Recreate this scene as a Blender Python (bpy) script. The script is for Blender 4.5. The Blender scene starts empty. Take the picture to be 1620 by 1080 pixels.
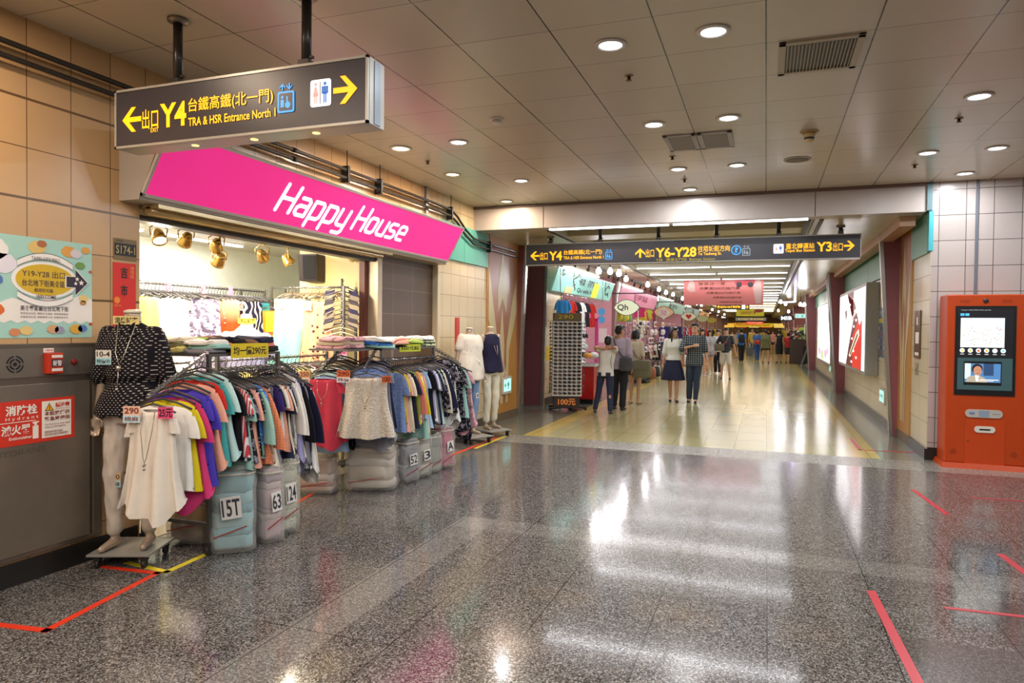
import bpy, bmesh, math, random
from mathutils import Vector, Matrix, Euler
random.seed(7)
SC = bpy.context.scene
COL = SC.collection
PI = math.pi
def V(*a): return Vector(a)

# ------------------------------------------------------------------ camera, light, exposure
cam_data = bpy.data.cameras.new('camera'); cam = bpy.data.objects.new('camera', cam_data); COL.objects.link(cam)
_fwd_y = Vector((402., -17., 1100.)).normalized()               # corridor direction seen by the lens (right, down, forward)
_fwd_x = Vector((3010., 51., -1100.)); _fwd_x -= _fwd_x.dot(_fwd_y) * _fwd_y; _fwd_x.normalize()
_up = -_fwd_y.cross(_fwd_x)
if _up.y > 0: _up = -_up
right = Vector((_fwd_x[0], _fwd_y[0], _up[0])); down = Vector((_fwd_x[1], _fwd_y[1], _up[1])); fw = Vector((_fwd_x[2], _fwd_y[2], _up[2]))
mw = Matrix((right, -down, -fw)).transposed().to_4x4(); mw.translation = V(0, 0, 1.6)
cam.matrix_world = mw
cam_data.sensor_fit = 'HORIZONTAL'; cam_data.sensor_width = 36.0; cam_data.lens = 36.0 * 1100 / 1620
cam_data.clip_start = 0.05; cam_data.clip_end = 300
SC.camera = cam
SC.view_settings.view_transform = 'Standard'; SC.view_settings.look = 'None'
SC.view_settings.gamma = 1.0; SC.view_settings.use_curve_mapping = False
SC.view_settings.exposure = 0.0
w = bpy.data.worlds.new('world'); SC.world = w; w.use_nodes = True
w.node_tree.nodes['Background'].inputs[0].default_value = (0.9, 0.85, 0.8, 1); w.node_tree.nodes['Background'].inputs[1].default_value = 0.05
SC.cycles.max_bounces = 6; SC.cycles.diffuse_bounces = 3; SC.cycles.glossy_bounces = 3; SC.cycles.transmission_bounces = 3
SC.cycles.transparent_max_bounces = 6; SC.cycles.caustics_reflective = False; SC.cycles.caustics_refractive = False
SC.cycles.sample_clamp_indirect = 4.0; SC.cycles.use_denoising = True
WARM = (1.0, 0.62, 0.28); NEUTRAL = (1.0, 0.90, 0.80); COOL = (0.92, 0.95, 1.0)
P_DOWN = 9.5; P_WARM = 15.0; P_STRIP = 9.5; P_SHOP = 20.0; P_SPOT = 16.0

# ------------------------------------------------------------------ helpers
def lin(c):
    if isinstance(c, str):
        c = [int(c[i:i+2], 16) / 255 for i in (0, 2, 4)]
    return tuple((x / 12.92 if x <= 0.04045 else ((x + 0.055) / 1.055) ** 2.4) for x in c[:3]) + (1.0,)
MATS = {}
class NT:
    def __init__(s, m): s.t = m.node_tree; s.b = s.t.nodes['Principled BSDF']
    def n(s, typ, **k):
        x = s.t.nodes.new(typ)
        for a, b in k.items(): setattr(x, a, b)
        return x
    def l(s, a, b): s.t.links.new(a, b)
    def math(s, op, a, b=None, c=None):
        x = s.n('ShaderNodeMath', operation=op)
        for i, v in enumerate((a, b, c)):
            if v is None: continue
            if isinstance(v, (int, float)): x.inputs[i].default_value = v
            else: s.l(v, x.inputs[i])
        return x.outputs[0]
    def mix(s, f, a, b):
        x = s.n('ShaderNodeMix', data_type='RGBA')
        for sock, v in ((x.inputs[0], f), (x.inputs[6], a), (x.inputs[7], b)):
            if isinstance(v, (int, float)): sock.default_value = v
            elif isinstance(v, tuple): sock.default_value = v
            else: s.l(v, sock)
        return x.outputs[2]
    def pos(s, obj=False):
        if obj: src = s.n('ShaderNodeTexCoord').outputs['Object']
        else: src = s.n('ShaderNodeNewGeometry').outputs['Position']
        x = s.n('ShaderNodeSeparateXYZ'); s.l(src, x.inputs[0]); return src, x.outputs
    def noise(s, src, scale, detail=2.0, rough=0.5):
        x = s.n('ShaderNodeTexNoise'); x.inputs['Scale'].default_value = scale; x.inputs['Detail'].default_value = detail
        x.inputs['Roughness'].default_value = rough; s.l(src, x.inputs['Vector']); return x.outputs[0]
    def line(s, co, period, off, width):                       # 1 on the joints at off + k * period
        f = s.math('FRACT', s.math('MULTIPLY', s.math('SUBTRACT', co, off - 100 * period + period * .5), 1 / period))
        return s.math('LESS_THAN', s.math('ABSOLUTE', s.math('SUBTRACT', f, 0.5)), width / period / 2)
    def step(s, co, a, b):                                     # 1 between a and b
        return s.math('MULTIPLY', s.math('GREATER_THAN', co, a), s.math('LESS_THAN', co, b))
    def ramp(s, f, stops):
        x = s.n('ShaderNodeValToRGB'); s.l(f, x.inputs[0]); e = x.color_ramp.elements
        while len(e) < len(stops): e.new(0.5)
        for q, (p, c) in zip(e, stops): q.position = p; q.color = c
        return x.outputs[0]
    def bump(s, h, strength=0.2, dist=0.01):
        x = s.n('ShaderNodeBump'); x.inputs['Strength'].default_value = strength; x.inputs['Distance'].default_value = dist
        s.l(h, x.inputs['Height']); s.l(x.outputs[0], s.b.inputs['Normal'])
def new_mat(name):
    m = bpy.data.materials.new(name); m.use_nodes = True; return m, NT(m)
def mat(color, rough=0.5, metal=0.0, emit=0.0, var=0.06, alpha=1.0, coat=0.0, name=None, sub=0.0):
    key = (str(color), rough, metal, emit, var, alpha, coat, sub)
    if key in MATS: return MATS[key]
    m, t = new_mat(name or 'paint'); c = lin(color)
    t.b.inputs['Roughness'].default_value = rough; t.b.inputs['Metallic'].default_value = metal
    t.b.inputs['Base Color'].default_value = c
    if coat: t.b.inputs['Coat Weight'].default_value = coat
    if var and not emit:
        src, _ = t.pos(True); f = t.noise(src, 9.0, 3.0)
        t.l(t.mix(f, tuple(x * (1 - var) for x in c[:3]) + (1,), tuple(min(1, x * (1 + var)) for x in c[:3]) + (1,)), t.b.inputs['Base Color'])
    if emit:
        t.b.inputs['Emission Color'].default_value = c; t.b.inputs['Emission Strength'].default_value = emit
    if alpha < 1: t.b.inputs['Alpha'].default_value = alpha
    MATS[key] = m; return m

class MB:
    """collects shapes (world coordinates or a thing's own) and links them as ONE mesh object"""
    def __init__(s): s.bm = bmesh.new(); s.mi = 0
    def face(s, vs):
        try:
            f = s.bm.faces.new(vs); f.material_index = s.mi; return f
        except ValueError: return None
    def verts(s, pts): return [s.bm.verts.new(p) for p in pts]
    def hexa(s, p):                                            # 8 points: bottom ring, top ring
        v = s.verts(p)
        for q in ((3, 2, 1, 0), (4, 5, 6, 7), (0, 1, 5, 4), (1, 2, 6, 5), (2, 3, 7, 6), (3, 0, 4, 7)): s.face([v[i] for i in q])
        return s
    def box(s, a, b):
        x0, x1 = sorted((a[0], b[0])); y0, y1 = sorted((a[1], b[1])); z0, z1 = sorted((a[2], b[2]))
        return s.hexa([(x0, y0, z0), (x1, y0, z0), (x1, y1, z0), (x0, y1, z0), (x0, y0, z1), (x1, y0, z1), (x1, y1, z1), (x0, y1, z1)])
    def bar(s, a, b, w, h, up=(0, 0, 1)):                      # rectangular bar from a to b
        a = Vector(a); b = Vector(b); d = (b - a).normalized(); u = Vector(up)
        if abs(d.dot(u)) > .98: u = V(0, 1, 0)
        x = d.cross(u).normalized() * w / 2; y = x.cross(d).normalized() * h / 2
        return s.hexa([a - x - y, a + x - y, b + x - y, b - x - y, a - x + y, a + x + y, b + x + y, b - x + y])
    def rings(s, rings, cap=True, smooth=True, close=True):
        R = [s.verts(r) for r in rings]; n = len(R[0])
        for a, b in zip(R, R[1:]):
            for i in range(n if close else n - 1):
                f = s.face([a[i], a[(i + 1) % n], b[(i + 1) % n], b[i]])
                if f: f.smooth = smooth
        if cap: s.face(R[0][::-1]); s.face(R[-1])
        return s
    def tube(s, pts, r, seg=8, cap=True):
        pts = [Vector(p) for p in pts]; rr = r if isinstance(r, (list, tuple)) else [r] * len(pts)
        out = []; prev = None
        for i, p in enumerate(pts):
            d = (pts[min(i + 1, len(pts) - 1)] - pts[max(i - 1, 0)]).normalized()
            if prev is None:
                u = d.cross(V(0, 0, 1)); u = d.cross(V(0, 1, 0)) if u.length < .1 else u
            else: u = prev - prev.dot(d) * d
            u.normalize(); prev = u; v = d.cross(u)
            out.append([p + (u * math.cos(k * 2 * PI / seg) + v * math.sin(k * 2 * PI / seg)) * rr[i] for k in range(seg)])
        return s.rings(out, cap)
    def cyl(s, a, b, r, seg=16): return s.tube([a, b], r, seg)
    def lathe(s, prof, o=(0, 0, 0), seg=20, axis=(0, 0, 1)):   # prof = (radius, height)
        q = V(0, 0, 1).rotation_difference(Vector(axis)); o = Vector(o)
        return s.rings([[o + q @ V(r * math.cos(k * 2 * PI / seg), r * math.sin(k * 2 * PI / seg), h) for k in range(seg)] for r, h in prof])
    def ball(s, c, r, seg=14, n=8, sq=(1, 1, 1)):
        c = Vector(c); out = []
        for i in range(n + 1):
            t = PI * (i + .02 * (i == 0) - .02 * (i == n)) / n
            out.append([c + V(r * sq[0] * math.sin(t) * math.cos(k * 2 * PI / seg), r * sq[1] * math.sin(t) * math.sin(k * 2 * PI / seg), -r * sq[2] * math.cos(t)) for k in range(seg)])
        return s.rings(out)
    def prism(s, F, pts, d0, d1):                              # outline (a, b) in frame F between depths
        a = s.verts([F.p(x, y, d0) for x, y in pts]); b = s.verts([F.p(x, y, d1) for x, y in pts]); n = len(a)
        s.face(a[::-1]); s.face(b)
        for i in range(n): s.face([a[i], a[(i + 1) % n], b[(i + 1) % n], b[i]])
        return s
    def build(s, name, m, parent=None, world=True, bevel=0.0):
        bmesh.ops.recalc_face_normals(s.bm, faces=s.bm.faces)
        me = bpy.data.meshes.new(name); s.bm.to_mesh(me); s.bm.free()
        for x in (m if isinstance(m, (list, tuple)) else [m]): me.materials.append(x)
        o = bpy.data.objects.new(name, me); COL.objects.link(o)
        if parent: attach(o, parent, world)
        if bevel:
            b = o.modifiers.new('bevel', 'BEVEL'); b.width = bevel; b.segments = 2; b.limit_method = 'ANGLE'
        return o
def wm(o):                                                     # world matrix without waiting for the depsgraph
    return (wm(o.parent) if o.parent else Matrix()) @ o.matrix_basis
def attach(o, parent, world=True):
    o.parent = parent
    if world and o.type == 'MESH': o.data.transform(wm(parent).inverted())
def box(name, a, b, m, parent=None, bevel=0.0): return MB().box(a, b).build(name, m, parent, True, bevel)
def thing(name, label, cat, loc=(0, 0, 0), rz=0.0, group=None):
    o = bpy.data.objects.new(name, None); COL.objects.link(o); o.location = loc; o.rotation_euler = (0, 0, rz); o.empty_display_size = .1
    o['label'] = label; o['category'] = cat
    if group: o['group'] = group
    return o
def tag(o, label, cat, group=None):
    o['label'] = label; o['category'] = cat
    if group: o['group'] = group
    return o
def struct(o): o['kind'] = 'structure'; return o
def dup(root, loc=None, rz=None, label=None, group=None, mats=None, scale=None):
    """copy of a thing with copies of its parts and sub-parts; mats maps part name -> material"""
    def cp(o, par):
        c = o.copy(); COL.objects.link(c); c.parent = par
        if mats and o.type == 'MESH':
            k = o.name.split('.')[0]
            if k in mats: c.material_slots[0].link = 'OBJECT'; c.material_slots[0].material = mats[k]
        for ch in list(o.children): cp(ch, c)
        return c
    r = cp(root, None)
    if loc is not None: r.location = loc
    if rz is not None: r.rotation_euler = (0, 0, rz)
    if label: r['label'] = label
    if group: r['group'] = group
    if scale: r.scale = scale if isinstance(scale, (tuple, list)) else (scale,) * 3
    return r
def set_mat(o, m):
    for c in o.children_recursive if hasattr(o, 'children_recursive') else o.children:
        pass
class Fr:                                                      # a flat face: origin at its lower left, u right, v up, n towards the viewer
    def __init__(s, o, u, v): s.o = Vector(o); s.u = Vector(u).normalized(); s.v = Vector(v).normalized(); s.n = s.u.cross(s.v).normalized()
    def p(s, a, b, d=0): return s.o + s.u * a + s.v * b + s.n * d
    def mat(s, a=0, b=0, d=0):
        M = Matrix((s.u, s.v, s.n)).transposed().to_4x4(); M.translation = s.p(a, b, d); return M
def text(body, F, x, y, w, h, m, parent, bold=0.0, shear=0.0, d=0.004, name='lettering', thick=0.0015, rot=0.0, res=3, keep=False):
    """lettering that fills the box (x, y, w, h) of face F"""
    c = bpy.data.curves.new('t', 'FONT'); c.body = body; c.size = 1; c.offset = bold; c.shear = shear; c.resolution_u = res
    c.extrude = 0
    t = bpy.data.objects.new('t', c); COL.objects.link(t)
    dg = bpy.context.evaluated_depsgraph_get(); dg.update()
    me = bpy.data.meshes.new_from_object(t.evaluated_get(dg))
    bpy.data.objects.remove(t); bpy.data.curves.remove(c)
    if not me.vertices: return None
    xs = [v.co.x for v in me.vertices]; ys = [v.co.y for v in me.vertices]
    x0, x1, y0, y1 = min(xs), max(xs), min(ys), max(ys)
    sx = w / max(1e-6, x1 - x0); sy = h / max(1e-6, y1 - y0)
    if keep: sx = sy = min(sx, sy)
    M = F.mat(x, y, d + thick) @ Matrix.Rotation(rot, 4, 'Z') @ Matrix.Diagonal((sx, sy, 1, 1)) @ Matrix.Translation((-x0, -y0, 0))
    me.transform(M); me.materials.clear(); me.materials.append(m)
    o = bpy.data.objects.new(name, me); COL.objects.link(o); attach(o, parent, True); return o
def arrow_pts(x, y, w, h, kind):                               # bold sign arrow in a w x h box
    t = .2
    P = [(0, .5), (.5, 1), (.72, 1), (.36, .5 + t / 2), (1, .5 + t / 2), (1, .5 - t / 2), (.36, .5 - t / 2), (.72, 0), (.5, 0)]
    if kind == 'right': P = [(1 - a, b) for a, b in P][::-1]
    if kind == 'up': P = [(b, 1 - a) for a, b in P]
    return [(x + a * w, y + b * h) for a, b in P]
def rrect(x, y, w, h, r, n=5):
    out = []
    for cx, cy, a0 in ((x + w - r, y + r, -90), (x + w - r, y + h - r, 0), (x + r, y + h - r, 90), (x + r, y + r, 180)):
        for k in range(n + 1):
            a = math.radians(a0 + 90 * k / n); out.append((cx + r * math.cos(a), cy + r * math.sin(a)))
    return out
def circle(x, y, r, n=20, ry=None): return [(x + r * math.cos(k * 2 * PI / n), y + (ry or r) * math.sin(k * 2 * PI / n)) for k in range(n)]
def shape(F, pts, m, parent, name, d0=0.003, d1=0.005):
    return MB().prism(F, pts, d0, d1).build(name, m, parent)
def area_light(name, loc, sx, sy, power, color, parent=None, rot=(0, 0, 0), shape_='RECTANGLE', spread=None):
    l = bpy.data.lights.new(name, 'AREA'); l.shape = shape_; l.size = sx
    if shape_ in ('RECTANGLE', 'ELLIPSE'): l.size_y = sy
    l.energy = power; l.color = color
    if spread: l.spread = spread
    o = bpy.data.objects.new(name, l); COL.objects.link(o); o.rotation_euler = rot
    if parent: o.parent = parent; o.location = Vector(loc) - Vector(parent.location)
    else: o.location = loc
    return o
# ------------------------------------------------------------------ structure: materials
XL, XR, YB, ZC, ZS = -4.29, 1.92, 9.97, 3.47, 3.11
def tile_mat(name, c, ax, pu, ou, pz, oz, grout, rough=0.25, gw=0.006, var=0.07, stripe=None, thick=None):
    m, t = new_mat(name); src, xyz = t.pos()
    u = xyz['XYZ'.index(ax)]; z = xyz[2]
    g = t.math('MAXIMUM', t.line(u, pu, ou, gw), t.line(z, pz, oz, gw))
    if thick: g = t.math('MAXIMUM', g, t.line(z, pz * 2, thick, gw * 2.6))
    # each tile a little different
    cu = t.math('FLOOR', t.math('MULTIPLY', t.math('SUBTRACT', u, ou), 1 / pu)); cz = t.math('FLOOR', t.math('MULTIPLY', t.math('SUBTRACT', z, oz), 1 / pz))
    cmb = t.n('ShaderNodeCombineXYZ'); t.l(cu, cmb.inputs[0]); t.l(cz, cmb.inputs[1])
    wn = t.n('ShaderNodeTexWhiteNoise', noise_dimensions='3D'); t.l(cmb.outputs[0], wn.inputs['Vector'])
    c = lin(c); a = tuple(x * (1 - var) for x in c[:3]) + (1,); b = tuple(min(1, x * (1 + var)) for x in c[:3]) + (1,)
    col = t.mix(wn.outputs[0], a, b)
    n = t.noise(src, 14.0, 4.0); col = t.mix(t.math('MULTIPLY', n, 0.25), col, tuple(x * .82 for x in c[:3]) + (1,))
    if stripe:
        for (u0, u1, z0, z1, sc) in stripe: col = t.mix(t.math('MULTIPLY', t.step(u, u0, u1), t.step(z, z0, z1)), col, lin(sc))
    col = t.mix(g, col, lin(grout)); t.l(col, t.b.inputs['Base Color'])
    t.b.inputs['Roughness'].default_value = rough
    t.bump(t.math('SUBTRACT', 1.0, g), 0.35, 0.004); return m
def granite(name, dark, mid, light, joints=None, bands=None, rough=0.06, patches=None, scale=150):
    m, t = new_mat(name); src, xyz = t.pos()
    v = t.n('ShaderNodeTexVoronoi'); v.inputs['Scale'].default_value = scale; t.l(src, v.inputs['Vector'])
    sep = t.n('ShaderNodeSeparateXYZ'); t.l(v.outputs['Color'], sep.inputs[0])
    col = t.ramp(sep.outputs[0], [(0.0, lin(dark)), (0.28, lin(dark)), (0.42, lin(mid)), (0.72, lin(mid)), (0.9, lin(light))])
    big = t.noise(src, 1.1, 3.0); col = t.mix(t.math('MULTIPLY', big, 0.35), col, lin(dark))
    if bands:
        for (ax, a, b, lo, hi, c, f) in bands:
            k = t.math('MULTIPLY', t.step(xyz[ax], a, b), t.step(xyz[1 - ax], lo, hi))
            col = t.mix(t.math('MULTIPLY', k, f), col, lin(c))
    if joints:
        g = None
        for ax, per, off, wd in joints:
            q = t.line(xyz[ax], per, off, wd); g = q if g is None else t.math('MAXIMUM', g, q)
        col = t.mix(t.math('MULTIPLY', g, .9), col, lin('1c1917'))
    t.l(col, t.b.inputs['Base Color'])
    r = t.math('ADD', t.math('MULTIPLY', sep.outputs[1], 0.12), rough); t.l(r, t.b.inputs['Roughness'])
    t.b.inputs['Specular IOR Level'].default_value = 0.75
    t.bump(sep.outputs[2], 0.05, 0.002); return m
M_FLOOR = granite('speckled granite', '2b2827', '6b6763', 'a09c98', joints=((0, .595, .03, .006), (1, 1.17, 5.39, .006)),
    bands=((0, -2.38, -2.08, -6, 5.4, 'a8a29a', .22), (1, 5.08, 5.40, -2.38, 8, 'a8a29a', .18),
           (0, .69, 8, -6, 4.12, '4d423f', .62), (0, 1.2, 8, 4.12, 4.87, '4d423f', .62)))
M_STRIP = granite('grey granite', '5a5850', '8f8d82', 'b4b2a8', joints=((0, .595, .03, .006),), rough=.2)
def corridor_floor():
    m, t = new_mat('yellow corridor tiles'); src, xyz = t.pos(); x, y = xyz[0], xyz[1]
    g = t.math('MAXIMUM', t.line(x, .415, .03, .008), t.line(y, .83, 9.8, .008))
    cmb = t.n('ShaderNodeCombineXYZ'); t.l(t.math('FLOOR', t.math('DIVIDE', t.math('SUBTRACT', x, .03), .415)), cmb.inputs[0]); t.l(t.math('FLOOR', t.math('DIVIDE', y, .83)), cmb.inputs[1])
    wn = t.n('ShaderNodeTexWhiteNoise'); t.l(cmb.outputs[0], wn.inputs['Vector'])
    col = t.mix(wn.outputs[0], lin('a8a070'), lin('b6ae80'))
    n = t.noise(src, 60, 3.0); col = t.mix(t.math('MULTIPLY', n, .3), col, lin('8d8760'))
    edge = t.math('MAXIMUM', t.step(x, 1.10, 1.39), t.step(x, -3.4, -3.1)); col = t.mix(edge, col, lin('c2ac62'))
    side = t.math('MAXIMUM', t.math('GREATER_THAN', x, 1.39), t.math('LESS_THAN', x, -3.4)); col = t.mix(side, col, lin('77786a'))
    teal = t.math('MULTIPLY', t.step(t.math('FRACT', t.math('DIVIDE', t.math('SUBTRACT', y, 13.6), 5.1)), 0, .05), t.step(x, -.9, 1.1)); col = t.mix(t.math('MULTIPLY', teal, .35), col, lin('7fa391'))
    col = t.mix(t.math('MULTIPLY', g, .7), col, lin('6b6442')); t.l(col, t.b.inputs['Base Color'])
    t.l(t.math('ADD', t.math('MULTIPLY', n, .14), .10), t.b.inputs['Roughness'])
    t.bump(t.noise(src, 25, 2.0), .06, .004); return m
M_CFLOOR = corridor_floor()
def ceiling_mat(name, c, px, ox, py, oy, rough=.24):
    m, t = new_mat(name); src, xyz = t.pos()
    g = t.math('MAXIMUM', t.line(xyz[0], px, ox, .009), t.math('MULTIPLY', t.line(xyz[1], py, oy, .005), .8))
    cmb = t.n('ShaderNodeCombineXYZ'); t.l(t.math('FLOOR', t.math('DIVIDE', t.math('SUBTRACT', xyz[0], ox), px)), cmb.inputs[0]); t.l(t.math('FLOOR', t.math('DIVIDE', t.math('SUBTRACT', xyz[1], oy), py)), cmb.inputs[1])
    wn = t.n('ShaderNodeTexWhiteNoise'); t.l(cmb.outputs[0], wn.inputs['Vector']); c = lin(c)
    col = t.mix(wn.outputs[0], c, tuple(x * .93 for x in c[:3]) + (1,))
    col = t.mix(g, col, lin('3a342e')); t.l(col, t.b.inputs['Base Color'])
    t.b.inputs['Roughness'].default_value = rough; t.bump(t.math('SUBTRACT', 1.0, g), .3, .004); return m
M_CEIL = ceiling_mat('lobby ceiling panels', 'dbd2bc', .64, -.03, .62, 4.84)
M_SOFFIT = ceiling_mat('corridor ceiling panels', 'c9bc9c', 1.2, .6, 1.3, 10.0, .25)
M_LTILE = tile_mat('warm beige wall tiles', 'cba678', 'Y', .29, 3.01, .305, 2.07, '6d5236', thick=2.98, stripe=[(3.4, 3.9, .84, 1.14, 'd09418')])
M_LTILE2 = tile_mat('beige wall tiles', 'd3c09a', 'Y', .29, 8.87, .305, 2.07, '7d6a4a', stripe=[(9.3, 10.5, .83, 1.02, 'd9a91f'), (12, 40, .93, 1.23, 'd9b41f')])
M_LTILEX = tile_mat('beige wall tiles across', 'd3c09a', 'X', .29, -4.3, .305, 2.07, '7d6a4a', stripe=[(-6, -4, .93, 1.23, 'd9b41f')])
M_RTILE = tile_mat('cream wall tiles', 'd0c3a6', 'Y', .5, 10.0, .31, .15, '7d715c')
M_GTILE = tile_mat('pale grey mauve wall tiles', 'b3a8a2', 'X', .29, 2.0, .315, .22, '57504c', gw=.008)
M_DTILE = tile_mat('dark brown tiles', '54402f', 'Y', .5, 7.6, .305, 2.07, '7a6a58', rough=.35)
M_BASE = mat('1f1d1c', .3); M_BEAM = mat('b9aea6', .35, name='beam panel')
M_TEAL = mat('5fb0a2', .4, name='teal panel'); M_TEALR = mat('6f9f88', .4); M_PURPLE = mat('8c5058', .45, name='mauve paint')
M_STEEL = mat('a8a6a2', .3, .8, name='brushed metal'); M_DARK = mat('2b2826', .5); M_ORANGE = mat('c08a50', .4, name='ochre panel')
M_WHITE = mat('e8e4da', .5); M_BLACK = mat('121212', .4)

# ------------------------------------------------------------------ structure: shell
def st(name, a, b, m): return struct(box(name, a, b, m))
st('floor', (-4.29, -7, -.3), (9, 9.15, 0), M_FLOOR)
st('floor', (-5.2, 9.15, -.3), (9, 9.80, 0), M_STRIP)
st('floor', (-5.2, 9.80, -.3), (3, 90, 0), M_CFLOOR)
st('floor', (-8.2, 3.4, -.3), (-4.29, 7.6, 0.004), mat('a89c86', .3))
st('ceiling', (-4.6, -7, ZC), (9, 10.4, ZC + .3), M_CEIL)
# left wall
st('wall_left', (-4.7, -7, 0), (XL, 3.83, ZC), M_LTILE)
st('wall_left', (-4.7, 3.83, 2.62), (XL, 8.74, ZC), M_LTILE)
st('wall_left', (-4.7, 8.74, 0), (XL, 10.5, ZC), M_LTILE2)
st('wall_left', (-4.8, 7.18, 0), (-4.35, 8.74, 2.62), M_DTILE)
st('trim_1', (-4.42, 7.10, 0), (-4.27, 7.20, 2.62), mat('b8a890', .35, .3))
st('trim_2', (-4.36, 8.68, 0), (-4.27, 8.75, 2.62), mat('cdbc9a', .35))
st('wall_left', (-4.7, 10.5, 0), (-4.33, 12.1, ZS + .3), mat('8c7a60'))
st('baseboard_left', (XL - .02, -7, 0), (XL + .02, 3.80, .14), M_BASE)
st('baseboard_left', (XL - .02, 8.76, 0), (XL + .02, 10.5, .15), mat('4a4034', .3))
# beam and crossing wall on the right
st('wall_back', (-4.75, YB, ZS), (1.86, YB + .3, ZC), M_BEAM)
for i, x in enumerate((-3.16, .58)): st('trim_%d' % (3 + i), (x - .004, YB - .003, ZS), (x + .004, YB, ZC), M_DARK)
st('trim_5', (-4.29, YB - .03, ZC - .04), (1.86, YB, ZC), mat('6d5a50'))
st('trim_16', (1.86, YB - .03, ZC - .35), (1.92, YB + .3, ZC), mat('5a7478', .4, .3))
st('wall_right', (XR, YB, 0), (9, YB + .4, ZC), M_GTILE)
st('trim_6', (2.385, YB - .02, 2.03), (2.415, YB, ZC), mat('7c8088', .35, .5))
st('baseboard_right', (XR + .001, YB - .02, 0), (2.1, YB, .16), M_BASE)
st('wall_right', (XR, YB + .4, 0), (2.4, 35, 3.5), M_RTILE)
struct(box('wall_right', (XR - .004, YB, 0), (XR, YB + .4, 2.6), M_RTILE))
st('baseboard_right', (XR - .03, 9.96, 0), (XR + .01, 11.1, .14), M_BASE)
st('baseboard_right', (XR - .03, 12.1, 0), (XR + .01, 34, .13), mat('5a564c', .35))
# far ends of the lobby, behind and right of the viewer
st('wall_rear', (-4.7, -7.3, 0), (9, -7, ZC), mat('b8a88e', .4)); st('wall_right', (9, -7, 0), (9.3, 10.4, ZC), mat('b8a890', .4))
# teal band
def teal(name, y0, y1, x, z0, m, th=.03):
    s = 1 if x < 0 else -1
    st(name, (x, y0, z0), (x + s * th, y1, ZS), m)
teal('trim_7', 8.76, 9.55, XL, 2.58, M_TEAL); teal('trim_7', 9.56, 10.5, XL, 2.58, M_TEAL)
teal('trim_8', 10.05, 11.05, XR, 2.60, M_TEALR); st('trim_9', (XR - .03, YB - .01, 2.62), (XR + .02, YB + .06, 3.12), mat('3fa6ae', .3))
# corridor ceiling: flat soffits, raised bay crossed by beams, end
st('ceiling', (-8, YB + .3, ZS), (-3.16, 90, ZS + .25), M_SOFFIT)
st('ceiling', (.58, YB + .3, ZS), (3, 90, ZS + .25), M_SOFFIT)
st('ceiling', (-3.16, YB + .3, 3.62), (.58, 90, 3.9), mat('c9c3ac', .5))
for x in (-3.16, .58): struct(box('wall_bay', (x - .01, YB + .3, ZS), (x + .01, 90, 3.64), mat('c9c3ac', .5)))
for k, x in enumerate((.50, .66, -3.2)):
    st('trim_%d' % (10 + k), (x, YB + .3, ZS - .012), (x + .05, 80, ZS + .002), M_DARK)
# coffer beams across the raised bay
M_COF = mat('d2ccb4', .45)
for k in range(30):
    y = 11.2 + 2.1 * k
    if k == 0: st('ceiling_beam', (-3.15, 11.3, 3.15), (.57, 11.9, 3.62), mat('c9bd94', .45)); continue
    st('ceiling_beam', (-3.15, y, 3.2), (.57, y + .16, 3.62), M_COF)
st('wall_end', (-8, 88, 0), (3, 88.3, 4), mat('8a6a40', .6))
# ------------------------------------------------------------------ decorative pilasters, fins, fascias of the two corridor walls
def pilaster(F, wd, ht, label):
    t = thing('pilaster', label, 'pilaster', F.p(wd / 2, 0, 0))
    MB().prism(F, [(0, 0), (wd, 0), (wd, ht), (0, ht)], -.018, 0).build('panel', mat('b8823c', .35), t)
    MB().prism(F, [(0, 0), (wd, 0), (wd, .14), (0, .14)], 0, .012).build('plinth', mat('6a5a44', .4), t)
    def P(pts): return [(a * wd, z) for a, z in pts]
    shape(F, P([(.04, 3.0), (.86, 3.0), (.93, 2.0), (.66, 1.2), (.62, .3), (.30, .3), (.26, 1.2), (.02, 2.0)]), mat('a56a4a', .4), t, 'terracotta_inlay', 0, .003)
    cream = mat('cbb98a', .4)
    shape(F, P([(.45, 2.95), (.62, 2.25), (.58, 1.86), (.45, 2.12), (.32, 1.86), (.30, 2.25)]), cream, t, 'flame_inlay', .003, .006)
    shape(F, P([(.45, 1.95), (.53, 1.3), (.49, .3), (.42, .3), (.37, 1.3)]), cream, t, 'flame_inlay', .003, .006)
    shape(F, P([(.03, 2.65), (.17, 2.0), (.33, 1.3), (.35, .3), (.29, .3), (.24, 1.2), (.03, 1.75)]), cream, t, 'flame_inlay', .003, .006)
    shape(F, P([(.92, 2.5), (.76, 2.0), (.60, 1.3), (.59, .3), (.65, .3), (.68, 1.2), (.93, 1.9)]), cream, t, 'flame_inlay', .003, .006)
pilaster(Fr((XL + .02, 10.5, 0), (0, 1, 0), (0, 0, 1)), 1.5, ZS, 'ochre pilaster with cream flame pattern behind the pair of mannequins')
pilaster(Fr((XR - .02, 12.0, 0), (0, -1, 0), (0, 0, 1)), .93, ZS, 'ochre pilaster with cream flame pattern on the right corridor wall')
def fin(y, x0, xt, xb, label, th=.08, z1=ZS, group=None):      # mauve blade across the wall with a metal nosing
    t = thing('wall_fin', label, 'fin', (x0, y, 0), group=group)
    s = 1 if xt > x0 else -1
    MB().hexa([(x0, y, 0), (xb, y, 0), (xb, y + th, 0), (x0, y + th, 0), (x0, y, z1), (xt, y, z1), (xt, y + th, z1), (x0, y + th, z1)]).build('blade', M_PURPLE, t)
    MB().hexa([(xb, y - .01, 0), (xb + s * .05, y - .01, 0), (xb + s * .05, y + th + .01, 0), (xb, y + th + .01, 0),
               (xt, y - .01, z1), (xt + s * .05, y - .01, z1), (xt + s * .05, y + th + .01, z1), (xt, y + th + .01, z1)]).build('edge_trim', M_STEEL, t)
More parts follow.
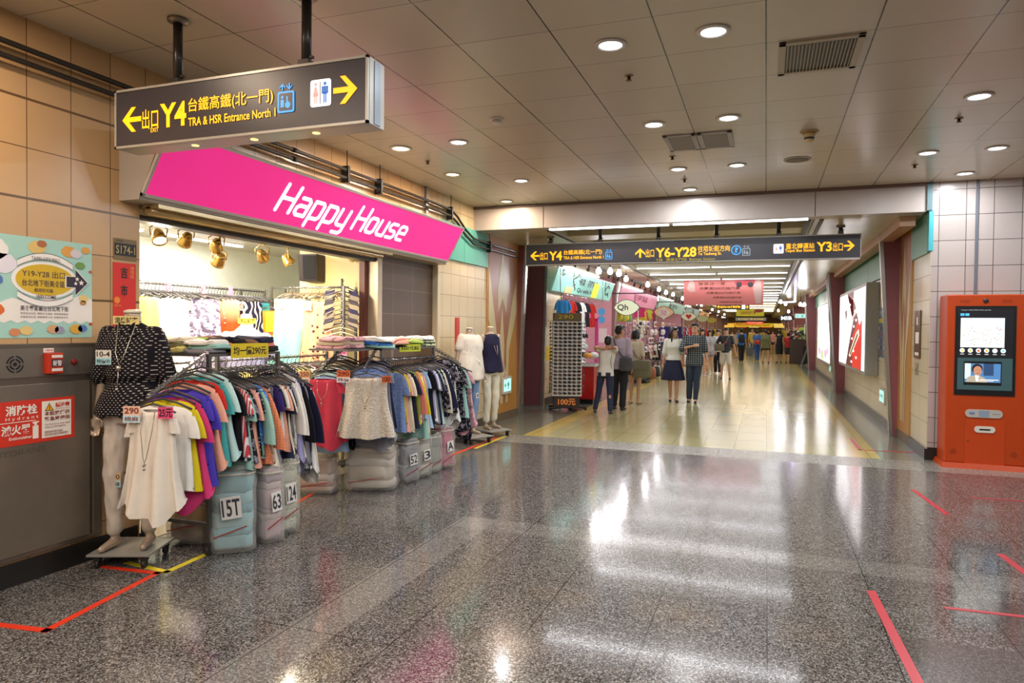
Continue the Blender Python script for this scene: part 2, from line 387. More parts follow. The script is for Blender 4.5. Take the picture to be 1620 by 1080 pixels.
fin(12.0, XL, -4.16, -4.28, 'mauve wall fin with metal edge beside the left ochre pilaster')
fin(13.75, -4.75, -4.3, -4.38, 'mauve wall fin with metal edge just left of the sunglasses rack')
fin(12.0, XR, 1.66, 1.85, 'mauve wall fin with metal edge beside the right ochre pilaster')
fin(19.7, XR, 1.52, 1.72, 'mauve wall fin between the two lit advertising boxes, nearer of the pair')
fin(20.9, XR, 1.58, 1.80, 'mauve wall fin between the two lit advertising boxes, farther of the pair')
fin(31.0, XR, 1.50, 1.70, 'mauve wall fin beyond the far lit advertising box')
st('trim_13', (1.62, 10.3, ZS - .13), (1.80, 34, ZS), mat('b98a68', .4)); 
for y0, y1 in ((12.1, 15.4), (15.42, 19.7), (21.0, 26.0), (26.02, 31)): st('trim_8', (XR - .04, y0, 2.55), (XR, y1, ZS), M_TEALR)
# recess in the left wall between the fins, then wall of the first stall
st('wall_left', (-5.2, 12.05, 0), (-5.0, 13.8, ZS), M_DTILE); st('wall_left', (-5.1, 13.76, 0), (-4.6, 13.83, ZS), M_LTILEX)
st('wall_left', (-5.0, 12.0, 0), (-4.3, 12.06, ZS), M_LTILEX)
st('trim_14', (-4.8, 12.3, 2.45), (-4.75, 13.75, ZS), M_TEAL)
st('wall_left', (-5.0, 13.83, 0), (-4.32, 15.0, ZS), M_LTILE2); st('baseboard_left', (-4.33, 13.85, 0), (-4.30, 15.0, .15), mat('4a4034'))

# ------------------------------------------------------------------ ceiling fittings
M_LAMP = mat((.97, .97, 1.0), .5, emit=14.0, name='lamp glow'); M_LAMPW = mat((1.0, .88, .70), .5, emit=10.0, name='warm lamp glow')
M_RING = mat('d9d4cc', .3, .4)
def downlight(label):
    t = thing('ceiling_downlight', label, 'ceiling light', (0, 0, ZC), group='recessed ceiling downlights')
    MB().lathe([(.105, -.001), (.105, -.008), (.08, -.014), (.074, -.004), (.074, -.001)], (0, 0, 0), 28).build('rim', M_RING, t, False)
    MB().lathe([(.001, -.0045), (.072, -.0045), (.072, -.002), (.001, -.002)], (0, 0, 0), 28).build('diffuser', M_LAMP, t, False)
    return t
dl = downlight('x')
rows = [(-.99, 4.54, 'round downlight left of the big ceiling vent, left of the nearest pair'), (-.34, 4.54, 'round downlight left of the big ceiling vent, right of the nearest pair'),
        (-.99, 6.42, 'round downlight just above the paired ceiling grille, left of two'), (-.34, 6.42, 'round downlight just above the paired ceiling grille, right of two'),
        (-.99, 8.28, 'round downlight just beyond the paired ceiling grille, left of two'), (-.34, 8.28, 'round downlight just beyond the paired ceiling grille, right of two'),
        (-.98, 9.52, 'single round downlight closest to the crossing beam, centre of ceiling'), (-2.94, 6.42, 'round downlight near the white smoke detector on the left ceiling'),
        (-2.94, 8.33, 'round downlight above the purple fin end of the shop, farther of two'), (1.55, 6.45, 'round downlight nearest the right edge of the photo, above the kiosk'),
        (1.55, 8.31, 'round downlight over the kiosk wall, left of two'), (2.16, 8.3, 'round downlight over the kiosk wall, right of two'),
        (2.16, 9.51, 'round downlight closest to the kiosk wall')]
rows += [(x, y, None) for y in (2.66, .8, -1.1, -3.2, -5.2) for x in (-.99, -.34, 1.55, 3.4)] + [(4.2, 6.4, None), (5.6, 4.5, None), (4.2, 8.3, None), (6.5, 7.5, None), (-2.94, .8, None), (-2.94, -2, None)]
for i, (x, y, lb) in enumerate(rows):
    lb = lb or 'round downlight in the ceiling behind or beside the viewer'
    d = dl if i == 0 else dup(dl); d.location = (x, y, ZC); d['label'] = lb
    area_light('lamp', (x, y, ZC - .016), .14, .14, P_DOWN, COOL if y > 3 else NEUTRAL, d, shape_='DISK')
for i, (x, y) in enumerate([(-3.62, 7.74), (-3.62, 9.62), (-3.62, 6.46), (-3.55, 4.9), (-3.55, 3.85), (-3.62, 2.2), (-3.62, 1.0), (-3.62, -.6), (-3.62, -2.4)]):
    if i in (3, 4): continue
    d = dup(dl, (x, y, ZC), mats={'diffuser': M_LAMPW})
    d['label'] = ('warm recessed downlight above the shop fascia, middle one', 'warm recessed downlight nearest the end of the pipes', 'warm recessed three-bulb downlight above the pink fascia')[i] if i < 3 else 'warm downlight in the ceiling near the left wall behind the sign'
    d['group'] = 'warm downlights along the left wall'
    if i == 2: d.scale = (1.15, 1.15, 1)
    area_light('lamp', (x, y, ZC - .016), .12, .12, P_WARM, WARM, d, shape_='DISK')
# vents
def grille(x0, y0, x1, y1, label, slats, along='y', name='ceiling_vent', c='b9ad94'):
    t = thing(name, label, 'vent', ((x0 + x1) / 2, (y0 + y1) / 2, ZC)); z = ZC; f = .045
    m = mat(c, .4)
    b = MB()
    for q in (((x0, y0, z - .015), (x1, y0 + f, z)), ((x0, y1 - f, z - .015), (x1, y1, z)), ((x0, y0, z - .015), (x0 + f, y1, z)), ((x1 - f, y0, z - .015), (x1, y1, z))): b.box(*q)
    b.build('frame', m, t, bevel=.003)
    box('duct_opening', (x0 + f, y0 + f, z - .004), (x1 - f, y1 - f, z - .001), M_BLACK, t)
    b = MB(); n = slats
    for k in range(n):
        if along == 'y':
            x = x0 + f + (x1 - x0 - 2 * f) * (k + .5) / n; b.bar((x, y0 + f, z - .012), (x, y1 - f, z - .012), .006, .012)
        else:
            y = y0 + f + (y1 - y0 - 2 * f) * (k + .5) / n; b.bar((x0 + f, y, z - .010), (x1 - f, y, z - .010), .010, .005)
    b.build('slats', m, t)
grille(.05, 4.86, .56, 5.46, 'large cream louvred ceiling vent with dark slots', 19)
grille(-.97, 6.82, -.66, 7.42, 'grey fine-meshed ceiling grille, left half of the pair', 26, 'x', c='a9a49c')
grille(-.65, 6.82, -.33, 7.42, 'grey fine-meshed ceiling grille, right half of the pair', 26, 'x', c='a9a49c')
def lathed(name, label, cat, loc, parts):
    t = thing(name, label, cat, loc)
    for n, prof, m in parts: MB().lathe(prof, (0, 0, 0), 20).build(n, m, t, False)
lathed('smoke_detector', 'white round smoke detector on the left part of the ceiling', 'smoke detector', (-2.29, 5.82, ZC), [('base', [(.001, 0), (.06, 0), (.06, -.015), (.001, -.015)], M_WHITE), ('head', [(.045, -.015), (.045, -.035), (.03, -.045), (.001, -.045)], mat('d8d2c6'))])
lathed('ceiling_sensor', 'cream cone-shaped detector with dark slots hanging near the round speaker', 'sensor', (.35, 7.1, ZC), [('base', [(.001, 0), (.08, 0), (.08, -.012), (.001, -.012)], mat('c9ad78')), ('cone', [(.06, -.012), (.045, -.06), (.001, -.06)], mat('c9ad78')), ('slots', [(.046, -.06), (.044, -.078), (.001, -.078)], M_DARK), ('cap', [(.046, -.078), (.03, -.095), (.001, -.098)], mat('c9ad78'))])
lathed('ceiling_speaker', 'flat grey round speaker flush in the ceiling near the beam', 'speaker', (.29, 8.21, ZC), [('rim', [(.001, 0), (.14, 0), (.14, -.006), (.12, -.009), (.12, -.004), (.001, -.004)], mat('b9b0a0')), ('mesh_cover', [(.001, -.0045), (.12, -.0045), (.12, -.007), (.001, -.007)], mat('857c6e', .6))])
for x, y, lb in ((-.98, 5.14, 'small brass sprinkler between the nearest downlights and the smoke detector'), (-.98, 7.67, 'small brass sprinkler just beyond the paired grille'), (-.98, 8.87, 'small brass sprinkler in front of the last centre downlight'),
                 (1.55, 7.06, 'small brass sprinkler above the kiosk, nearer of two'), (1.53, 8.87, 'small brass sprinkler above the kiosk, farther of two'), (-3.6, 7.04, 'small sprinkler above the shop fascia')):
    lathed('sprinkler', lb, 'sprinkler', (x, y, ZC), [('plate', [(.001, 0), (.035, 0), (.03, -.006), (.001, -.006)], mat('9a8a6a', .4, .5)), ('nozzle', [(.014, -.006), (.012, -.03), (.022, -.034), (.022, -.038), (.001, -.038)], mat('6a5030', .35, .8))])
# strip lights of the corridor bay
M_TUBE = mat((.98, .97, 1.0), .5, emit=5.0, name='tube glow')
for k in range(26):
    y = 11.23 + 2.1 * (k - 1) if k else 9.99
    if k == 1: continue
    for j, (x0, x1) in enumerate(((-3.08, -1.32), (-1.26, .5))):
        if k == 0 or k < 14:
            lb = ('left' if j == 0 else 'right') + ' half of strip light ' + ('right behind the crossing beam' if k == 0 else 'over the corridor, row %s from the beam' % ('second third fourth fifth sixth seventh eighth ninth tenth eleventh twelfth thirteenth fourteenth'.split()[k - 1]))
            t = thing('strip_light', lb, 'ceiling light', ((x0 + x1) / 2, y, 3.12 if k else 3.075))
            z = t.location.z
            box('tube', (x0, y + .02, z), (x1, y + .08, z + .02), M_TUBE, t)
            box('housing', (x0, y, z + .02), (x1, y + .10, z + (.09 if k else .035)), M_WHITE, t)
            area_light('lamp', ((x0 + x1) / 2, y + .05, z - .004), x1 - x0, .06, P_STRIP, COOL, t)
        elif j == 0 and k % 2 == 0:
            t = thing('strip_light', 'distant strip light over the far end of the corridor', 'ceiling light', (-1.3, y, 3.12), group='distant strip lights')
            box('tube', (-3.08, y, 3.14), (.5, y + .06, 3.21), M_LAMPW, t); area_light('lamp', (-1.3, y + .05, 3.115), 3.5, .1, P_STRIP * 2, NEUTRAL, t)

# ------------------------------------------------------------------ hanging signs
M_SIGNF = mat('35323a', .35, name='sign charcoal'); M_YEL = mat('ffb812', .4, emit=1.0, name='sign yellow'); M_BLUE = mat('2f9be8', .4, emit=.8, name='sign blue')
M_SW = mat('ffffff', .4, emit=.9, name='sign white'); M_FRAME = mat('a9a79e', .35, .3); M_PINKF = mat('f0a8a0', .4, emit=.7); M_DBLUE = mat('2f6fc0', .4, emit=.6)
def elevator_icon(F, x, z, w, h, p, m=None):
    m = m or M_BLUE; b = MB(); hb = h * .72
    b.prism(F, rrect(x, z, w, hb, w * .12), .003, .005).build('elevator_icon', m, p)
    shape(F, rrect(x + w * .1, z + w * .1, w * .8, hb - w * .2, w * .06), M_SIGNF, p, 'icon_field', .005, .006)
    a = MB(); a.prism(F, circle(x + w * .3, z + hb * .72, w * .08, 10), .006, .007); a.prism(F, [(x + w * .2, z + hb * .25), (x + w * .4, z + hb * .25), (x + w * .4, z + hb * .6), (x + w * .2, z + hb * .6)], .006, .007)
    a.prism(F, circle(x + w * .62, z + hb * .35, w * .16, 14), .006, .0065); a.prism(F, [(x + w * .55, z + hb * .4), (x + w * .63, z + hb * .4), (x + w * .63, z + hb * .75), (x + w * .55, z + hb * .75)], .006, .007)
    a.prism(F, arrow_pts(x + w * .12, z + hb + h * .04, w * .34, h * .22, 'up'), .003, .005)
    dn = [(px, 2 * (z + hb + h * .15) - pz) for px, pz in arrow_pts(x + w * .54, z + hb + h * .04, w * .34, h * .22, 'up')][::-1]
    a.prism(F, dn, .003, .005).build('elevator_icon', m, p)
def person_icon(F, x, z, w, h, p, m, skirt=False):
    b = MB(); cx = x + w / 2
    b.prism(F, circle(cx, z + h * .9, h * .085, 12), .006, .007)
    if skirt: b.prism(F, [(cx - w * .14, z + h * .78), (cx + w * .14, z + h * .78), (cx + w * .4, z + h * .32), (cx - w * .4, z + h * .32)], .006, .007)
    else: b.prism(F, [(cx - w * .42, z + h * .78), (cx + w * .42, z + h * .78), (cx + w * .42, z + h * .42), (cx + w * .25, z + h * .42), (cx - w * .25, z + h * .42), (cx - w * .42, z + h * .42)], .006, .007)
    for s in (-1, 1): b.prism(F, [(cx + s * w * .04, z), (cx + s * w * .2, z), (cx + s * w * .2, z + h * .5), (cx + s * w * .04, z + h * .5)][::s], .006, .007)
    b.build('person_icon', m, p)
def hang_sign(label, x0, x1, y0, y1, z0, z1, poles, fr=.014):
    t = thing('hanging_sign', label, 'sign', ((x0 + x1) / 2, (y0 + y1) / 2, z0))
    MB().box((x0, y0 + .012, z0), (x1, y1, z1)).build('casing', M_FRAME, t, bevel=.004)
    b = MB()
    for q in (((x0, y0, z0), (x1, y0 + .02, z0 + fr)), ((x0, y0, z1 - fr), (x1, y0 + .02, z1)), ((x0, y0, z0), (x0 + fr, y0 + .02, z1)), ((x1 - fr, y0, z0), (x1, y0 + .02, z1))): b.box(*q)
    b.build('frame', M_FRAME, t)
    box('sign_face', (x0 + fr, y0 + .006, z0 + fr), (x1 - fr, y0 + .015, z1 - fr), M_SIGNF, t)
    for x, zt in poles:
        ym = (y0 + y1) / 2; o = MB().cyl((x, ym, z1), (x, ym, zt), .028, 12).build('pole', mat('3a3836', .3, .6), t)
        MB().lathe([(.001, 0), (.06, 0), (.06, -.02), (.035, -.03), (.001, -.03)], (x, ym, zt), 16).build('flange', mat('8a8378', .3, .8), o)
        MB().box((x - .035, ym - .035, z1), (x + .035, ym + .035, z1 + .05)).box((x + .02, ym - .01, z1 + .06), (x + .045, ym + .01, z1 + .075)).build('bracket', mat('4a4642', .3, .6), o)
    return t, Fr((0, y0 + .006, 0), (1, 0, 0), (0, 0, 1))
S1, F1 = hang_sign('large grey exit sign Y4 hanging nearest, over the pink fascia', -3.83, -2.015, 3.235, 3.41, 2.69, 3.05, [(-3.41, ZC), (-2.47, ZC)])
shape(F1, arrow_pts(-3.766, 2.785, .153, .15, 'left'), M_YEL, S1, 'arrow')
text('出口', F1, -3.603, 2.79, .128, .12, M_YEL, S1, .009); text('EXIT', F1, -3.535, 2.768, .062, .026, M_YEL, S1, .01)
text('Y4', F1, -3.461, 2.787, .204, .146, M_YEL, S1, .03); text('台鐵高鐵(北一門)', F1, -3.242, 2.850, .613, .092, M_YEL, S1, .009)
text('TRA & HSR Entrance North 1', F1, -3.242, 2.778, .63, .050, M_YEL, S1, .016)
elevator_icon(F1, -2.599, 2.793, .113, .165, S1)
shape(F1, rrect(-2.379, 2.804, .133, .147, .015), M_SW, S1, 'restroom_icon'); person_icon(F1, -2.368, 2.822, .05, .115, S1, M_PINKF, True); person_icon(F1, -2.308, 2.822, .05, .115, S1, M_DBLUE)
shape(F1, [(-2.315, 2.818), (-2.311, 2.818), (-2.311, 2.938), (-2.315, 2.938)], M_SIGNF, S1, 'icon_bar', .006, .007)
shape(F1, arrow_pts(-2.231, 2.804, .151, .15, 'right'), M_YEL, S1, 'arrow')
for x in (-3.27, -2.83, -2.40): MB().lathe([(.001, 0), (.022, 0), (.022, -.004), (.001, -.005)], (x, 3.32, 2.69), 14).build('under_light', mat('ffe9a0', .4, emit=1.2), S1)
box('side_panel', (-2.016, 3.30, 2.70), (-2.010, 3.36, 3.04), mat('8b96a2', .3, .3), S1)
S2, F2 = hang_sign('wide charcoal direction sign Y4, Y6-Y28 and Y3 across the corridor mouth', -3.76, 1.24, 10.9, 11.06, 2.635, 2.985, [(-3.35, ZS), (-2.52, 3.6), (-1.60, 3.6), (-.73, 3.6), (.15, 3.6), (.98, ZS)], .012)
shape(F2, arrow_pts(-3.674, 2.72, .158, .145, 'left'), M_YEL, S2, 'arrow'); text('出口', F2, -3.503, 2.722, .127, .128, M_YEL, S2, .009)
text('Y4', F2, -3.353, 2.712, .222, .146, M_YEL, S2, .03); text('台鐵高鐵(北一門)', F2, -3.106, 2.785, .634, .088, M_YEL, S2, .009)
text('TRA & HSR Entrance North 1', F2, -3.105, 2.722, .659, .05, M_YEL, S2, .016); elevator_icon(F2, -2.418, 2.706, .112, .165, S2)
shape(F2, arrow_pts(-1.943, 2.72, .153, .145, 'up'), M_YEL, S2, 'arrow'); text('出口', F2, -1.78, 2.722, .13, .128, M_YEL, S2, .009)
text('Y6-Y28', F2, -1.628, 2.714, .614, .152, M_YEL, S2, .03); text('往塔城街方向', F2, -.992, 2.785, .463, .09, M_YEL, S2, .009)
text('To Tacheng St.', F2, -.991, 2.722, .344, .055, M_YEL, S2, .016); text('Y28   銀座北門站  Beimen Station'.replace('銀座', '捷運'), F2, -1.62, 2.655, .88, .048, mat('b09a30', .4, emit=.6), S2, 0)
MB().prism(F2, circle(-.437, 2.797, .073, 26), .003, .005).build('question_ring', M_BLUE, S2); shape(F2, circle(-.437, 2.797, .058, 26), M_SIGNF, S2, 'question_field', .005, .006)
text('?', F2, -.462, 2.757, .05, .08, M_BLUE, S2, .04, d=.006); elevator_icon(F2, -.352, 2.711, .114, .155, S2, mat('8f9aa6', .4, emit=.4))
shape(F2, rrect(.083, 2.731, .137, .137, .014), M_SW, S2, 'restroom_icon'); person_icon(F2, .10, 2.745, .045, .11, S2, M_PINKF, True); person_icon(F2, .155, 2.745, .045, .11, S2, M_DBLUE)
text('臺北轉運站', F2, .252, 2.79, .381, .082, M_YEL, S2, .009); text('Taipei Bus Station', F2, .24, 2.735, .40, .052, M_YEL, S2, .016)
text('Y3', F2, .662, 2.742, .2, .138, M_YEL, S2, .03); text('出口', F2, .876, 2.742, .127, .122, M_YEL, S2, .009)
shape(F2, arrow_pts(1.017, 2.745, .14, .14, 'right'), M_YEL, S2, 'arrow')

# ------------------------------------------------------------------ pink shop fascia
FH = Fr((-4.10, 3.66, 2.50), (0, 1, 0), (.25, 0, .45)); SW_, SH_ = 4.94, .515
M_PINK = mat('f02c8c', .3, emit=.62, name='pink acrylic')
t = thing('shop_fascia', 'bright pink lit fascia lettered Happy House above the clothes shop', 'sign', (-4.2, 6.1, 2.5))
MB().hexa([(-4.29, 3.66, 2.47), (-4.11, 3.66, 2.47), (-4.11, 8.6, 2.47), (-4.29, 8.6, 2.47), (-4.29, 3.66, 2.95), (-3.87, 3.66, 2.95), (-3.87, 8.6, 2.95), (-4.29, 8.6, 2.95)]).build('casing', mat('b9b2a8', .35, .2), t)
shape(FH, [(.02, .02), (SW_ - .02, .02), (SW_ - .02, SH_ - .02), (.02, SH_ - .02)], M_PINK, t, 'sign_face', .0, .012)
b = MB()
for q in ([(0, 0), (SW_, 0), (SW_, .022), (0, .022)], [(0, SH_ - .022), (SW_, SH_ - .022), (SW_, SH_), (0, SH_)], [(0, 0), (.022, 0), (.022, SH_), (0, SH_)], [(SW_ - .022, 0), (SW_, 0), (SW_, SH_), (SW_ - .022, SH_)]): b.prism(FH, q, 0, .022)
b.build('frame', mat('d6cfc4', .3, .3), t)
def stroke_text(F, x, z, cw, h, m, parent, words, r):
    """rounded sign lettering drawn as strokes on a 1-wide grid"""
    G = {'H': [[(0, 0), (0, 1.5)], [(.9, 0), (.9, 1.5)], [(0, .75), (.9, .75)]], 'a': [[(.1, 1), (.6, 1), (.75, .85), (.75, 0), (.15, 0), (0, .15), (0, .4), (.15, .55), (.75, .55)]],
         'p': [[(0, -.5), (0, 1), (.6, 1), (.75, .85), (.75, .15), (.6, 0), (0, 0)]], 'y': [[(0, 1), (0, .15), (.15, 0), (.75, 0)], [(.75, 1), (.75, -.35), (.6, -.5), (.05, -.5)]],
         'o': [[(.15, 0), (.6, 0), (.75, .15), (.75, .85), (.6, 1), (.15, 1), (0, .85), (0, .15), (.15, 0)]], 'u': [[(0, 1), (0, .15), (.15, 0), (.75, 0), (.75, 1)]],
         's': [[(.7, 1), (.15, 1), (0, .85), (0, .65), (.15, .5), (.6, .5), (.75, .35), (.75, .15), (.6, 0), (.02, 0)]], 'e': [[(.7, 0), (.15, 0), (0, .15), (0, .85), (.15, 1), (.6, 1), (.75, .85), (.75, .5), (0, .5)]]}
    for wrd, wx in words:
        for i, ch in enumerate(wrd):
            b = MB(); ox = x + wx + sum((1.25 if c == 'H' else 1.1) * cw for c in wrd[:i])
            for pl in G[ch]:
                pts = [F.p(ox + a * cw + c * h * .18, z + c * h, .014) for a, c in pl]
                for p, q in zip(pts, pts[1:]): b.bar(p, q, r * 2, .008, F.n)
                for p in pts: b.prism(Fr(p, F.u, F.v), circle(0, 0, r, 12), -.004, .004)
            b.build('letter', m, parent)
stroke_text(FH, 0, .135, .195, .165, M_SW, t, [('Happy', 1.32), ('House', 2.50)], .0185)
# rain hood and shutter box under the fascia
t = thing('shutter_box', 'long cream and dark shutter housing under the pink fascia', 'shutter box', (-4.3, 5.5, 2.42))
box('hood', (-4.30, 3.84, 2.44), (-4.12, 7.18, 2.468), mat('d8c49a', .2, .5), t); MB().cyl((-4.22, 3.84, 2.425), (-4.22, 7.1, 2.425), .03, 14).build('roller', mat('c9ae78', .25, .5), t)
box('track', (-4.42, 3.84, 2.36), (-4.30, 7.1, 2.40), mat('3c3830', .4, .3), t); box('lintel', (-4.44, 3.84, 2.40), (-4.30, 7.1, 2.62), mat('c4b184', .3), t)
box('recess_lintel', (-4.5, 7.18, 2.46), (-4.12, 8.66, 2.50), mat('c4b28c', .3), t)
# ------------------------------------------------------------------ left wall: poster, plates, cabinet, pipes, tape
FL = Fr((XL, 0, 0), (0, 1, 0), (0, 0, 1))                      # a = y, b = z, n = +x
def flat(F, pts, c, parent, name, lv=1, rough=.5):
    return shape(F, pts, c if not isinstance(c, str) else mat(c, rough), parent, name, .001 + .0012 * lv - .0011, .001 + .0012 * lv)
def R_(x0, z0, x1, z1): return [(x0, z0), (x1, z0), (x1, z1), (x0, z1)]
t = thing('wall_poster', 'turquoise food street poster Y19-Y28 above the fire hydrant cabinet', 'poster', (XL, 3.05, 1.5))
flat(FL, R_(2.45, 1.51, 3.447, 2.135), 'a9d6c8', t, 'paper', 1)
cl = [(2.45, 1.62)] + [(2.45 + .997 * k / 24, 1.60 + .018 * (k % 2)) for k in range(25)] + [(3.447, 1.76)] + [(3.42 - .05 * k, 1.775 + .02 * math.sin(k * 1.4) - .004 * k) for k in range(19)]
flat(FL, cl, 'f3ede4', t, 'cloud_band', 2)
flat(FL, circle(3.125, 1.875, .215, 40, .115), 'f4f0e8', t, 'badge_rim', 3); flat(FL, circle(3.125, 1.875, .19, 40, .098), 'd9b318', t, 'badge', 4)
for z, s in ((1.995, 1), (1.752, -1)):
    pts = [(2.945 + .36 * k / 10, z + s * (.028 - .055 * abs(k / 5 - 1) ** 2) + .02) for k in range(11)]
    flat(FL, pts + [(a, b - .042) for a, b in pts[::-1]], 'f7f3ec', t, 'ribbon', 5)
    pts2 = [(a, b - .038) for a, b in pts]; b = MB()
    for p, q in zip(pts, pts[1:]): b.bar(FL.p(*p, .007), FL.p(*q, .007), .003, .002, FL.n)
    for p, q in zip(pts2, pts2[1:]): b.bar(FL.p(*p, .007), FL.p(*q, .007), .003, .002, FL.n)
    b.build('ribbon_edge', mat('3a2c3a'), t)
text('TAIPEI CITY MALL', FL, 3.03, 1.995, .19, .022, mat('5a4a4a'), t, .0, d=.008); text('WELCOME', FL, 3.06, 1.757, .13, .022, mat('4a3a4a'), t, .01, d=.008)
text('Y19-Y28 出口', FL, 2.974, 1.889, .278, .044, mat('4a3648'), t, .004, d=.006); text('台北地下街美食區', FL, 2.974, 1.832, .275, .042, mat('4a3648'), t, .008, d=.006)
text('歡迎您光臨', FL, 3.05, 1.797, .12, .024, mat('4a3648'), t, .004, d=.006)
text('美食饗宴盡在台北地下街', FL, 2.963, 1.678, .312, .034, mat('4a3a40'), t, .01, d=.004)
text('世界各式名店  精緻手工烘焙  享樂美味飲品', FL, 2.963, 1.656, .31, .013, mat('6a5a60'), t, .0, d=.004); text('多國風味料理  餐飲美食小吃  各類特色伴手', FL, 2.963, 1.634, .31, .013, mat('6a5a60'), t, .0, d=.004)
ar = [(3.262, 1.84), (3.325, 1.84), (3.325, 1.79), (3.41, 1.872), (3.325, 1.955), (3.325, 1.908), (3.262, 1.908)]
flat(FL, [(3.335 + (a - 3.335) * 1.12, 1.872 + (b - 1.872) * 1.12) for a, b in ar], 'f4f0e8', t, 'arrow_rim', 5); flat(FL, ar, '2e2233', t, 'arrow', 6)
for sx, sz, r in ((3.335, 1.895, .016), (3.365, 1.872, .02), (3.325, 1.865, .014)):
    flat(FL, [(sx + (r if k % 2 == 0 else r * .45) * math.sin(k * PI / 5), sz + (r if k % 2 == 0 else r * .45) * math.cos(k * PI / 5)) for k in range(10)], 'f4f0e8', t, 'star', 7)
fr_ = [(2.80, 2.04, .085, 'f2eee8'), (2.86, 1.96, .075, 'e9e4ee'), (2.73, 1.80, .085, '4b66a8'), (2.80, 1.86, .055, '5a77b8'), (2.74, 1.66, .06, 'c43a2a'), (2.82, 1.68, .045, 'e0702a'),
       (3.07, 2.075, .05, 'e0c070'), (3.10, 2.10, .028, 'b06a3a'), (3.28, 2.07, .045, 'e2a24a'), (3.33, 2.06, .035, 'd8d0d8'), (3.40, 2.09, .028, 'e2a24a'), (3.36, 1.985, .03, '6f9a4a'), (3.385, 1.77, .03, 'e6cc80'), (3.38, 1.74, .02, 'b98a4a'),
       (3.0, 1.555, .035, 'e8c880'), (2.93, 1.545, .03, 'd98a5a'), (3.17, 1.565, .035, 'd8a878'), (3.215, 1.56, .03, 'a09ab0'), (3.33, 1.565, .04, 'e0b048'), (3.375, 1.57, .03, '5a80c0'), (3.435, 1.60, .012, 'b04a2a'), (3.44, 1.95, .012, 'c05a4a')]
for a, z, r, c in fr_:
    if a + r > 3.447: a = 3.446 - r
    flat(FL, [(a + (r * 1.12) * math.cos(k * PI / 10) * (1 + .08 * math.sin(3 * k)), z + r * .8 * math.sin(k * PI / 10) * (1 + .08 * math.cos(2 * k))) for k in range(20)], c, t, 'food_motif', 3 if r > .04 else 4)
t = thing('shop_number_plate', 'small brass and black plate reading S174-1', 'sign', (XL, 3.71, 2.06))
flat(FL, R_(3.612, 2.055, 3.800, 2.205), '7d6638', t, 'plate', 3, .35); flat(FL, R_(3.618, 2.085, 3.796, 2.172), '231f22', t, 'panel', 4); text('S174-1', FL, 3.628, 2.098, .155, .058, mat('b7a468', .35, .2), t, .012, d=.007)
text('出租專櫃', FL, 3.625, 2.182, .06, .012, mat('3a2c18'), t, 0, d=.006)
t = thing('wall_banner', 'narrow red paper banner with black characters under the number plate', 'banner', (XL, 3.7, 1.585))
flat(FL, R_(3.608, 1.53, 3.795, 2.035), 'd8261a', t, 'paper', 2); text('吉', FL, 3.67, 1.925, .055, .08, mat('2a0f0a'), t, .02, d=.005); text('市', FL, 3.67, 1.80, .055, .08, mat('2a0f0a'), t, .02, d=.005)
text('吉慶\n市場\n旺旺', FL, 3.745, 1.93, .032, .085, mat('f0b050'), t, .0, d=.005); flat(FL, circle(3.64, 1.77, .024, 18), 'f08a2a', t, 'emblem', 3); text('開市大吉', FL, 3.618, 1.725, .05, .014, mat('f0b050'), t, 0, d=.005)
# stainless fire cabinet
M_SS = mat('857c70', .36, .6, var=.12, name='stainless steel'); M_SS2 = mat('8a8073', .28, .8, name='polished steel')
t = thing('fire_hydrant_cabinet', 'large stainless steel fire hydrant cabinet set in the left wall', 'cabinet', (XL, 2.9, .15))
box('body', (XL, 2.0, .16), (XL + .03, 3.50, 1.475), M_SS2, t, .004); box('upper_panel', (XL + .03, 2.02, 1.27), (XL + .038, 3.475, 1.445), M_SS, t)
box('door', (XL + .03, 2.02, .19), (XL + .042, 3.40, 1.225), M_SS, t, .003); box('door_edge', (XL + .03, 3.415, .19), (XL + .05, 3.485, 1.235), M_SS2, t, .004)
b = MB()
for r0, r1 in ((.012, .0), (.034, .024), (.052, .044)):
    for k in range(4):
        a0 = math.radians(90 * k + (8 if r1 else 0)); a1 = math.radians(90 * k + (82 if r1 else 90)); n = 7
        o_ = [(2.908 + r0 * math.cos(a0 + (a1 - a0) * i / n), 1.352 + r0 * math.sin(a0 + (a1 - a0) * i / n)) for i in range(n + 1)]
        i_ = [(2.908 + max(r1, .0005) * math.cos(a0 + (a1 - a0) * i / n), 1.352 + max(r1, .0005) * math.sin(a0 + (a1 - a0) * i / n)) for i in range(n, -1, -1)]
        b.prism(FL, o_ + i_, .038, .040)
b.build('speaker_slots', M_BLACK, t)
q = box('alarm_box', (XL + .038, 3.085, 1.285), (XL + .075, 3.19, 1.415), mat('c8361c', .35), t, .004)
fb = Fr((XL + .075, 0, 0), (0, 1, 0), (0, 0, 1)); flat(fb, R_(3.11, 1.385, 3.182, 1.402), 'efe6d8', q, 'label_strip'); flat(fb, R_(3.11, 1.328, 3.182, 1.375), '3a3440', q, 'label_strip'); flat(fb, R_(3.11, 1.30, 3.182, 1.318), 'e8e0d4', q, 'label_strip'); text('報警', fb, 3.115, 1.333, .06, .036, mat('f0e8e0'), q, .01, d=.003)
flat(Fr((XL + .038, 0, 0), (0, 1, 0), (0, 0, 1)), R_(3.082, 1.418, 3.15, 1.445), 'f2ece4', t, 'notice'); text('火警按鈕', Fr((XL + .038, 0, 0), (0, 1, 0), (0, 0, 1)), 3.088, 1.426, .056, .012, mat('c0281a'), t, .01)
MB().lathe([(.001, 0), (.022, 0), (.018, .012), (.001, .022)], (XL + .038, 3.287, 1.352), 14, (1, 0, 0)).build('red_lamp', mat('7a1010', .15, coat=.6), t)
FC = Fr((XL + .042, 0, 0), (0, 1, 0), (0, 0, 1)); M_RED = mat('d2321e', .4); M_CREAM = mat('efe6d8', .45)
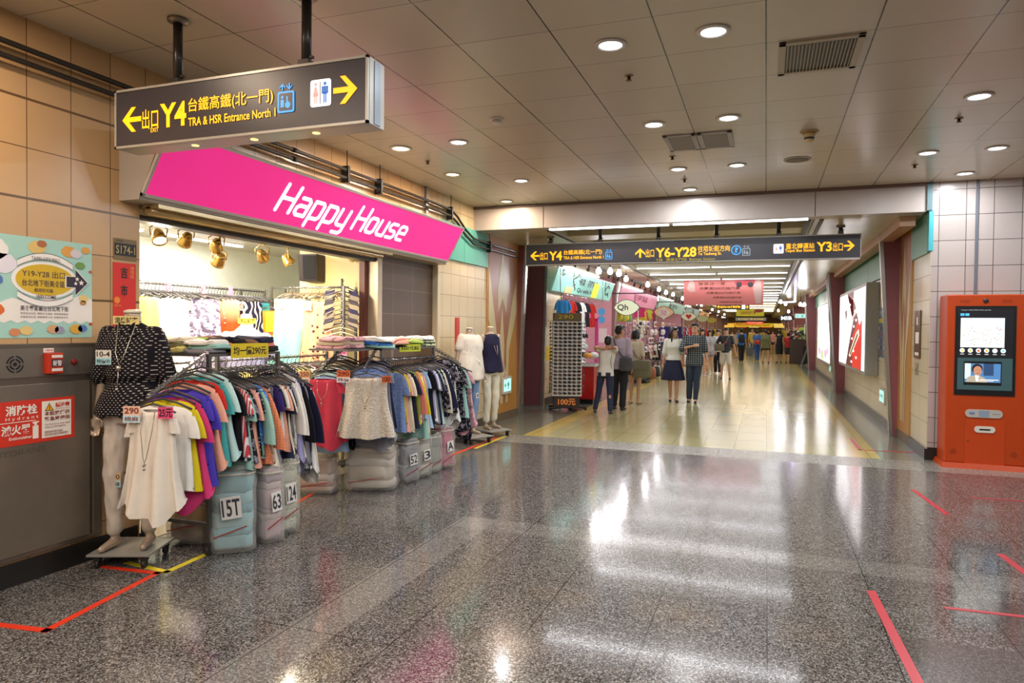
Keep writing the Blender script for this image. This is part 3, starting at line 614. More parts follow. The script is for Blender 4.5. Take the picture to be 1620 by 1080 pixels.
s = flat(FC, R_(2.48, .86, 3.286, 1.13), 'd2321e', t, 'red_sticker'); flat(FC, R_(3.068, .882, 3.262, 1.112), 'efe6d8', s, 'white_notice', 2)
text('消防栓', FC, 2.845, 1.042, .195, .062, M_CREAM, s, .03, d=.003); text('H y d r a n t', FC, 2.845, 1.008, .20, .026, M_CREAM, s, .01, d=.003)
flat(FC, R_(2.60, .999, 3.03, 1.003), 'efe6d8', s, 'line', 2); text('滅火器', FC, 2.82, .925, .178, .062, M_CREAM, s, .03, d=.003); text('Extinguisher', FC, 2.865, .89, .14, .024, M_CREAM, s, .02, d=.003)
flat(FC, R_(3.01, .888, 3.046, .968), 'efe6d8', s, 'extinguisher_icon', 2); flat(FC, [(3.02, .97), (3.036, .97), (3.036, .983), (3.05, .988), (3.05, .994), (3.01, .992), (3.01, .982), (3.02, .98)], 'efe6d8', s, 'extinguisher_icon', 2)
flat(FC, [(3.085, 1.05), (3.145, 1.05), (3.115, 1.10)], '2a2018', s, 'warning_triangle', 3); flat(FC, [(3.092, 1.054), (3.138, 1.054), (3.115, 1.093)], 'e8a818', s, 'warning_triangle', 4); text('!', FC, 3.112, 1.058, .006, .024, M_BLACK, s, .02, d=.006)
text('請注意', FC, 3.155, 1.068, .095, .03, M_RED, s, .03, d=.004); text('W A R N I N G', FC, 3.155, 1.054, .095, .009, M_RED, s, .0, d=.004)
text('本設施僅供', FC, 3.083, 1.02, .167, .028, mat('8a3a30'), s, .02, d=.004); text('緊急時使用', FC, 3.083, .985, .167, .028, mat('8a3a30'), s, .02, d=.004)
text('This Device is only used\nwhen an Emergency.', FC, 3.083, .94, .167, .03, mat('8a3a30'), s, 0, d=.004); text('非緊急使用移作他用\n違反者依法處以罰鍰四萬元', FC, 3.083, .893, .16, .032, mat('8a3a30'), s, .0, d=.004)
text('HYDRANT', FC, 2.78, .80, .32, .036, mat('746b60', .4, .5), t, .0, d=.001)
# pipes
def pipe(zoff, xo, label):
    t = thing('conduit_pipe', label, 'pipe', (XL + xo, 6, 3.2), group='pair of dark conduits along the left wall')
    x = XL + xo; P = [(x, -4, 3.17 + zoff), (x, 3.6, 3.17 + zoff), (x, 8.6, 3.19 + zoff), (x, 9.0, 3.18 + zoff), (x, 9.2, 3.12 + zoff), (x, 9.5, 2.97 + zoff), (x, 9.8, 2.88 + zoff), (x, 10.3, 2.87 + zoff), (x, 11.85, 2.88 + zoff)]
    MB().tube(P, .017, 10).build('pipe', mat('3b3630', .35, .5), t)
    for y in (4.1, 5.5, 7.0): MB().cyl((x, y - .03, P[1][2] + .008), (x, y + .03, P[1][2] + .008), .023, 10).build('coupling', mat('2a2622', .4, .5), t)
    return t
pipe(0, .07, 'lower of the two dark conduits running along the left wall'); pipe(.085, .07, 'upper of the two dark conduits running along the left wall')
for k, (y, dz) in enumerate(((4.7, 0), (6.38, 0), (7.05, 0), (8.98, 0), (10.45, -.31))):
    t = thing('pipe_clamp', ('black pipe clamp on a threaded rod, the %s one from the left along the conduits' % 'first second third fourth fifth'.split()[k]), 'clamp', (XL + .07, y, 3.2 + dz))
    box('clamp', (XL + .01, y - .018, 3.13 + dz), (XL + .10, y + .018, 3.31 + dz), M_BLACK, t, .004)
    MB().cyl((XL + .07, y, 3.31 + dz), (XL + .07, y, ZC if k < 4 else ZS), .006, 8).build('rod', M_DARK, t)
st('trim_15', (XL, 8.30, 2.96), (XL + .03, 8.36, ZC), mat('8a8a8a', .3, .6))
# floor tape
def tape(pts, wdt, c, label, z=.0012):
    b = MB()
    for p, q in zip(pts, pts[1:]):
        p = V(*p, z); q = V(*q, z); d = (q - p).normalized() * wdt / 2; b.bar(p - d, q + d, wdt, .0016)
    tag(b.build('floor_tape', mat(c, .35)), label, 'tape')
tape([(-4.2, 2.45), (-3.50, 2.55), (-3.66, 3.40), (-4.1, 3.36)], .045, 'dc3a20', 'red floor tape outline in front of the fire cabinet')
tape([(-4.0, 3.48), (-3.62, 3.44), (-3.66, 3.90)], .045, 'd8c020', 'yellow floor tape corner beside the near mannequin base')
tape([(-3.68, 7.5), (-3.68, 9.5), (-4.2, 9.6)], .05, 'd0431e', 'red floor tape running past the pair of mannequins'); tape([(-3.6, 8.5), (-3.6, 9.75)], .05, 'd4b82a', 'yellow floor tape beside the pair of mannequins')
tape([(.635, 4.75), (.70, 3.0)], .05, 'b8323c', 'long red floor tape stroke in the right foreground'); tape([(1.02, 4.64), (2.6, 4.72)], .035, 'b8323c', 'thin red floor tape across the right foreground')
tape([(1.43, 8.0), (1.52, 7.05)], .045, 'b8323c', 'short red floor tape stroke in front of the kiosk, farther one'); tape([(1.62, 5.9), (1.66, 5.4)], .05, 'b8323c', 'short red floor tape stroke at the right edge of the photo')
tape([(1.9, 7.85), (2.9, 7.9)], .03, 'b8323c', 'thin red floor tape across the floor in front of the kiosk')
tape([(1.22, 11.5), (1.22, 10.45), (1.85, 10.5)], .05, 'b8323c', 'red floor tape bracket beside the right corridor wall'); tape([(-4.2, 12.6), (-3.5, 12.7), (-3.45, 13.5)], .04, '8a3a2a', 'faded red floor tape bracket under the sunglasses rack')
tape([(-3.9, 4.9), (-4.05, 5.6)], .04, 'c8431e', 'red floor tape at the shop threshold between the racks')

# ------------------------------------------------------------------ shop interior shell
M_SW2 = mat('e9efe4', .5); M_SY = mat('efd9a0', .4)
st('wall_shop_back', (-7.0, 3.6, 0), (-6.8, 9.4, 2.7), M_SW2); st('wall_shop_left', (-6.8, 3.55, 0), (-4.44, 3.75, 2.7), M_SW2); st('wall_shop_far', (-6.8, 9.2, 0), (-5.4, 9.4, 2.7), M_SW2)
st('wall_shop_right', (-5.36, 7.1, 0), (-4.42, 7.17, 2.66), M_SY); st('wall_shop_right', (-5.36, 7.17, 0), (-5.30, 9.3, 2.66), M_SY)
st('ceiling', (-6.9, 3.6, 2.62), (-4.44, 9.3, 2.70), mat('e6dfd0', .4)); st('trim_17', (-4.47, 7.02, 0), (-4.40, 7.1, 2.62), mat('5a2a22', .35))
for k, (x0, y0, x1, y1) in enumerate(((-5.4, 4.1, -5.3, 5.3), (-5.4, 5.6, -5.3, 6.8), (-6.3, 4.4, -6.2, 5.6), (-6.3, 5.9, -6.2, 7.1))):
    t = thing('tube_light', 'bright tube light on the shop ceiling, %s' % ('nearest left', 'nearest right', 'rear left', 'rear right')[k], 'ceiling light', (x0 + .05, (y0 + y1) / 2, 2.62))
    box('tube', (x0 + .02, y0, 2.585), (x1 - .02, y1, 2.605), M_TUBE, t); box('housing', (x0, y0, 2.605), (x1, y1, 2.62), M_WHITE, t)
    area_light('lamp', (x0 + .05, (y0 + y1) / 2, 2.58), .05, 1.2, P_SHOP, (1, .97, .88), t)
t = thing('light_track', 'white ceiling track carrying the gold spotlights inside the shop', 'light track', (-4.7, 5.2, 2.6)); box('rail', (-4.73, 3.9, 2.58), (-4.67, 6.95, 2.62), M_WHITE, t)
b = MB()
for y in (4.55, 4.9, 5.3, 5.75, 6.2): b.box((-4.735, y - .15, 2.545), (-4.665, y + .1, 2.58))
b.build('driver_box', mat('e6e0d8', .4), t)
M_GOLD = mat('c9a055', .22, .85, name='gold')
def spot(y, zz, aim, label, lit):
    t = thing('track_spotlight', label, 'spotlight', (-4.7, y, 2.55), group=None)
    A = Vector(aim).normalized(); c = V(-4.7, y, zz)
    MB().cyl((-4.7, y, 2.58), (-4.7, y, zz + .11), .012, 8).build('stem', M_GOLD, t)
    side = A.cross(V(0, 0, 1)).normalized()
    MB().tube([c + side * .062, c + side * .07 + V(0, 0, .06), c + V(0, 0, .115), c - side * .07 + V(0, 0, .06), c - side * .062], .006, 8).build('bracket', M_GOLD, t)
    MB().lathe([(.001, -.06), (.03, -.058), (.045, -.03), (.048, -.01), (.058, .03), (.06, .06), (.052, .06), (.05, .045), (.001, .045)], c, 20, A).build('lamp_housing', M_GOLD, t)
    MB().lathe([(.001, .046), (.05, .046), (.05, .05), (.001, .052)], c, 20, A).build('lens', M_LAMPW if lit else mat('d8c8a0', .1, .3), t)
    if lit:
        l = area_light('lamp', c + A * .065, .09, .09, P_SPOT, (1, .82, .58), t, shape_='DISK'); l.rotation_euler = (-A).to_track_quat('Z', 'Y').to_euler()
for k, (y, zz, aim, lit) in enumerate(((4.38, 2.33, (.55, -.25, -.8), 1), (4.67, 2.34, (-.7, .3, -.6), 1), (5.02, 2.33, (-.5, .5, -.5), 1), (5.06, 2.20, (-.6, .2, -.6), 1), (5.63, 2.30, (-.3, .7, -.5), 1), (6.02, 2.29, (.35, .35, -.85), 1))):
    spot(y, zz, aim, 'gold track spotlight inside the shop, %s from the left' % ('first and brightest', 'second', 'third', 'fourth, hanging lowest', 'fifth', 'sixth, near the speaker')[k], lit)
t = thing('wall_speaker', 'black loudspeaker high on the yellow shop wall', 'speaker', (-5.11, 7.0, 2.13))
MB().hexa([(-5.26, 6.95, 2.14), (-4.97, 6.90, 2.13), (-4.99, 7.09, 2.13), (-5.22, 7.09, 2.13), (-5.27, 6.93, 2.46), (-4.96, 6.88, 2.45), (-4.99, 7.09, 2.45), (-5.22, 7.09, 2.45)]).build('cabinet', mat('24160f', .6), t, bevel=.008)
MB().hexa([(-5.18, 6.925, 2.16), (-4.98, 6.895, 2.15), (-4.98, 6.90, 2.15), (-5.18, 6.93, 2.16), (-5.18, 6.91, 2.44), (-4.97, 6.875, 2.43), (-4.97, 6.88, 2.43), (-5.18, 6.915, 2.44)]).build('grille', mat('0a0807', .95), t)
t = thing('security_camera', 'small dome camera at the top of the yellow shop wall', 'camera', (-4.62, 7.08, 2.40)); box('mount', (-4.68, 7.04, 2.41), (-4.56, 7.10, 2.47), M_WHITE, t, .01); MB().ball((-4.57, 7.03, 2.40), .045).build('dome', mat('b8a070', .2), t); MB().cyl((-4.72, 7.0, 2.43), (-4.66, 7.06, 2.43), .022).build('lens_barrel', M_BLACK, t)
t = thing('window_lattice', 'white lattice screen at the rear corner of the shop', 'screen', (-6.0, 9.1, 1.6)); b = MB()
for k in range(5): b.box((-6.15 + .17 * k, 9.14, 1.5), (-6.12 + .17 * k, 9.18, 2.6))
for z in (1.6, 1.95, 2.3): b.box((-6.15, 9.14, z), (-5.44, 9.18, z + .03))
b.build('lattice', M_WHITE, t)

# ------------------------------------------------------------------ right side: kiosk, cable plate, light boxes, map
FK = Fr((0, 9.55, 0), (1, 0, 0), (0, 0, 1)); M_OR = mat('b8400a', .38, name='orange enamel'); M_SCR = mat('0c0d12', .15)
t = thing('information_kiosk', 'tall orange information kiosk with a touch screen against the right wall', 'kiosk', (2.4, 9.7, 0))
box('cabinet', (2.02, 9.55, .06), (2.83, 9.93, 2.05), M_OR, t, .012); MB().hexa([(1.985, 9.50, 0), (2.87, 9.50, 0), (2.87, 9.95, 0), (1.985, 9.95, 0), (2.0, 9.53, .06), (2.85, 9.53, .06), (2.85, 9.93, .06), (2.0, 9.93, .06)]).build('plinth', M_OR, t)
shape(FK, R_(2.105, .865, 2.715, 1.915), M_BLACK, t, 'screen_bezel', 0, .008)
def glow(c, e=.8): return mat(c, .4, emit=e)
s = shape(FK, R_(2.135, 1.31, 2.685, 1.885), glow('16161a', .5), t, 'screen', .008, .009); s2 = shape(FK, R_(2.135, .93, 2.685, 1.305), glow('30484a', .7), t, 'lower_screen', .008, .009)
shape(FK, R_(2.16, 1.43, 2.60, 1.775), glow('e9ece0', .85), s, 'map_window', .009, .010); shape(FK, [(2.16, 1.745), (2.60, 1.62), (2.60, 1.775), (2.16, 1.775)], glow('c9d2d6', .85), s, 'map_area', .010, .0105)
rr = random.Random(3); b = MB(); b2 = MB()
for k in range(70):
    a = 2.18 + rr.random() * .40; z = 1.45 + rr.random() * .21
    (b if rr.random() < .8 else b2).prism(FK, circle(a, z, .0055, 6), .0105, .011)
b.build('map_pins', glow('c07a70', .7), s); b2.build('map_pins', glow('4a6a90', .7), s)
text('Taipei City Mall shop guide', FK, 2.16, 1.862, .30, .01, glow('d8d8d8'), s, 0, d=.009)
for k in range(2): shape(FK, R_(2.155 + .05 * k, 1.80, 2.195 + .05 * k, 1.828), glow('48a8e0', .9), s, 'tab', .009, .010)
for k, c in enumerate(('e8d060', 'e0b850', 'd06040', 'e0a030', 'd8e4f0', '80c0e0')):
    shape(FK, circle(2.18 + .082 * k, 1.392, .026, 16), glow('e8eef0', .8), s, 'icon', .009, .010); shape(FK, circle(2.18 + .082 * k, 1.39, .015, 12), glow(c, .8), s, 'icon_mark', .010, .011)
    shape(FK, R_(2.16 + .082 * k, 1.345, 2.20 + .082 * k, 1.352), glow('d8d8d8', .8), s, 'icon_caption', .009, .010)
shape(FK, R_(2.20, .985, 2.58, 1.265), M_BLACK, s2, 'video_frame', .009, .010); v = shape(FK, R_(2.21, 1.02, 2.57, 1.24), glow('4a78a8', .8), s2, 'video', .010, .011)
shape(FK, R_(2.21, 1.06, 2.27, 1.24), glow('c8dce0', .8), s2, 'video_backdrop', .011, .0115); shape(FK, R_(2.40, 1.10, 2.50, 1.24), glow('2a4466', .8), s2, 'video_backdrop', .011, .0115)
shape(FK, [(2.22, 1.02), (2.44, 1.02), (2.41, 1.075), (2.36, 1.10), (2.30, 1.10), (2.24, 1.08)], glow('a89f8c', .7), s2, 'newsreader_jacket', .0115, .012)
shape(FK, [(2.315, 1.105), (2.355, 1.105), (2.345, 1.03), (2.325, 1.03)], glow('e8e8e8', .8), s2, 'newsreader_shirt', .012, .0122)
shape(FK, circle(2.335, 1.175, .055, 24, .062), glow('241c1a', .6), s2, 'newsreader_hair', .0122, .0126); shape(FK, circle(2.34, 1.155, .043, 24, .056), glow('b98468', .7), s2, 'newsreader_face', .0126, .013)
b = MB(); b.prism(FK, circle(2.325, 1.165, .006, 8, .003), .013, .0133); b.prism(FK, circle(2.358, 1.165, .006, 8, .003), .013, .0133); b.prism(FK, circle(2.342, 1.125, .012, 8, .003), .013, .0133); b.build('newsreader_features', glow('3a201c', .5), s2)
shape(FK, R_(2.36, 1.045, 2.55, 1.055), glow('e8e0d8', .8), s2, 'caption', .0133, .014); shape(FK, R_(2.34, 1.030, 2.50, 1.038), glow('c8c8c0', .8), s2, 'caption', .0133, .014)
shape(FK, rrect(2.225, .605, .375, .095, .045), mat('cfc8bd', .3, .3), t, 'control_strip', 0, .012); shape(FK, R_(2.36, .617, 2.465, .69), mat('8f9fb0', .3), t, 'small_display', .012, .014); shape(FK, R_(2.265, .64, 2.32, .668), mat('6f88a8', .3), t, 'button', .012, .014); text('EasyCard', FK, 2.50, .645, .07, .014, mat('4a4a4a'), t, 0, d=.012)
shape(FK, [(2.228, .03), (2.628, .03), (2.628, .585), (2.228, .585)], mat('c0420c', .4), t, 'door', 0, .004); shape(FK, rrect(2.32, .43, .21, .075, .036), mat('dcd6c8', .3), t, 'slot_plate', .004, .014); shape(FK, R_(2.37, .457, 2.48, .475), M_BLACK, t, 'slot', .014, .015)
MB().lathe([(.001, 0), (.012, 0), (.01, .008), (.001, .01)], (2.255, 9.55, .33), 12, (0, -1, 0)).build('lock', mat('8a5a20', .3, .6), t)
b = MB()
for cx in (2.11, 2.72):
    for k in range(14): b.prism(FK, circle(cx + .035 * math.sqrt((k + .5) / 14) * math.cos(k * 2.4), .19 + .035 * math.sqrt((k + .5) / 14) * math.sin(k * 2.4), .005, 6), 0, .003)
b.build('speaker_holes', mat('5a1c04', .6), t)
MB().lathe([(.001, 0), (.028, 0), (.026, .01), (.001, .006)], (2.41, 9.55, 1.975), 16, (0, -1, 0)).build('camera_eye', mat('3a3030', .2), t)
b = MB()
for cx in (2.2, 2.62):
    for k in range(4): b.prism(FK, R_(cx - .05, 1.955 + .01 * k, cx + .05, 1.959 + .01 * k), 0, .002)
b.build('vent_slots', mat('a0380a', .5), t)
FR = Fr((XR - .004, 0, 0), (0, -1, 0), (0, 0, 1))              # right corridor wall: a = -y
def RR(y0, z0, y1, z1): return [(-y1, z0), (-y0, z0), (-y0, z1), (-y1, z1)]
t = thing('wall_plate', 'narrow bronze plate with white symbols on the right corner wall', 'sign', (XR, 10.6, 1.2)); shape(FR, RR(10.45, 1.25, 10.83, 1.89), mat('6a4c30', .3, .5), t, 'plate', .001, .012)
for z0, z1, y0, y1 in ((1.70, 1.80, 10.6, 10.68), (1.45, 1.60, 10.52, 10.74), (1.29, 1.33, 10.53, 10.76)): shape(FR, RR(y0, z0, y1, z1), M_CREAM, t, 'symbol', .012, .013)
t = thing('wall_socket', 'small metal outlet under the bronze plate', 'socket', (XR, 10.6, 1.05)); shape(FR, RR(10.6, 1.03, 10.72, 1.19), mat('b0a890', .3, .5), t, 'cover', 0, .012); shape(FR, RR(10.64, 1.07, 10.68, 1.12), M_BLACK, t, 'hole', .012, .014)
t = thing('wall_notice', 'small photo mosaic poster on the cream wall beside the right fin', 'poster', (XR, 13.6, 1.2)); shape(FR, RR(12.6, 1.15, 14.6, 2.02), mat('4f6a86', .5), t, 'paper', .001, .004)
for i in range(6):
    for j in range(5): shape(FR, RR(12.7 + i * .31, 1.18 + j * .11, 12.95 + i * .31, 1.26 + j * .11), mat(('8a6a60', '4a3a58', 'b09a8a', '6a4a50', '9a90a8', '3a3444')[(i * 3 + j * 2) % 6], .5), t, 'photo', .004, .005)
shape(FR, RR(12.7, 1.76, 14.5, 1.84), mat('c8b030', .5), t, 'yellow_band', .004, .005); text('TAIPEI METRO MALL', FR, -14.45, 1.88, 1.6, .1, mat('e0e4ea'), t, 0, d=.005)
M_BOX = mat('a8a7a2', .4, .25)
def lightbox(y0, y1, z0, z1, label, fn, xf=1.70):
    t = thing('advertising_light_box', label, 'light box', (XR - .1, (y0 + y1) / 2, z0))
    box('casing', (xf, y0, z0), (XR - .004, y1, z1), M_BOX, t, .006)
    F = Fr((xf, 0, 0), (0, -1, 0), (0, 0, 1)); shape(F, RR(y0 + .09, z0 + .07, y1 - .09, z1 - .07), mat('f4f0f6', .4, emit=1.35), t, 'lit_panel', .001, .006)
    fn(F, t, y0 + .09, y1 - .09, z0 + .07, z1 - .07)
    l = area_light('panel_glow', (xf - .02, (y0 + y1) / 2, (z0 + z1) / 2), y1 - y0 - .2, z1 - z0 - .2, 22, (1, .97, 1), t); l.rotation_euler = (0, PI / 2, 0); l.data.size, l.data.size_y = z1 - z0 - .2, y1 - y0 - .2
def art1(F, t, y0, y1, z0, z1):
    W, H = y1 - y0, z1 - z0
    def q(pts, c, e, nm, lv): shape(F, [(-(y1 - a * W), z0 + b * H) for a, b in pts], mat(c, .4, emit=e), t, nm, .006 + lv * .001, .007 + lv * .001)
    q([(.36, 1), (.62, 1), (.60, .6), (.46, .3), (.34, .0), (.86, .0), (.86, .5), (.66, .85)], '6a2c28', .5, 'brown_shape', 0)
    q([(.60, .0), (.92, .0), (.92, .62), (.84, .55), (.78, .62), (.70, .50), (.60, .42)], 'c8281c', .9, 'red_shape', 1)
    q([(.30, .62), (.36, .7), (.34, .78), (.26, .76)], '5a3a48', .7, 'eye_mark', 0)
    q([(.46, .14), (.52, .12), (.84, .42), (.82, .50), (.74, .46)], 'efe4d0', 1.0, 'chocolate_bar', 2); q([(.50, .16), (.54, .15), (.80, .42), (.78, .46)], '7a4a28', .5, 'bar_band', 3)
    for a, b in ((.42, .30), (.50, .48), (.56, .36), (.62, .52), (.70, .60), (.62, .20), (.72, .12), (.55, .05), (.66, .72), (.46, .82)): q([(a, b), (a + .05, b), (a + .05, b + .03), (a, b + .03)], 'fbeeee', 1.2, 'square_mark', 4)
    text('Crispy', F, -(y1 - .55 * W), z0 + .50 * H, .30 * W, .12 * H, M_SW, t, .02, d=.011, rot=.35)
def art2(F, t, y0, y1, z0, z1):
    W, H = y1 - y0, z1 - z0
    for a, b, r, c in ((.2, .15, .10, 'd8a0b8'), (.45, .10, .12, 'b8c890'), (.7, .14, .10, 'e0a8c0'), (.85, .2, .08, 'c8b0d8'), (.3, .3, .08, 'e8e0b8'), (.6, .45, .1, 'e4ecd0'), (.3, .75, .12, 'e6ecc0'), (.75, .8, .1, 'eef0d8')):
        shape(F, circle(-(y1 - a * W), z0 + b * H, r * W, 16, r * H * .8), mat(c, .4, emit=1.1), t, 'pastel_shape', .006, .007)
lightbox(14.1, 18.9, .80, 2.50, 'bright lit advertising box with red and brown artwork, nearer on the right wall', art1)
lightbox(21.4, 26.6, .62, 2.45, 'bright lit advertising box with pale pastel artwork, farther on the right wall', art2)
def exit_plate(F, a, z, w_, h_, label, loc):
    t = thing('exit_sign', label, 'sign', loc); shape(F, rrect(a, z, w_, h_, .012), mat('c9c6bc', .35), t, 'casing', .0, .03); shape(F, R_(a + .03 * w_ * 3, z + .14 * h_, a + w_ * .91, z + h_ * .86), mat('a8e8dc', .4, emit=1.0), t, 'lit_face', .03, .032)
    shape(F, arrow_pts(a + w_ * .14, z + h_ * .35, w_ * .25, h_ * .3, 'left'), mat('208a78', .4, emit=.3), t, 'arrow', .032, .033); person_icon(Fr(F.p(0, 0, .026), F.u, F.v), a + w_ * .48, z + h_ * .24, w_ * .22, h_ * .5, t, mat('208a78', .4, emit=.3))
exit_plate(Fr((XL + .035, 0, 0), (0, 1, 0), (0, 0, 1)), 11.15, .46, .42, .30, 'small lit exit sign low on the left ochre pilaster', (XL, 11.2, .5))
exit_plate(FR, -13.7, .36, .55, .27, 'small lit exit sign low on the right corridor wall', (XR, 13.5, .4))
exit_plate(FR, -24.0, .34, .6, .28, 'tiny exit sign low on the wall under the far light box', (XR, 24, .4))
t = thing('wall_notice', 'small red fire extinguisher notice on the beige wall beside the white shirt mannequin', 'sign', (XL, 9.4, 1.2)); shape(FL, R_(9.30, 1.26, 9.42, 1.75), mat('c0301c', .4), t, 'plate', .0, .02)
# ------------------------------------------------------------------ bodies and clothes: soft continuous surfaces
from mathutils import noise as mnoise
def soft(parts, voxel, name, m, parent, wr=0.0, wscale=9.0, smooth=4, cut=None):
    """union of tapered limbs, ellipsoids and lofts, fused into one smooth skin"""
    b = MB()
    for p in parts:
        if p[0] == 'cap':
            a, c, r0, r1 = Vector(p[1]), Vector(p[2]), p[3], p[4]; d = c - a; L = d.length or 1e-4; d = d / L
            sq = p[5] if len(p) > 5 else 1.0
            prof = [(r0 * math.sin(t), -r0 * math.cos(t)) for t in (.05, .5, 1.0, 1.57)] + [(r1 * math.cos(t), L + r1 * math.sin(t)) for t in (0, .57, 1.07, 1.52)]
            q = V(0, 0, 1).rotation_difference(d)
            b.rings([[a + q @ V(r * math.cos(k * PI / 6), r * sq * math.sin(k * PI / 6), h) for k in range(12)] for r, h in prof])
        elif p[0] == 'ell': b.ball(p[1], 1.0, 16, 10, p[2])
        elif p[0] == 'loft':
            b.rings([[Vector(c) + V(rx * math.cos(k * PI / 12), ry * math.sin(k * PI / 12), 0) for k in range(24)] for c, (rx, ry) in p[1]])
        elif p[0] == 'pleat':                                  # flared skirt with pleats
            b.rings([[Vector(c) + V(rx * (1 + a * math.cos(n * k * PI / 24)) * math.cos(k * PI / 24), ry * (1 + a * math.cos(n * k * PI / 24)) * math.sin(k * PI / 24), 0) for k in range(48)] for c, (rx, ry), a, n in p[1]])
    bmesh.ops.recalc_face_normals(b.bm, faces=b.bm.faces)
    me = bpy.data.meshes.new('t'); b.bm.to_mesh(me); b.bm.free(); o = bpy.data.objects.new('t', me); COL.objects.link(o)
    r = o.modifiers.new('r', 'REMESH'); r.mode = 'VOXEL'; r.voxel_size = voxel; r.use_smooth_shade = True
    s = o.modifiers.new('s', 'SMOOTH'); s.factor = .5; s.iterations = smooth
    dg = bpy.context.evaluated_depsgraph_get(); dg.update(); out = bpy.data.meshes.new_from_object(o.evaluated_get(dg)); bpy.data.objects.remove(o)
    if wr:
        for v in out.vertices:
            c = v.co; v.co = c + v.normal * wr * mnoise.noise(V(c.x * wscale, c.y * wscale, c.z * wscale * .45))
    out.materials.clear(); out.materials.append(m); out.name = name
    o = bpy.data.objects.new(name, out); COL.objects.link(o)
    if parent: o.parent = parent
    return o
def ik(a, b, l1, l2, pole):
    a, b = Vector(a), Vector(b); d = b - a; L = min(d.length, (l1 + l2) * .999)
    d.normalize(); x = (l1 * l1 - l2 * l2 + L * L) / (2 * L); h = math.sqrt(max(0, l1 * l1 - x * x))
    p = Vector(pole); p = (p - p.dot(d) * d).normalized(); return a + d * x + p * h, a + d * L
def hand_parts(w, d, s, palm_n, curl=.35, side=1):
    """palm, four unequal bent fingers and a thumb from the side of the palm"""
    d = Vector(d).normalized(); n = Vector(palm_n); n = (n - n.dot(d) * d).normalized(); u = d.cross(n) * side
    w = Vector(w); P = [('cap', w, w + d * .075 * s, .023 * s, .030 * s, .6), ('cap', w + u * .015 * s + d * .04 * s, w - u * .018 * s + d * .05 * s, .022 * s, .022 * s)]
    for k, (o, L) in enumerate(((.030, .060), (.010, .070), (-.010, .066), (-.029, .050))):
        a = w + d * .085 * s + u * o * s; m = a + (d + n * curl * .4 + u * o * 3).normalized() * L * .5 * s; e = m + (d + n * curl * 1.6).normalized() * L * .5 * s
        P += [('cap', a - d * .02 * s, m, .0095 * s, .0088 * s), ('cap', m, e, .0088 * s, .0078 * s)]
    a = w + d * .03 * s + u * .024 * s; m = a + (d * .7 + u * .75 + n * .3).normalized() * .035 * s
    return P + [('cap', a, m, .012 * s, .011 * s), ('cap', m, m + (d + u * .15 + n * .4).normalized() * .03 * s, .010 * s, .009 * s)]
M_SKIN = mat('c99a78', .5, name='skin'); M_SKIN2 = mat('b98562', .5, name='tanned skin'); M_HAIR = mat('14100f', .35, name='black hair'); M_PEARL = mat('b9a690', .22, .35, name='pearl mannequin', coat=.5)
def skeleton(s, feet, hands, fem, lean=(0, 0)):
    lx, ly = lean; k = {}
    k['hip'] = [V(sd * .088 * s, 0, .90 * s) for sd in (-1, 1)]; sw = (.155 if fem else .175) * s
    k['sho'] = [V(sd * sw + lx, ly, 1.405 * s) for sd in (-1, 1)]; k['neck'] = V(lx, ly + .005, 1.46 * s); k['head'] = V(lx * 1.1, ly * 1.2 - .012 * s, 1.595 * s)
    k['ank'] = [V(f[0] * s, f[1] * s, (.085 + (f[2] if len(f) > 2 else 0)) * s) for f in feet]
    k['knee'] = []
    for i in (0, 1):
        m, e = ik(k['hip'][i], k['ank'][i], .412 * s, .408 * s, (0, -1, 0)); k['knee'].append(m)
    k['elb'] = []; k['wri'] = []
    for i, (t_, pole) in enumerate(hands):
        m, e = ik(k['sho'][i], Vector(t_) * s + V(lx, ly, 0), .285 * s, .25 * s, pole); k['elb'].append(m); k['wri'].append(e)
    return k
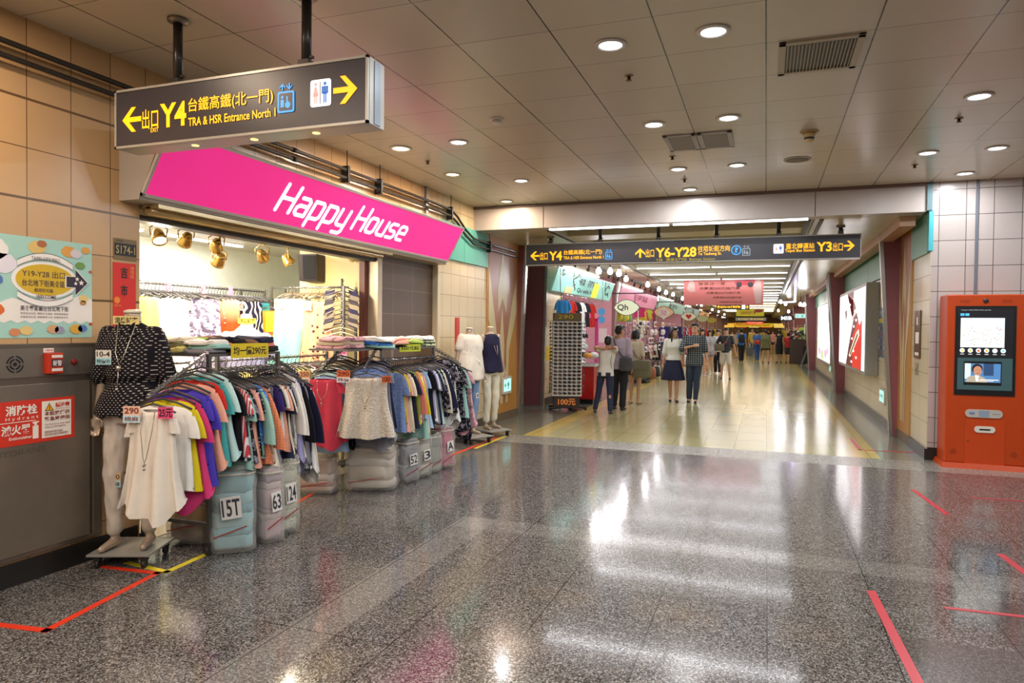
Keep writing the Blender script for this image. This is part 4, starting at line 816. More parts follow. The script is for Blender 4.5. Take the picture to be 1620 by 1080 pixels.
def person(label, loc, rz, H=1.70, fem=False, feet=((-.09, 0), (.09, 0)), hands=None, skin=None, top=('tee', 'ffffff'), bottom=('trousers', '22242c'), shoes='26221f', hair='short', vox=.014,
           face=False, lean=(0, 0), turn=0.0, fingers=False, name='person', group=None, palm=((1, 0, 0), (-1, 0, 0)), haircol=None, curl=.5, loose=0.0, topmat=None):
    s = H / 1.72; t = thing(name, label, 'person', loc, rz, group); skin = skin or M_SKIN
    hands = hands or (((-.24, 0, .80), (0, 1, 0)), ((.24, 0, .80), (0, 1, 0)))
    K = skeleton(s, feet, hands, fem, lean); lx, ly = lean; hw = .93 if fem else 1.0
    def T(f): return V(lx * f, ly * f, 0)
    hr = Matrix.Rotation(turn, 3, 'Z'); hc = K['head']
    def hd(x, y, z): return hc + hr @ (V(x, y, z) * s)
    torso = [((0, 0, .84 * s), (.12 * s, .095 * s)), ((0, 0, .93 * s), (.158 * s, .115 * s)), (T(.3) + V(0, 0, 1.06 * s), (.128 * s * hw, .095 * s)), (T(.7) + V(0, 0, 1.25 * s), (.155 * s * hw, .112 * s)), (T(.9) + V(0, 0, 1.36 * s), (.165 * s * hw, .105 * s)), (T(1) + V(0, 0, 1.44 * s), (.10 * s, .07 * s)), (T(1) + V(0, 0, 1.47 * s), (.05 * s, .05 * s))]
    B = [('loft', torso), ('cap', K['neck'] - V(0, 0, .03), hd(0, .02, -.05), .056 * s * hw, .052 * s * hw), ('ell', hd(0, .01, .025), (.076 * s, .094 * s, .098 * s)), ('ell', hd(0, -.018, -.045), (.058 * s, .068 * s, .072 * s))]
    if vox < .018: B += [('cap', hd(0, -.088, .005), hd(0, -.102, -.025), .009 * s, .014 * s), ('ell', hd(.076, .012, -.01), (.012 * s, .02 * s, .032 * s)), ('ell', hd(-.076, .012, -.01), (.012 * s, .02 * s, .032 * s)), ('ell', hd(0, -.065, -.095), (.026 * s, .022 * s, .02 * s))]
    for i, sd in ((0, -1), (1, 1)):
        B += [('cap', K['hip'][i], K['knee'][i], .082 * s, .055 * s), ('cap', K['knee'][i], K['ank'][i], .056 * s, .034 * s), ('ell', K['knee'][i].lerp(K['ank'][i], .3) + V(0, .012 * s, 0), (.05 * s, .052 * s, .10 * s)),
              ('cap', K['ank'][i] - V(0, -.01 * s, .035 * s), K['ank'][i] + V(sd * .012, -.12 * s, -.055 * s), .036 * s, .028 * s),
              ('cap', K['sho'][i], K['elb'][i], .047 * s * hw, .036 * s), ('cap', K['elb'][i], K['wri'][i], .037 * s, .024 * s * hw)]
        d = (K['wri'][i] - K['elb'][i]).normalized()
        if fingers: B += hand_parts(K['wri'][i], d, s, palm[i], curl, -sd)
        else: B += [('cap', K['wri'][i], K['wri'][i] + d * .09 * s, .026 * s, .024 * s)] + [('cap', K['wri'][i] + d * .08 * s + V(0, q, 0) * s, K['wri'][i] + d * .15 * s + V(0, q * 1.3, 0) * s, .012 * s, .009 * s) for q in (-.03, -.01, .01, .03)]
    soft(B, vox, 'body', skin, t)
    # top
    kind, c = top[0], top[1]; m = topmat or mat(c, .75, name='cloth'); L = 0.013 + loose; hem = {'tee': .86, 'shirt': .84, 'blouse': .98, 'long': .76, 'tank': .88, 'dress': .55}[kind]; sl = {'tee': .62, 'shirt': 1.3, 'blouse': 1.3, 'long': 1.0, 'tank': 0, 'dress': .4}[kind]
    if len(top) > 2: sl = top[2]
    if len(top) > 3: hem = top[3]
    TP = [('loft', [((0, 0, hem * s), ((.168 + L) * s, (.118 + L) * s)), ((0, 0, max(.94, hem + .01) * s), ((.16 + L) * s, (.115 + L) * s)), (T(.3) + V(0, 0, 1.07 * s), ((.136 + L) * s * hw, (.10 + L) * s)), (T(.7) + V(0, 0, 1.26 * s), ((.160 + L) * s * hw, (.118 + L) * s)), (T(.95) + V(0, 0, 1.385 * s), ((.168 + L * .6) * s * hw, .105 * s)), (T(1) + V(0, 0, 1.45 * s), (.088 * s, .068 * s))])]
    for i in (0, 1):
        a, e, w_ = K['sho'][i], K['elb'][i], K['wri'][i]
        if sl > 0: TP.append(('cap', a, a.lerp(e, min(sl, 1)), (.052 + L * .4) * s, (.050 + L * .7) * s * hw))
        if sl > 1: TP.append(('cap', e, e.lerp(w_, sl - 1), (.046 + L * .5) * s * hw, (.038 + L * .4) * s))
    soft(TP, vox, {'dress': 'dress', 'tank': 'top'}.get(kind, 'shirt'), m, t, wr=.012 * s)
    # bottom
    kind, c = bottom[0], bottom[1]
    if kind != 'none':
        m = mat(c, .8, name='cloth'); BP = []
        if kind in ('trousers', 'jeans', 'shorts', 'long_shorts'):
            f = {'shorts': .35, 'long_shorts': .85}.get(kind, 2); w_ = .018 if kind != 'jeans' else .012
            BP = [('loft', [((0, 0, .82 * s), (.155 * s, .11 * s)), ((0, 0, .93 * s), (.168 * s, .125 * s)), ((0, 0, 1.02 * s), (.145 * s, .108 * s))])]
            for i in (0, 1):
                h_, k_, a_ = K['hip'][i], K['knee'][i], K['ank'][i]
                if f <= 1: BP += [('cap', h_, h_.lerp(k_, f), (.088 + w_) * s, (.092 + (w_ if f < .5 else .0)) * s)]
                else: BP += [('cap', h_, k_, (.085 + w_) * s, (.060 + w_) * s), ('cap', k_, a_.lerp(k_, .04), (.060 + w_) * s, (.046 + w_) * s)]
            soft(BP, vox, 'trousers' if f > 1 else 'shorts', m, t, wr=.014 * s)
        else:
            z0, fl = (bottom[2], bottom[3]) if len(bottom) > 3 else (.52, .25)
            soft([('pleat', [((0, 0, z0 * s), (fl * s, fl * .8 * s), .05, 14), ((0, 0, (z0 + .2) * s), ((fl * .6 + .07) * s, (fl * .5 + .05) * s), .03, 14), ((0, 0, .97 * s), (.16 * s, .12 * s), .0, 14), ((0, 0, 1.04 * s), (.138 * s, .105 * s), 0, 14)])], vox * .8, 'skirt', m, t, smooth=2)
    if shoes:
        for i, sd in ((0, -1), (1, 1)):
            a = K['ank'][i]; soft([('cap', a + V(0, .035 * s, -.052 * s), a + V(sd * .014, -.135 * s, -.060 * s), .036 * s, .030 * s), ('ell', a + V(0, .01, -.03 * s), (.038 * s, .055 * s, .035 * s))], min(vox, .010), 'shoe', mat(shoes, .45), t, smooth=2)
    hm = mat(haircol, .5) if haircol else M_HAIR
    if hair:
        HP = [('ell', hd(0, .022, .045), (.086 * s, .100 * s, .092 * s)), ('ell', hd(0, .045, .0), (.082 * s, .078 * s, .085 * s)), ('ell', hd(0, -.055, .088), (.066 * s, .045 * s, .028 * s))]
        if hair == 'long': HP += [('loft', [(hd(0, .075, -.36), (.05 * s, .022 * s)), (hd(0, .07, -.2), (.085 * s, .035 * s)), (hd(0, .06, -.05), (.092 * s, .05 * s)), (hd(0, .03, .06), (.085 * s, .08 * s))]), ('cap', hd(-.078, -.01, .03), hd(-.088, -.03, -.26), .026 * s, .018 * s), ('cap', hd(.078, -.01, .03), hd(.088, -.02, -.24), .026 * s, .018 * s)]
        if hair == 'tail': HP += [('cap', hd(0, .10, .04), hd(0, .125, -.18), .03 * s, .015 * s)]
        if hair == 'bob': HP += [('cap', hd(-.075, .02, .02), hd(-.08, .01, -.09), .03 * s, .024 * s), ('cap', hd(.075, .02, .02), hd(.08, .01, -.09), .03 * s, .024 * s), ('ell', hd(0, .06, -.05), (.08 * s, .05 * s, .06 * s))]
        soft(HP, min(vox, .012), 'hair', hm, t, wr=.006)
    if face:
        b = MB()
        for sx in (-1, 1): b.ball(hd(.031 * sx, -.088, .012), 1, 8, 6, (.013 * s, .008 * s, .006 * s))
        b.build('eyes', mat('1a1210', .3), t, False); b = MB()
        for sx in (-1, 1): b.bar(hd(.014 * sx, -.098, .032), hd(.048 * sx, -.088, .034), .008, .006)
        b.build('eyebrows', M_HAIR, t, False)
        MB().ball(hd(0, -.094, -.060), 1, 8, 6, (.024 * s, .008 * s, .008 * s)).build('mouth', mat('e8c8bc' if face == 'smile' else 'a85a50', .5), t, False)
        if face == 'glasses':
            b = MB()
            for sx in (-1, 1): b.tube([hd(.033 * sx + .026 * math.cos(q * PI / 6), -.106, .012 + .018 * math.sin(q * PI / 6)) for q in range(13)], .003, 5)
            b.bar(hd(-.008, -.107, .014), hd(.008, -.107, .014), .004, .004).build('glasses', M_BLACK, t, False)
    t['_'] = 0; del t['_']
    return t, K, s

# ------------------------------------------------------------------ cloth materials
def cloth(c, kind='plain', c2='ffffff', scale=1.0, rough=.8):
    key = ('cloth', c, kind, c2, scale)
    if key in MATS: return MATS[key]
    m, t = new_mat('cloth ' + kind); a, b = lin(c), lin(c2); src, xyz = t.pos(True)
    if kind == 'plain': col = t.mix(t.noise(src, 18, 2), tuple(x * .88 for x in a[:3]) + (1,), a)
    elif kind == 'stripe': col = t.mix(t.line(xyz[2], .022 * scale, 0, .010 * scale), a, b)
    elif kind == 'vstripe': col = t.mix(t.line(xyz[0], .020 * scale, 0, .009 * scale), a, b)
    elif kind == 'check': col = t.mix(t.math('MULTIPLY', t.math('MAXIMUM', t.line(xyz[0], .022 * scale, 0, .004 * scale), t.line(xyz[2], .022 * scale, 0, .004 * scale)), .8), a, b)
    elif kind == 'dots':
        v = t.n('ShaderNodeTexVoronoi'); v.inputs['Scale'].default_value = 38 / scale; v.inputs['Randomness'].default_value = .45; t.l(src, v.inputs['Vector']); col = t.mix(t.math('LESS_THAN', v.outputs['Distance'], .25), a, b)
    elif kind == 'floral':
        n = t.noise(src, 28 / scale, 3); n2 = t.noise(src, 13 / scale, 1); col = t.mix(t.math('GREATER_THAN', n, .54), a, b); col = t.mix(t.math('GREATER_THAN', n2, .60), col, tuple(x * .6 for x in b[:3]) + (1,))
    elif kind == 'ombre': col = t.ramp(t.math('MULTIPLY_ADD', xyz[2], -1.6, -.05), [(.05, b), (.7, a)])
    elif kind == 'swirl':
        w_ = t.n('ShaderNodeTexWave'); w_.inputs['Scale'].default_value = 6 / scale; w_.inputs['Distortion'].default_value = 9; w_.inputs['Detail'].default_value = 1; t.l(src, w_.inputs['Vector']); col = t.mix(t.math('GREATER_THAN', w_.outputs['Color'], .72), a, b)
    elif kind == 'dash':                                       # short pale dashes on dark cloth, staggered
        cz = t.math('FLOOR', t.math('DIVIDE', xyz[2], .015)); off = t.math('MULTIPLY', t.math('MODULO', t.math('ABSOLUTE', cz), 2), .015)
        ang = t.math('ADD', t.math('SUBTRACT', xyz[0], t.math('MULTIPLY', xyz[1], .6)), off)
        col = t.mix(t.math('MULTIPLY', t.line(xyz[2], .015, .0075, .0042), t.line(ang, .030, 0, .009)), a, b)
    elif kind == 'lace':
        v = t.n('ShaderNodeTexVoronoi'); v.inputs['Scale'].default_value = 60; t.l(src, v.inputs['Vector']); col = t.mix(v.outputs['Distance'], b, a); t.bump(v.outputs['Distance'], .6, .01)
    t.l(col, t.b.inputs['Base Color']); t.b.inputs['Roughness'].default_value = rough; t.b.inputs['Specular IOR Level'].default_value = .2
    MATS[key] = m; return m

# ------------------------------------------------------------------ mannequins
M_CAST = mat('8a8a88', .35, .6); M_BOARD = mat('9c9a94', .35, .3)
def board(t, w_, d_):
    box_ = MB().box((-w_ / 2, -d_ / 2, .085), (w_ / 2, d_ / 2, .10)).build('base_board', M_BOARD, t, False, .002)
    for sx in (-1, 1):
        for sy in (-1, 1):
            x, y = sx * (w_ / 2 - .05), sy * (d_ / 2 - .05)
            MB().cyl((x - .012, y, .028), (x + .012, y, .028), .028, 12).box((x - .02, y - .02, .05), (x + .02, y + .02, .085)).build('castor', M_DARK, t, False)
def mannequin(label, loc, rz, H, topfn, bottom, sleeves=True, vox=.010, hands=None, board_wd=(.42, .40), neck_tag=None):
    t = thing('mannequin', label, 'mannequin', loc, rz); s = H / 1.72; z0 = .10
    hands = hands or (((-.27, -.02, .86), (0, 1, 0)), ((.27, -.02, .86), (0, 1, 0))); K = skeleton(s, ((-.10, -.03), (.10, .02)), hands, True)
    up = V(0, 0, z0)
    B = [('loft', [(V(0, 0, .84 * s), (.12 * s, .095 * s)), (V(0, 0, .93 * s), (.16 * s, .115 * s)), (V(0, 0, 1.06 * s), (.115 * s, .088 * s)), (V(0, 0, 1.25 * s), (.145 * s, .115 * s)), (V(0, 0, 1.37 * s), (.15 * s, .10 * s)), (V(0, 0, 1.44 * s), (.085 * s, .065 * s)), (V(0, 0, 1.47 * s), (.052 * s, .052 * s)), (V(0, 0, 1.535 * s), (.050 * s, .052 * s))])]
    for i, sd in ((0, -1), (1, 1)):
        B += [('cap', K['hip'][i], K['knee'][i], .078 * s, .05 * s), ('cap', K['knee'][i], K['ank'][i], .05 * s, .032 * s), ('ell', K['knee'][i].lerp(K['ank'][i], .3) + V(0, .012, 0), (.045, .05, .10)),
              ('cap', K['ank'][i] - V(0, -.015, .045), K['ank'][i] + V(sd * .02, -.13 * s, -.062 * s), .034 * s, .022 * s), ('cap', K['sho'][i], K['elb'][i], .045 * s, .035 * s), ('cap', K['elb'][i], K['wri'][i], .034 * s, .022 * s)]
        B += hand_parts(K['wri'][i], (K['wri'][i] - K['elb'][i]), s, (0, -1, 0) if i else (0, -1, 0), .3, sd)
    o = soft([tuple([p[0]] + ([Vector(p[1]) + up, Vector(p[2]) + up] + list(p[3:]) if p[0] == 'cap' else [Vector(p[1]) + up, p[2]] if p[0] == 'ell' else [[(Vector(c) + up, r) for c, r in p[1]]])) for p in B], vox, 'body', M_PEARL, t)
    MB().lathe([(.001, 1.535 * s + z0), (.053 * s, 1.535 * s + z0), (.055 * s, 1.55 * s + z0), (.03, 1.56 * s + z0), (.001, 1.56 * s + z0)], (0, 0, 0), 20).build('neck_cap', mat('d8d0bc', .3), t, False)
    board(t, *board_wd)
    k2 = {k: [x + up for x in v] if isinstance(v, list) else v + up for k, v in K.items()}
    topfn(t, k2, s, z0)
    if bottom:
        c, f = bottom; m = c if not isinstance(c, str) else cloth(c); BP = [('loft', [(V(0, 0, .82 * s + z0), (.15 * s, .11 * s)), (V(0, 0, .93 * s + z0), (.168 * s, .123 * s)), (V(0, 0, 1.02 * s + z0), (.14 * s, .105 * s))])]
        for i in (0, 1):
            h_, kn, a_ = k2['hip'][i], k2['knee'][i], k2['ank'][i]; BP += [('cap', h_, kn, .088 * s, .060 * s), ('cap', kn, kn.lerp(a_, f), .060 * s, .050 * s)]
        soft(BP, vox, 'trousers', m, t, wr=.012, wscale=22)
    return t, k2, s
def card(body1, body2, c1, c2, x, y, z, w_, h_, t, rz=0, ang=0, tc='3a2a2a', name='price_tag'):
    """two-tone handwritten card facing -y of its thing"""
    R = Matrix.Rotation(rz, 3, 'Z'); F = Fr(wm(t) @ V(x, y, z), (wm(t).to_3x3() @ (R @ V(1, 0, ang))), (wm(t).to_3x3() @ V(0, 0, 1)) - (wm(t).to_3x3() @ (R @ V(1, 0, ang))) * ang)
    o = shape(F, R_(-w_ / 2, 0, w_ / 2, h_), mat(c1, .5), t, name, 0, .002)
    if c2: shape(F, R_(-w_ / 2, 0, w_ / 2, h_ * .45), mat(c2, .5), o, 'card_band', .002, .0026); text(body2, F, -w_ * .42, h_ * .08, w_ * .84, h_ * .3, mat(tc, .5), o, .01, d=.0026); text(body1, F, -w_ * .42, h_ * .55, w_ * .84, h_ * .36, mat(tc, .5), o, .02, d=.002)
    else: text(body1, F, -w_ * .44, h_ * .12, w_ * .88, h_ * .76, mat(tc, .5), o, .02, d=.002)
    return o
def top_dots(t, K, s, z0):
    m = cloth('16131a', 'dash', 'cfc4b4'); L = .035
    P = [('loft', [(V(0, 0, .87 * s + z0), (.235 * s, .17 * s)), (V(0, 0, 1.0 * s + z0), (.205 * s, .155 * s)), (V(0, 0, 1.09 * s + z0), (.150 * s, .12 * s)), (V(0, 0, 1.13 * s + z0), (.185 * s, .145 * s)), (V(0, 0, 1.28 * s + z0), (.18 * s, .14 * s)), (V(0, 0, 1.385 * s + z0), (.165 * s, .11 * s)), (V(0, 0, 1.45 * s + z0), (.10 * s, .075 * s)), (V(0, 0, 1.475 * s + z0), (.065 * s, .062 * s))])]
    for i, sd in ((0, -1), (1, 1)):
        a, e = K['sho'][i], K['elb'][i]; P += [('cap', a - V(sd * .012, 0, .005), a.lerp(e, .95), .062 * s, .078 * s)]
    soft(P, .010, 'blouse', m, t, wr=.022, wscale=11)
    F = [V(-.055 * s, -.075 * s, 1.46 * s + z0), V(-.03 * s, -.155 * s, 1.28 * s + z0), V(0, -.168 * s, 1.20 * s + z0), V(.03 * s, -.155 * s, 1.28 * s + z0), V(.055 * s, -.075 * s, 1.46 * s + z0)]
    MB().tube(F, .0035, 6).ball((0, -.178 * s, 1.185 * s + z0), .016).tube([(0, -.178 * s, 1.17 * s + z0), (-.01, -.175 * s, 1.06 * s + z0)], .003, 5).ball((-.01, -.18 * s, 1.05 * s + z0), .01).build('necklace', mat('c8c0b0', .25, .7), t, False)
    b = MB()
    for sd in (-1, 1): b.hexa([(sd * .01, -.125 * s, 1.36 * s + z0), (sd * .085, -.10 * s, 1.40 * s + z0), (sd * .085, -.085 * s, 1.40 * s + z0), (sd * .01, -.11 * s, 1.36 * s + z0), (sd * .045, -.09 * s, 1.47 * s + z0), (sd * .075, -.04 * s, 1.485 * s + z0), (sd * .07, -.03 * s, 1.485 * s + z0), (sd * .04, -.08 * s, 1.47 * s + z0)])
    b.build('collar', m, t, False, .004)
MQ, KQ, sq = mannequin('headless pearl mannequin in black dashed blouse and white trousers on a wheeled board', (-4.015, 3.53, 0), math.radians(22), 1.765, top_dots, (cloth('cfc4b6'), .90), vox=.0085, hands=(((-.235, .0, .82), (-.3, 1, 0)), ((.21, .06, .84), (.3, 1, 0))), board_wd=(.40, .40))
card('涼感好穿', '', 'e0cf8a', None, -.005, -.075, 1.60, .17, .055, MQ, tc='241a10', name='neck_card')
card('10-4', '特價中', 'dcd8cc', '9fd0d8', -.115, -.145, 1.335, .10, .095, MQ, name='price_card'); card('290', '涼感褲', 'c9b48a', '9fd0e0', -.07, -.10, .52, .085, .095, MQ, tc='6a4a2a', name='price_card')
def top_white(t, K, s, z0):
    P = [('loft', [(V(0, .01, .80 * s + z0), (.245 * s, .19 * s)), (V(0, 0, .95 * s + z0), (.24 * s, .18 * s)), (V(0, 0, 1.15 * s + z0), (.205 * s, .155 * s)), (V(0, 0, 1.3 * s + z0), (.185 * s, .14 * s)), (V(0, 0, 1.39 * s + z0), (.18 * s, .11 * s)), (V(0, 0, 1.455 * s + z0), (.085 * s, .07 * s))])]
    for i in (0, 1): P += [('cap', K['sho'][i], K['sho'][i].lerp(K['elb'][i], .5), .062 * s, .075 * s)]
    soft(P, .012, 'blouse', cloth('e0d8c8'), t, wr=.03, wscale=8)
def top_navy(t, K, s, z0):
    soft([('loft', [(V(0, .0, .86 * s + z0), (.215 * s, .165 * s)), (V(0, 0, 1.1 * s + z0), (.175 * s, .14 * s)), (V(0, 0, 1.3 * s + z0), (.175 * s, .13 * s)), (V(0, 0, 1.39 * s + z0), (.165 * s, .10 * s)), (V(0, 0, 1.44 * s + z0), (.10 * s, .07 * s))])], .012, 'sleeveless_top', cloth('22203a'), t, wr=.02)
    MB().tube([V(-.05, -.07, 1.44 * s + z0), V(-.02, -.15, 1.2 * s + z0), V(0, -.17, 1.13 * s + z0), V(.02, -.15, 1.2 * s + z0), V(.05, -.07, 1.44 * s + z0)], .003, 5).build('necklace', mat('c8c0b0', .25, .7), t, False)
MQ2, _, _ = mannequin('headless mannequin in loose white shirt and light blue jeans against the beige wall', (-3.92, 8.98, 0), math.radians(62), 1.66, top_white, (cloth('7f9cc0'), .86), vox=.012, board_wd=(.42, .62))
MQ3, _, _ = mannequin('headless mannequin in navy sleeveless top and cream trousers behind the white shirt one', (-3.86, 9.62, 0), math.radians(62), 1.68, top_navy, (cloth('ded8c0'), .86), vox=.012, board_wd=(.42, .55))
card('$', '', 'f0ece0', None, .05, -.13, .62, .04, .07, MQ2, name='hang_tag')
def top_lav(t, K, s, z0): pass
t = thing('bust_form', 'pale bust in a lavender blouse with a yellow card inside the shop', 'mannequin', (-5.0, 5.75, 0), math.radians(50))
soft([('loft', [(V(0, 0, 1.15), (.12, .10)), (V(0, 0, 1.30), (.16, .12)), (V(0, 0, 1.48), (.17, .11)), (V(0, 0, 1.56), (.10, .08)), (V(0, 0, 1.60), (.05, .05)), (V(0, 0, 1.72), (.052, .052))])], .014, 'body', mat('e8d8c8', .3), t)
soft([('loft', [(V(0, 0, 1.12), (.19, .15)), (V(0, 0, 1.34), (.19, .15)), (V(0, 0, 1.47), (.20, .13)), (V(0, 0, 1.55), (.13, .10))]), ('cap', V(-.18, 0, 1.47), V(-.25, 0, 1.30), .07, .075), ('cap', V(.18, 0, 1.47), V(.25, 0, 1.30), .07, .075)], .014, 'blouse', cloth('b9b8dc'), t, wr=.025)
MB().cyl((0, 0, .03), (0, 0, 1.15), .018).lathe([(.001, 0), (.16, 0), (.16, .015), (.02, .03), (.001, .03)]).build('stand', M_STEEL, t, False)
card('涼感好穿', '', 'e8d84a', None, 0, -.07, 1.62, .17, .055, t, tc='241a10', name='neck_card')
# ------------------------------------------------------------------ garments, hangers, racks, bags
def garment_mesh(kind, seed):
    r = random.Random(seed); bm = MB(); N = 40
    L, ws, wh, sl, deep = {'tee': (.56, .19, .215, .17, .028), 'blouse': (.60, .18, .235, .20, .034), 'tank': (.68, .15, .22, 0, .03), 'dress': (.86, .165, .24, 0, .036), 'poncho': (.62, .19, .27, .22, .03), 'drape': (.74, .17, .25, .12, .036), 'slim': (.52, .185, .20, .15, .022), 'long': (.60, .18, .20, .46, .026)}[kind]
    ph = r.random() * 6; nf = r.choice((7, 9, 11)); rows = 14; R = []
    for i in range(rows + 1):
        v = i / rows
        if i == 0: w_, z, d = .075, -.105, .014
        elif i == 1: w_, z, d = ws * .75, -.118, .018
        elif i == 2: w_, z, d = ws, -.145, .024
        else:
            q = (i - 2) / (rows - 2); w_ = ws + (wh - ws) * q ** 1.2 - .012 * math.sin(q * PI); z = -.145 - (L - .04) * q; d = .024 + deep * q
        ring = []
        for k in range(N):
            a = 2 * PI * k / N; x = w_ * math.cos(a); f = math.sin(nf * a + ph + v * 1.2) * (.024 if kind in ('drape', 'dress', 'poncho', 'tank') else .018) * v ** 1.2 + math.sin((nf * 2 + 1) * a + ph * 2) * .005 * v
            y = d * math.sin(a) + f; zz = z
            if kind in ('drape', 'poncho') and i == rows: zz += .06 * math.cos(a * 2 + ph) + .02 * math.sin(nf * a)
            if kind == 'drape' and i == rows - 1: zz += .03 * math.cos(a * 2 + ph)
            if i == rows: zz += .008 * math.sin(nf * a * .5 + ph)
            x *= 1 + .02 * math.sin(v * 9 + ph) * v
            ring.append((x, y, zz))
        R.append(ring)
    R[0] = [(x, y, z - (.03 if y < 0 else 0) * (1 - abs(x) / .08)) for x, y, z in R[0]]
    bm.rings(R, cap=False)
    if sl:
        for sd in (-1, 1):
            P = []; n = 6; fall = .35 + .2 * r.random()
            for i in range(n + 1):
                q = i / n; cx = sd * (ws - .03 + sl * .42 * q * (1 - q * fall)); cz = -.16 - sl * q * .92; P.append((cx, cz, .045 + .02 * q * (1 if kind in ('blouse', 'poncho') else .3)))
            bm.rings([[(cx + rr * math.cos(t_), .45 * rr * math.sin(t_) + .004 * math.sin(5 * t_), cz + .35 * rr * math.cos(t_) * sd * -1 * .4) for t_ in [2 * PI * k / 14 for k in range(14)]] for cx, cz, rr in P], cap=False)
    me = bpy.data.meshes.new('fabric'); bmesh.ops.recalc_face_normals(bm.bm, faces=bm.bm.faces); bm.bm.to_mesh(me); bm.bm.free(); me.materials.append(cloth('ffffff')); return me
M_HANG = mat('4a4848', .3, .4, name='dark hanger'); M_CHROME = mat('b8b8ba', .15, .9, name='chrome'); M_WIRE = mat('6e6c6a', .35, .7, name='rack metal')
def hanger_mesh(m):
    b = MB(); b.tube([(-.185, 0, -.125), (-.10, 0, -.088), (0, 0, -.062), (.10, 0, -.088), (.185, 0, -.125)], .0075, 6)
    b.tube([(0, 0, -.062), (0, 0, -.03), (.018, 0, -.015), (.022, 0, .004), (.012, 0, .018), (-.004, 0, .02), (-.016, 0, .012)], .0032, 6)
    me = bpy.data.meshes.new('hanger'); b.bm.to_mesh(me); b.bm.free(); me.materials.append(m); return me
HM = hanger_mesh(M_HANG)
KM = {k: [garment_mesh(k, i * 7 + 1) for i in range(3)] for k in ('tee', 'blouse', 'tank', 'dress', 'poncho', 'drape', 'slim', 'long')}
KN = {'tee': 'short-sleeved top', 'blouse': 'blouse', 'tank': 'sleeveless long top', 'dress': 'dress', 'poncho': 'loose batwing top', 'drape': 'draped tunic', 'slim': 'fitted top', 'long': 'long-sleeved shirt'}
ORD = 'first second third fourth fifth sixth seventh eighth ninth tenth eleventh twelfth thirteenth fourteenth fifteenth sixteenth seventeenth eighteenth nineteenth twentieth twenty-first twenty-second twenty-third twenty-fourth twenty-fifth twenty-sixth twenty-seventh twenty-eighth'.split()
gcount = [0]
def garment(kind, m, colname, where, loc, rz=0, group='clothes on the racks', scale=(1, 1, 1), hang=True):
    t = thing('hanging_garment', ' '.join(('%s %s %s' % (colname, KN[kind], where)).split()[:16]), 'clothes', loc, rz, group); t.scale = scale
    gcount[0] += 1
    o = bpy.data.objects.new('fabric', KM[kind][gcount[0] % 3]); COL.objects.link(o); o.parent = t; o.material_slots[0].link = 'OBJECT'; o.material_slots[0].material = m
    if hang:
        h = bpy.data.objects.new('hanger', HM); COL.objects.link(h); h.parent = t
    return t
PAL = {'black': ('15131a', 'plain', 'ffffff'), 'red striped': ('c8404a', 'vstripe', 'e8d8d8'), 'black and white striped': ('2a2a34', 'vstripe', 'c8c8cc'), 'mint green': ('9cc8bc', 'plain', ''), 'black floral': ('1c1a22', 'floral', '8a8490'), 'peach': ('e8a890', 'plain', ''),
       'dusty pink': ('d8a4a8', 'floral', 'b88890'), 'black dotted': ('16141c', 'dots', 'e8e4dc'), 'bright blue': ('3a78d0', 'floral', '6aa0e0'), 'orange checked': ('e08a60', 'check', 'c86a50'), 'navy': ('20223c', 'plain', ''), 'pale pink lace': ('e8c8b4', 'lace', 'b89080'), 'cream': ('e8dcc0', 'plain', ''),
       'grey': ('8a8890', 'plain', ''), 'dark purple': ('3a2c70', 'plain', ''), 'black lace': ('26242a', 'lace', '101014'), 'white': ('ece8e0', 'plain', ''), 'lavender': ('a8a4d0', 'plain', ''), 'teal': ('4aa8a8', 'plain', ''), 'pale aqua': ('bcdcd8', 'plain', ''), 'red': ('c83028', 'plain', ''), 'magenta': ('c83870', 'plain', ''),
       'yellow': ('d8c420', 'plain', ''), 'olive': ('8a8660', 'plain', ''), 'purple': ('4a3cb0', 'plain', ''), 'pale yellow': ('e8dc88', 'plain', ''), 'lime': ('b8d060', 'plain', ''), 'light blue': ('a0c0e0', 'plain', ''), 'blue lace': ('8aa0d0', 'lace', '6a80b0'), 'beige': ('c8b498', 'plain', ''), 'salmon': ('e88878', 'plain', ''), 'white dotted': ('e4e4e0', 'dots', '2a2a3a'),
       'coral': ('d84858', 'plain', ''), 'brown': ('6a4838', 'plain', ''), 'leaf patterned': ('c8c8a0', 'floral', '486048')}
def gm(n, k=None): c = PAL[n]; return cloth(c[0], c[1], c[2] or 'ffffff')
def rail_fill(a, b, n, cols, kinds, where, rz=0, jit=7, zs=1.0, group='clothes on the racks', end_name='near'):
    a, b = Vector(a), Vector(b); r = random.Random(n * 31 + len(where))
    for i in range(n):
        q = (i + .5) / n; p = a.lerp(b, q); c = cols[i % len(cols)]; k = kinds[(i * 5 + i // 3) % len(kinds)]
        garment(k, gm(c), c, 'on %s, %s from %s end' % (where, ORD[i], end_name), p, rz + math.radians(r.uniform(-jit, jit)), group, (r.uniform(.94, 1.04), r.uniform(.75, 1.0), zs * r.uniform(.92, 1.06)))
def castor(b, x, y):
    b.cyl((x - .014, y, .035), (x + .014, y, .035), .035, 14); b.box((x - .02, y - .02, .06), (x + .02, y + .02, .09))
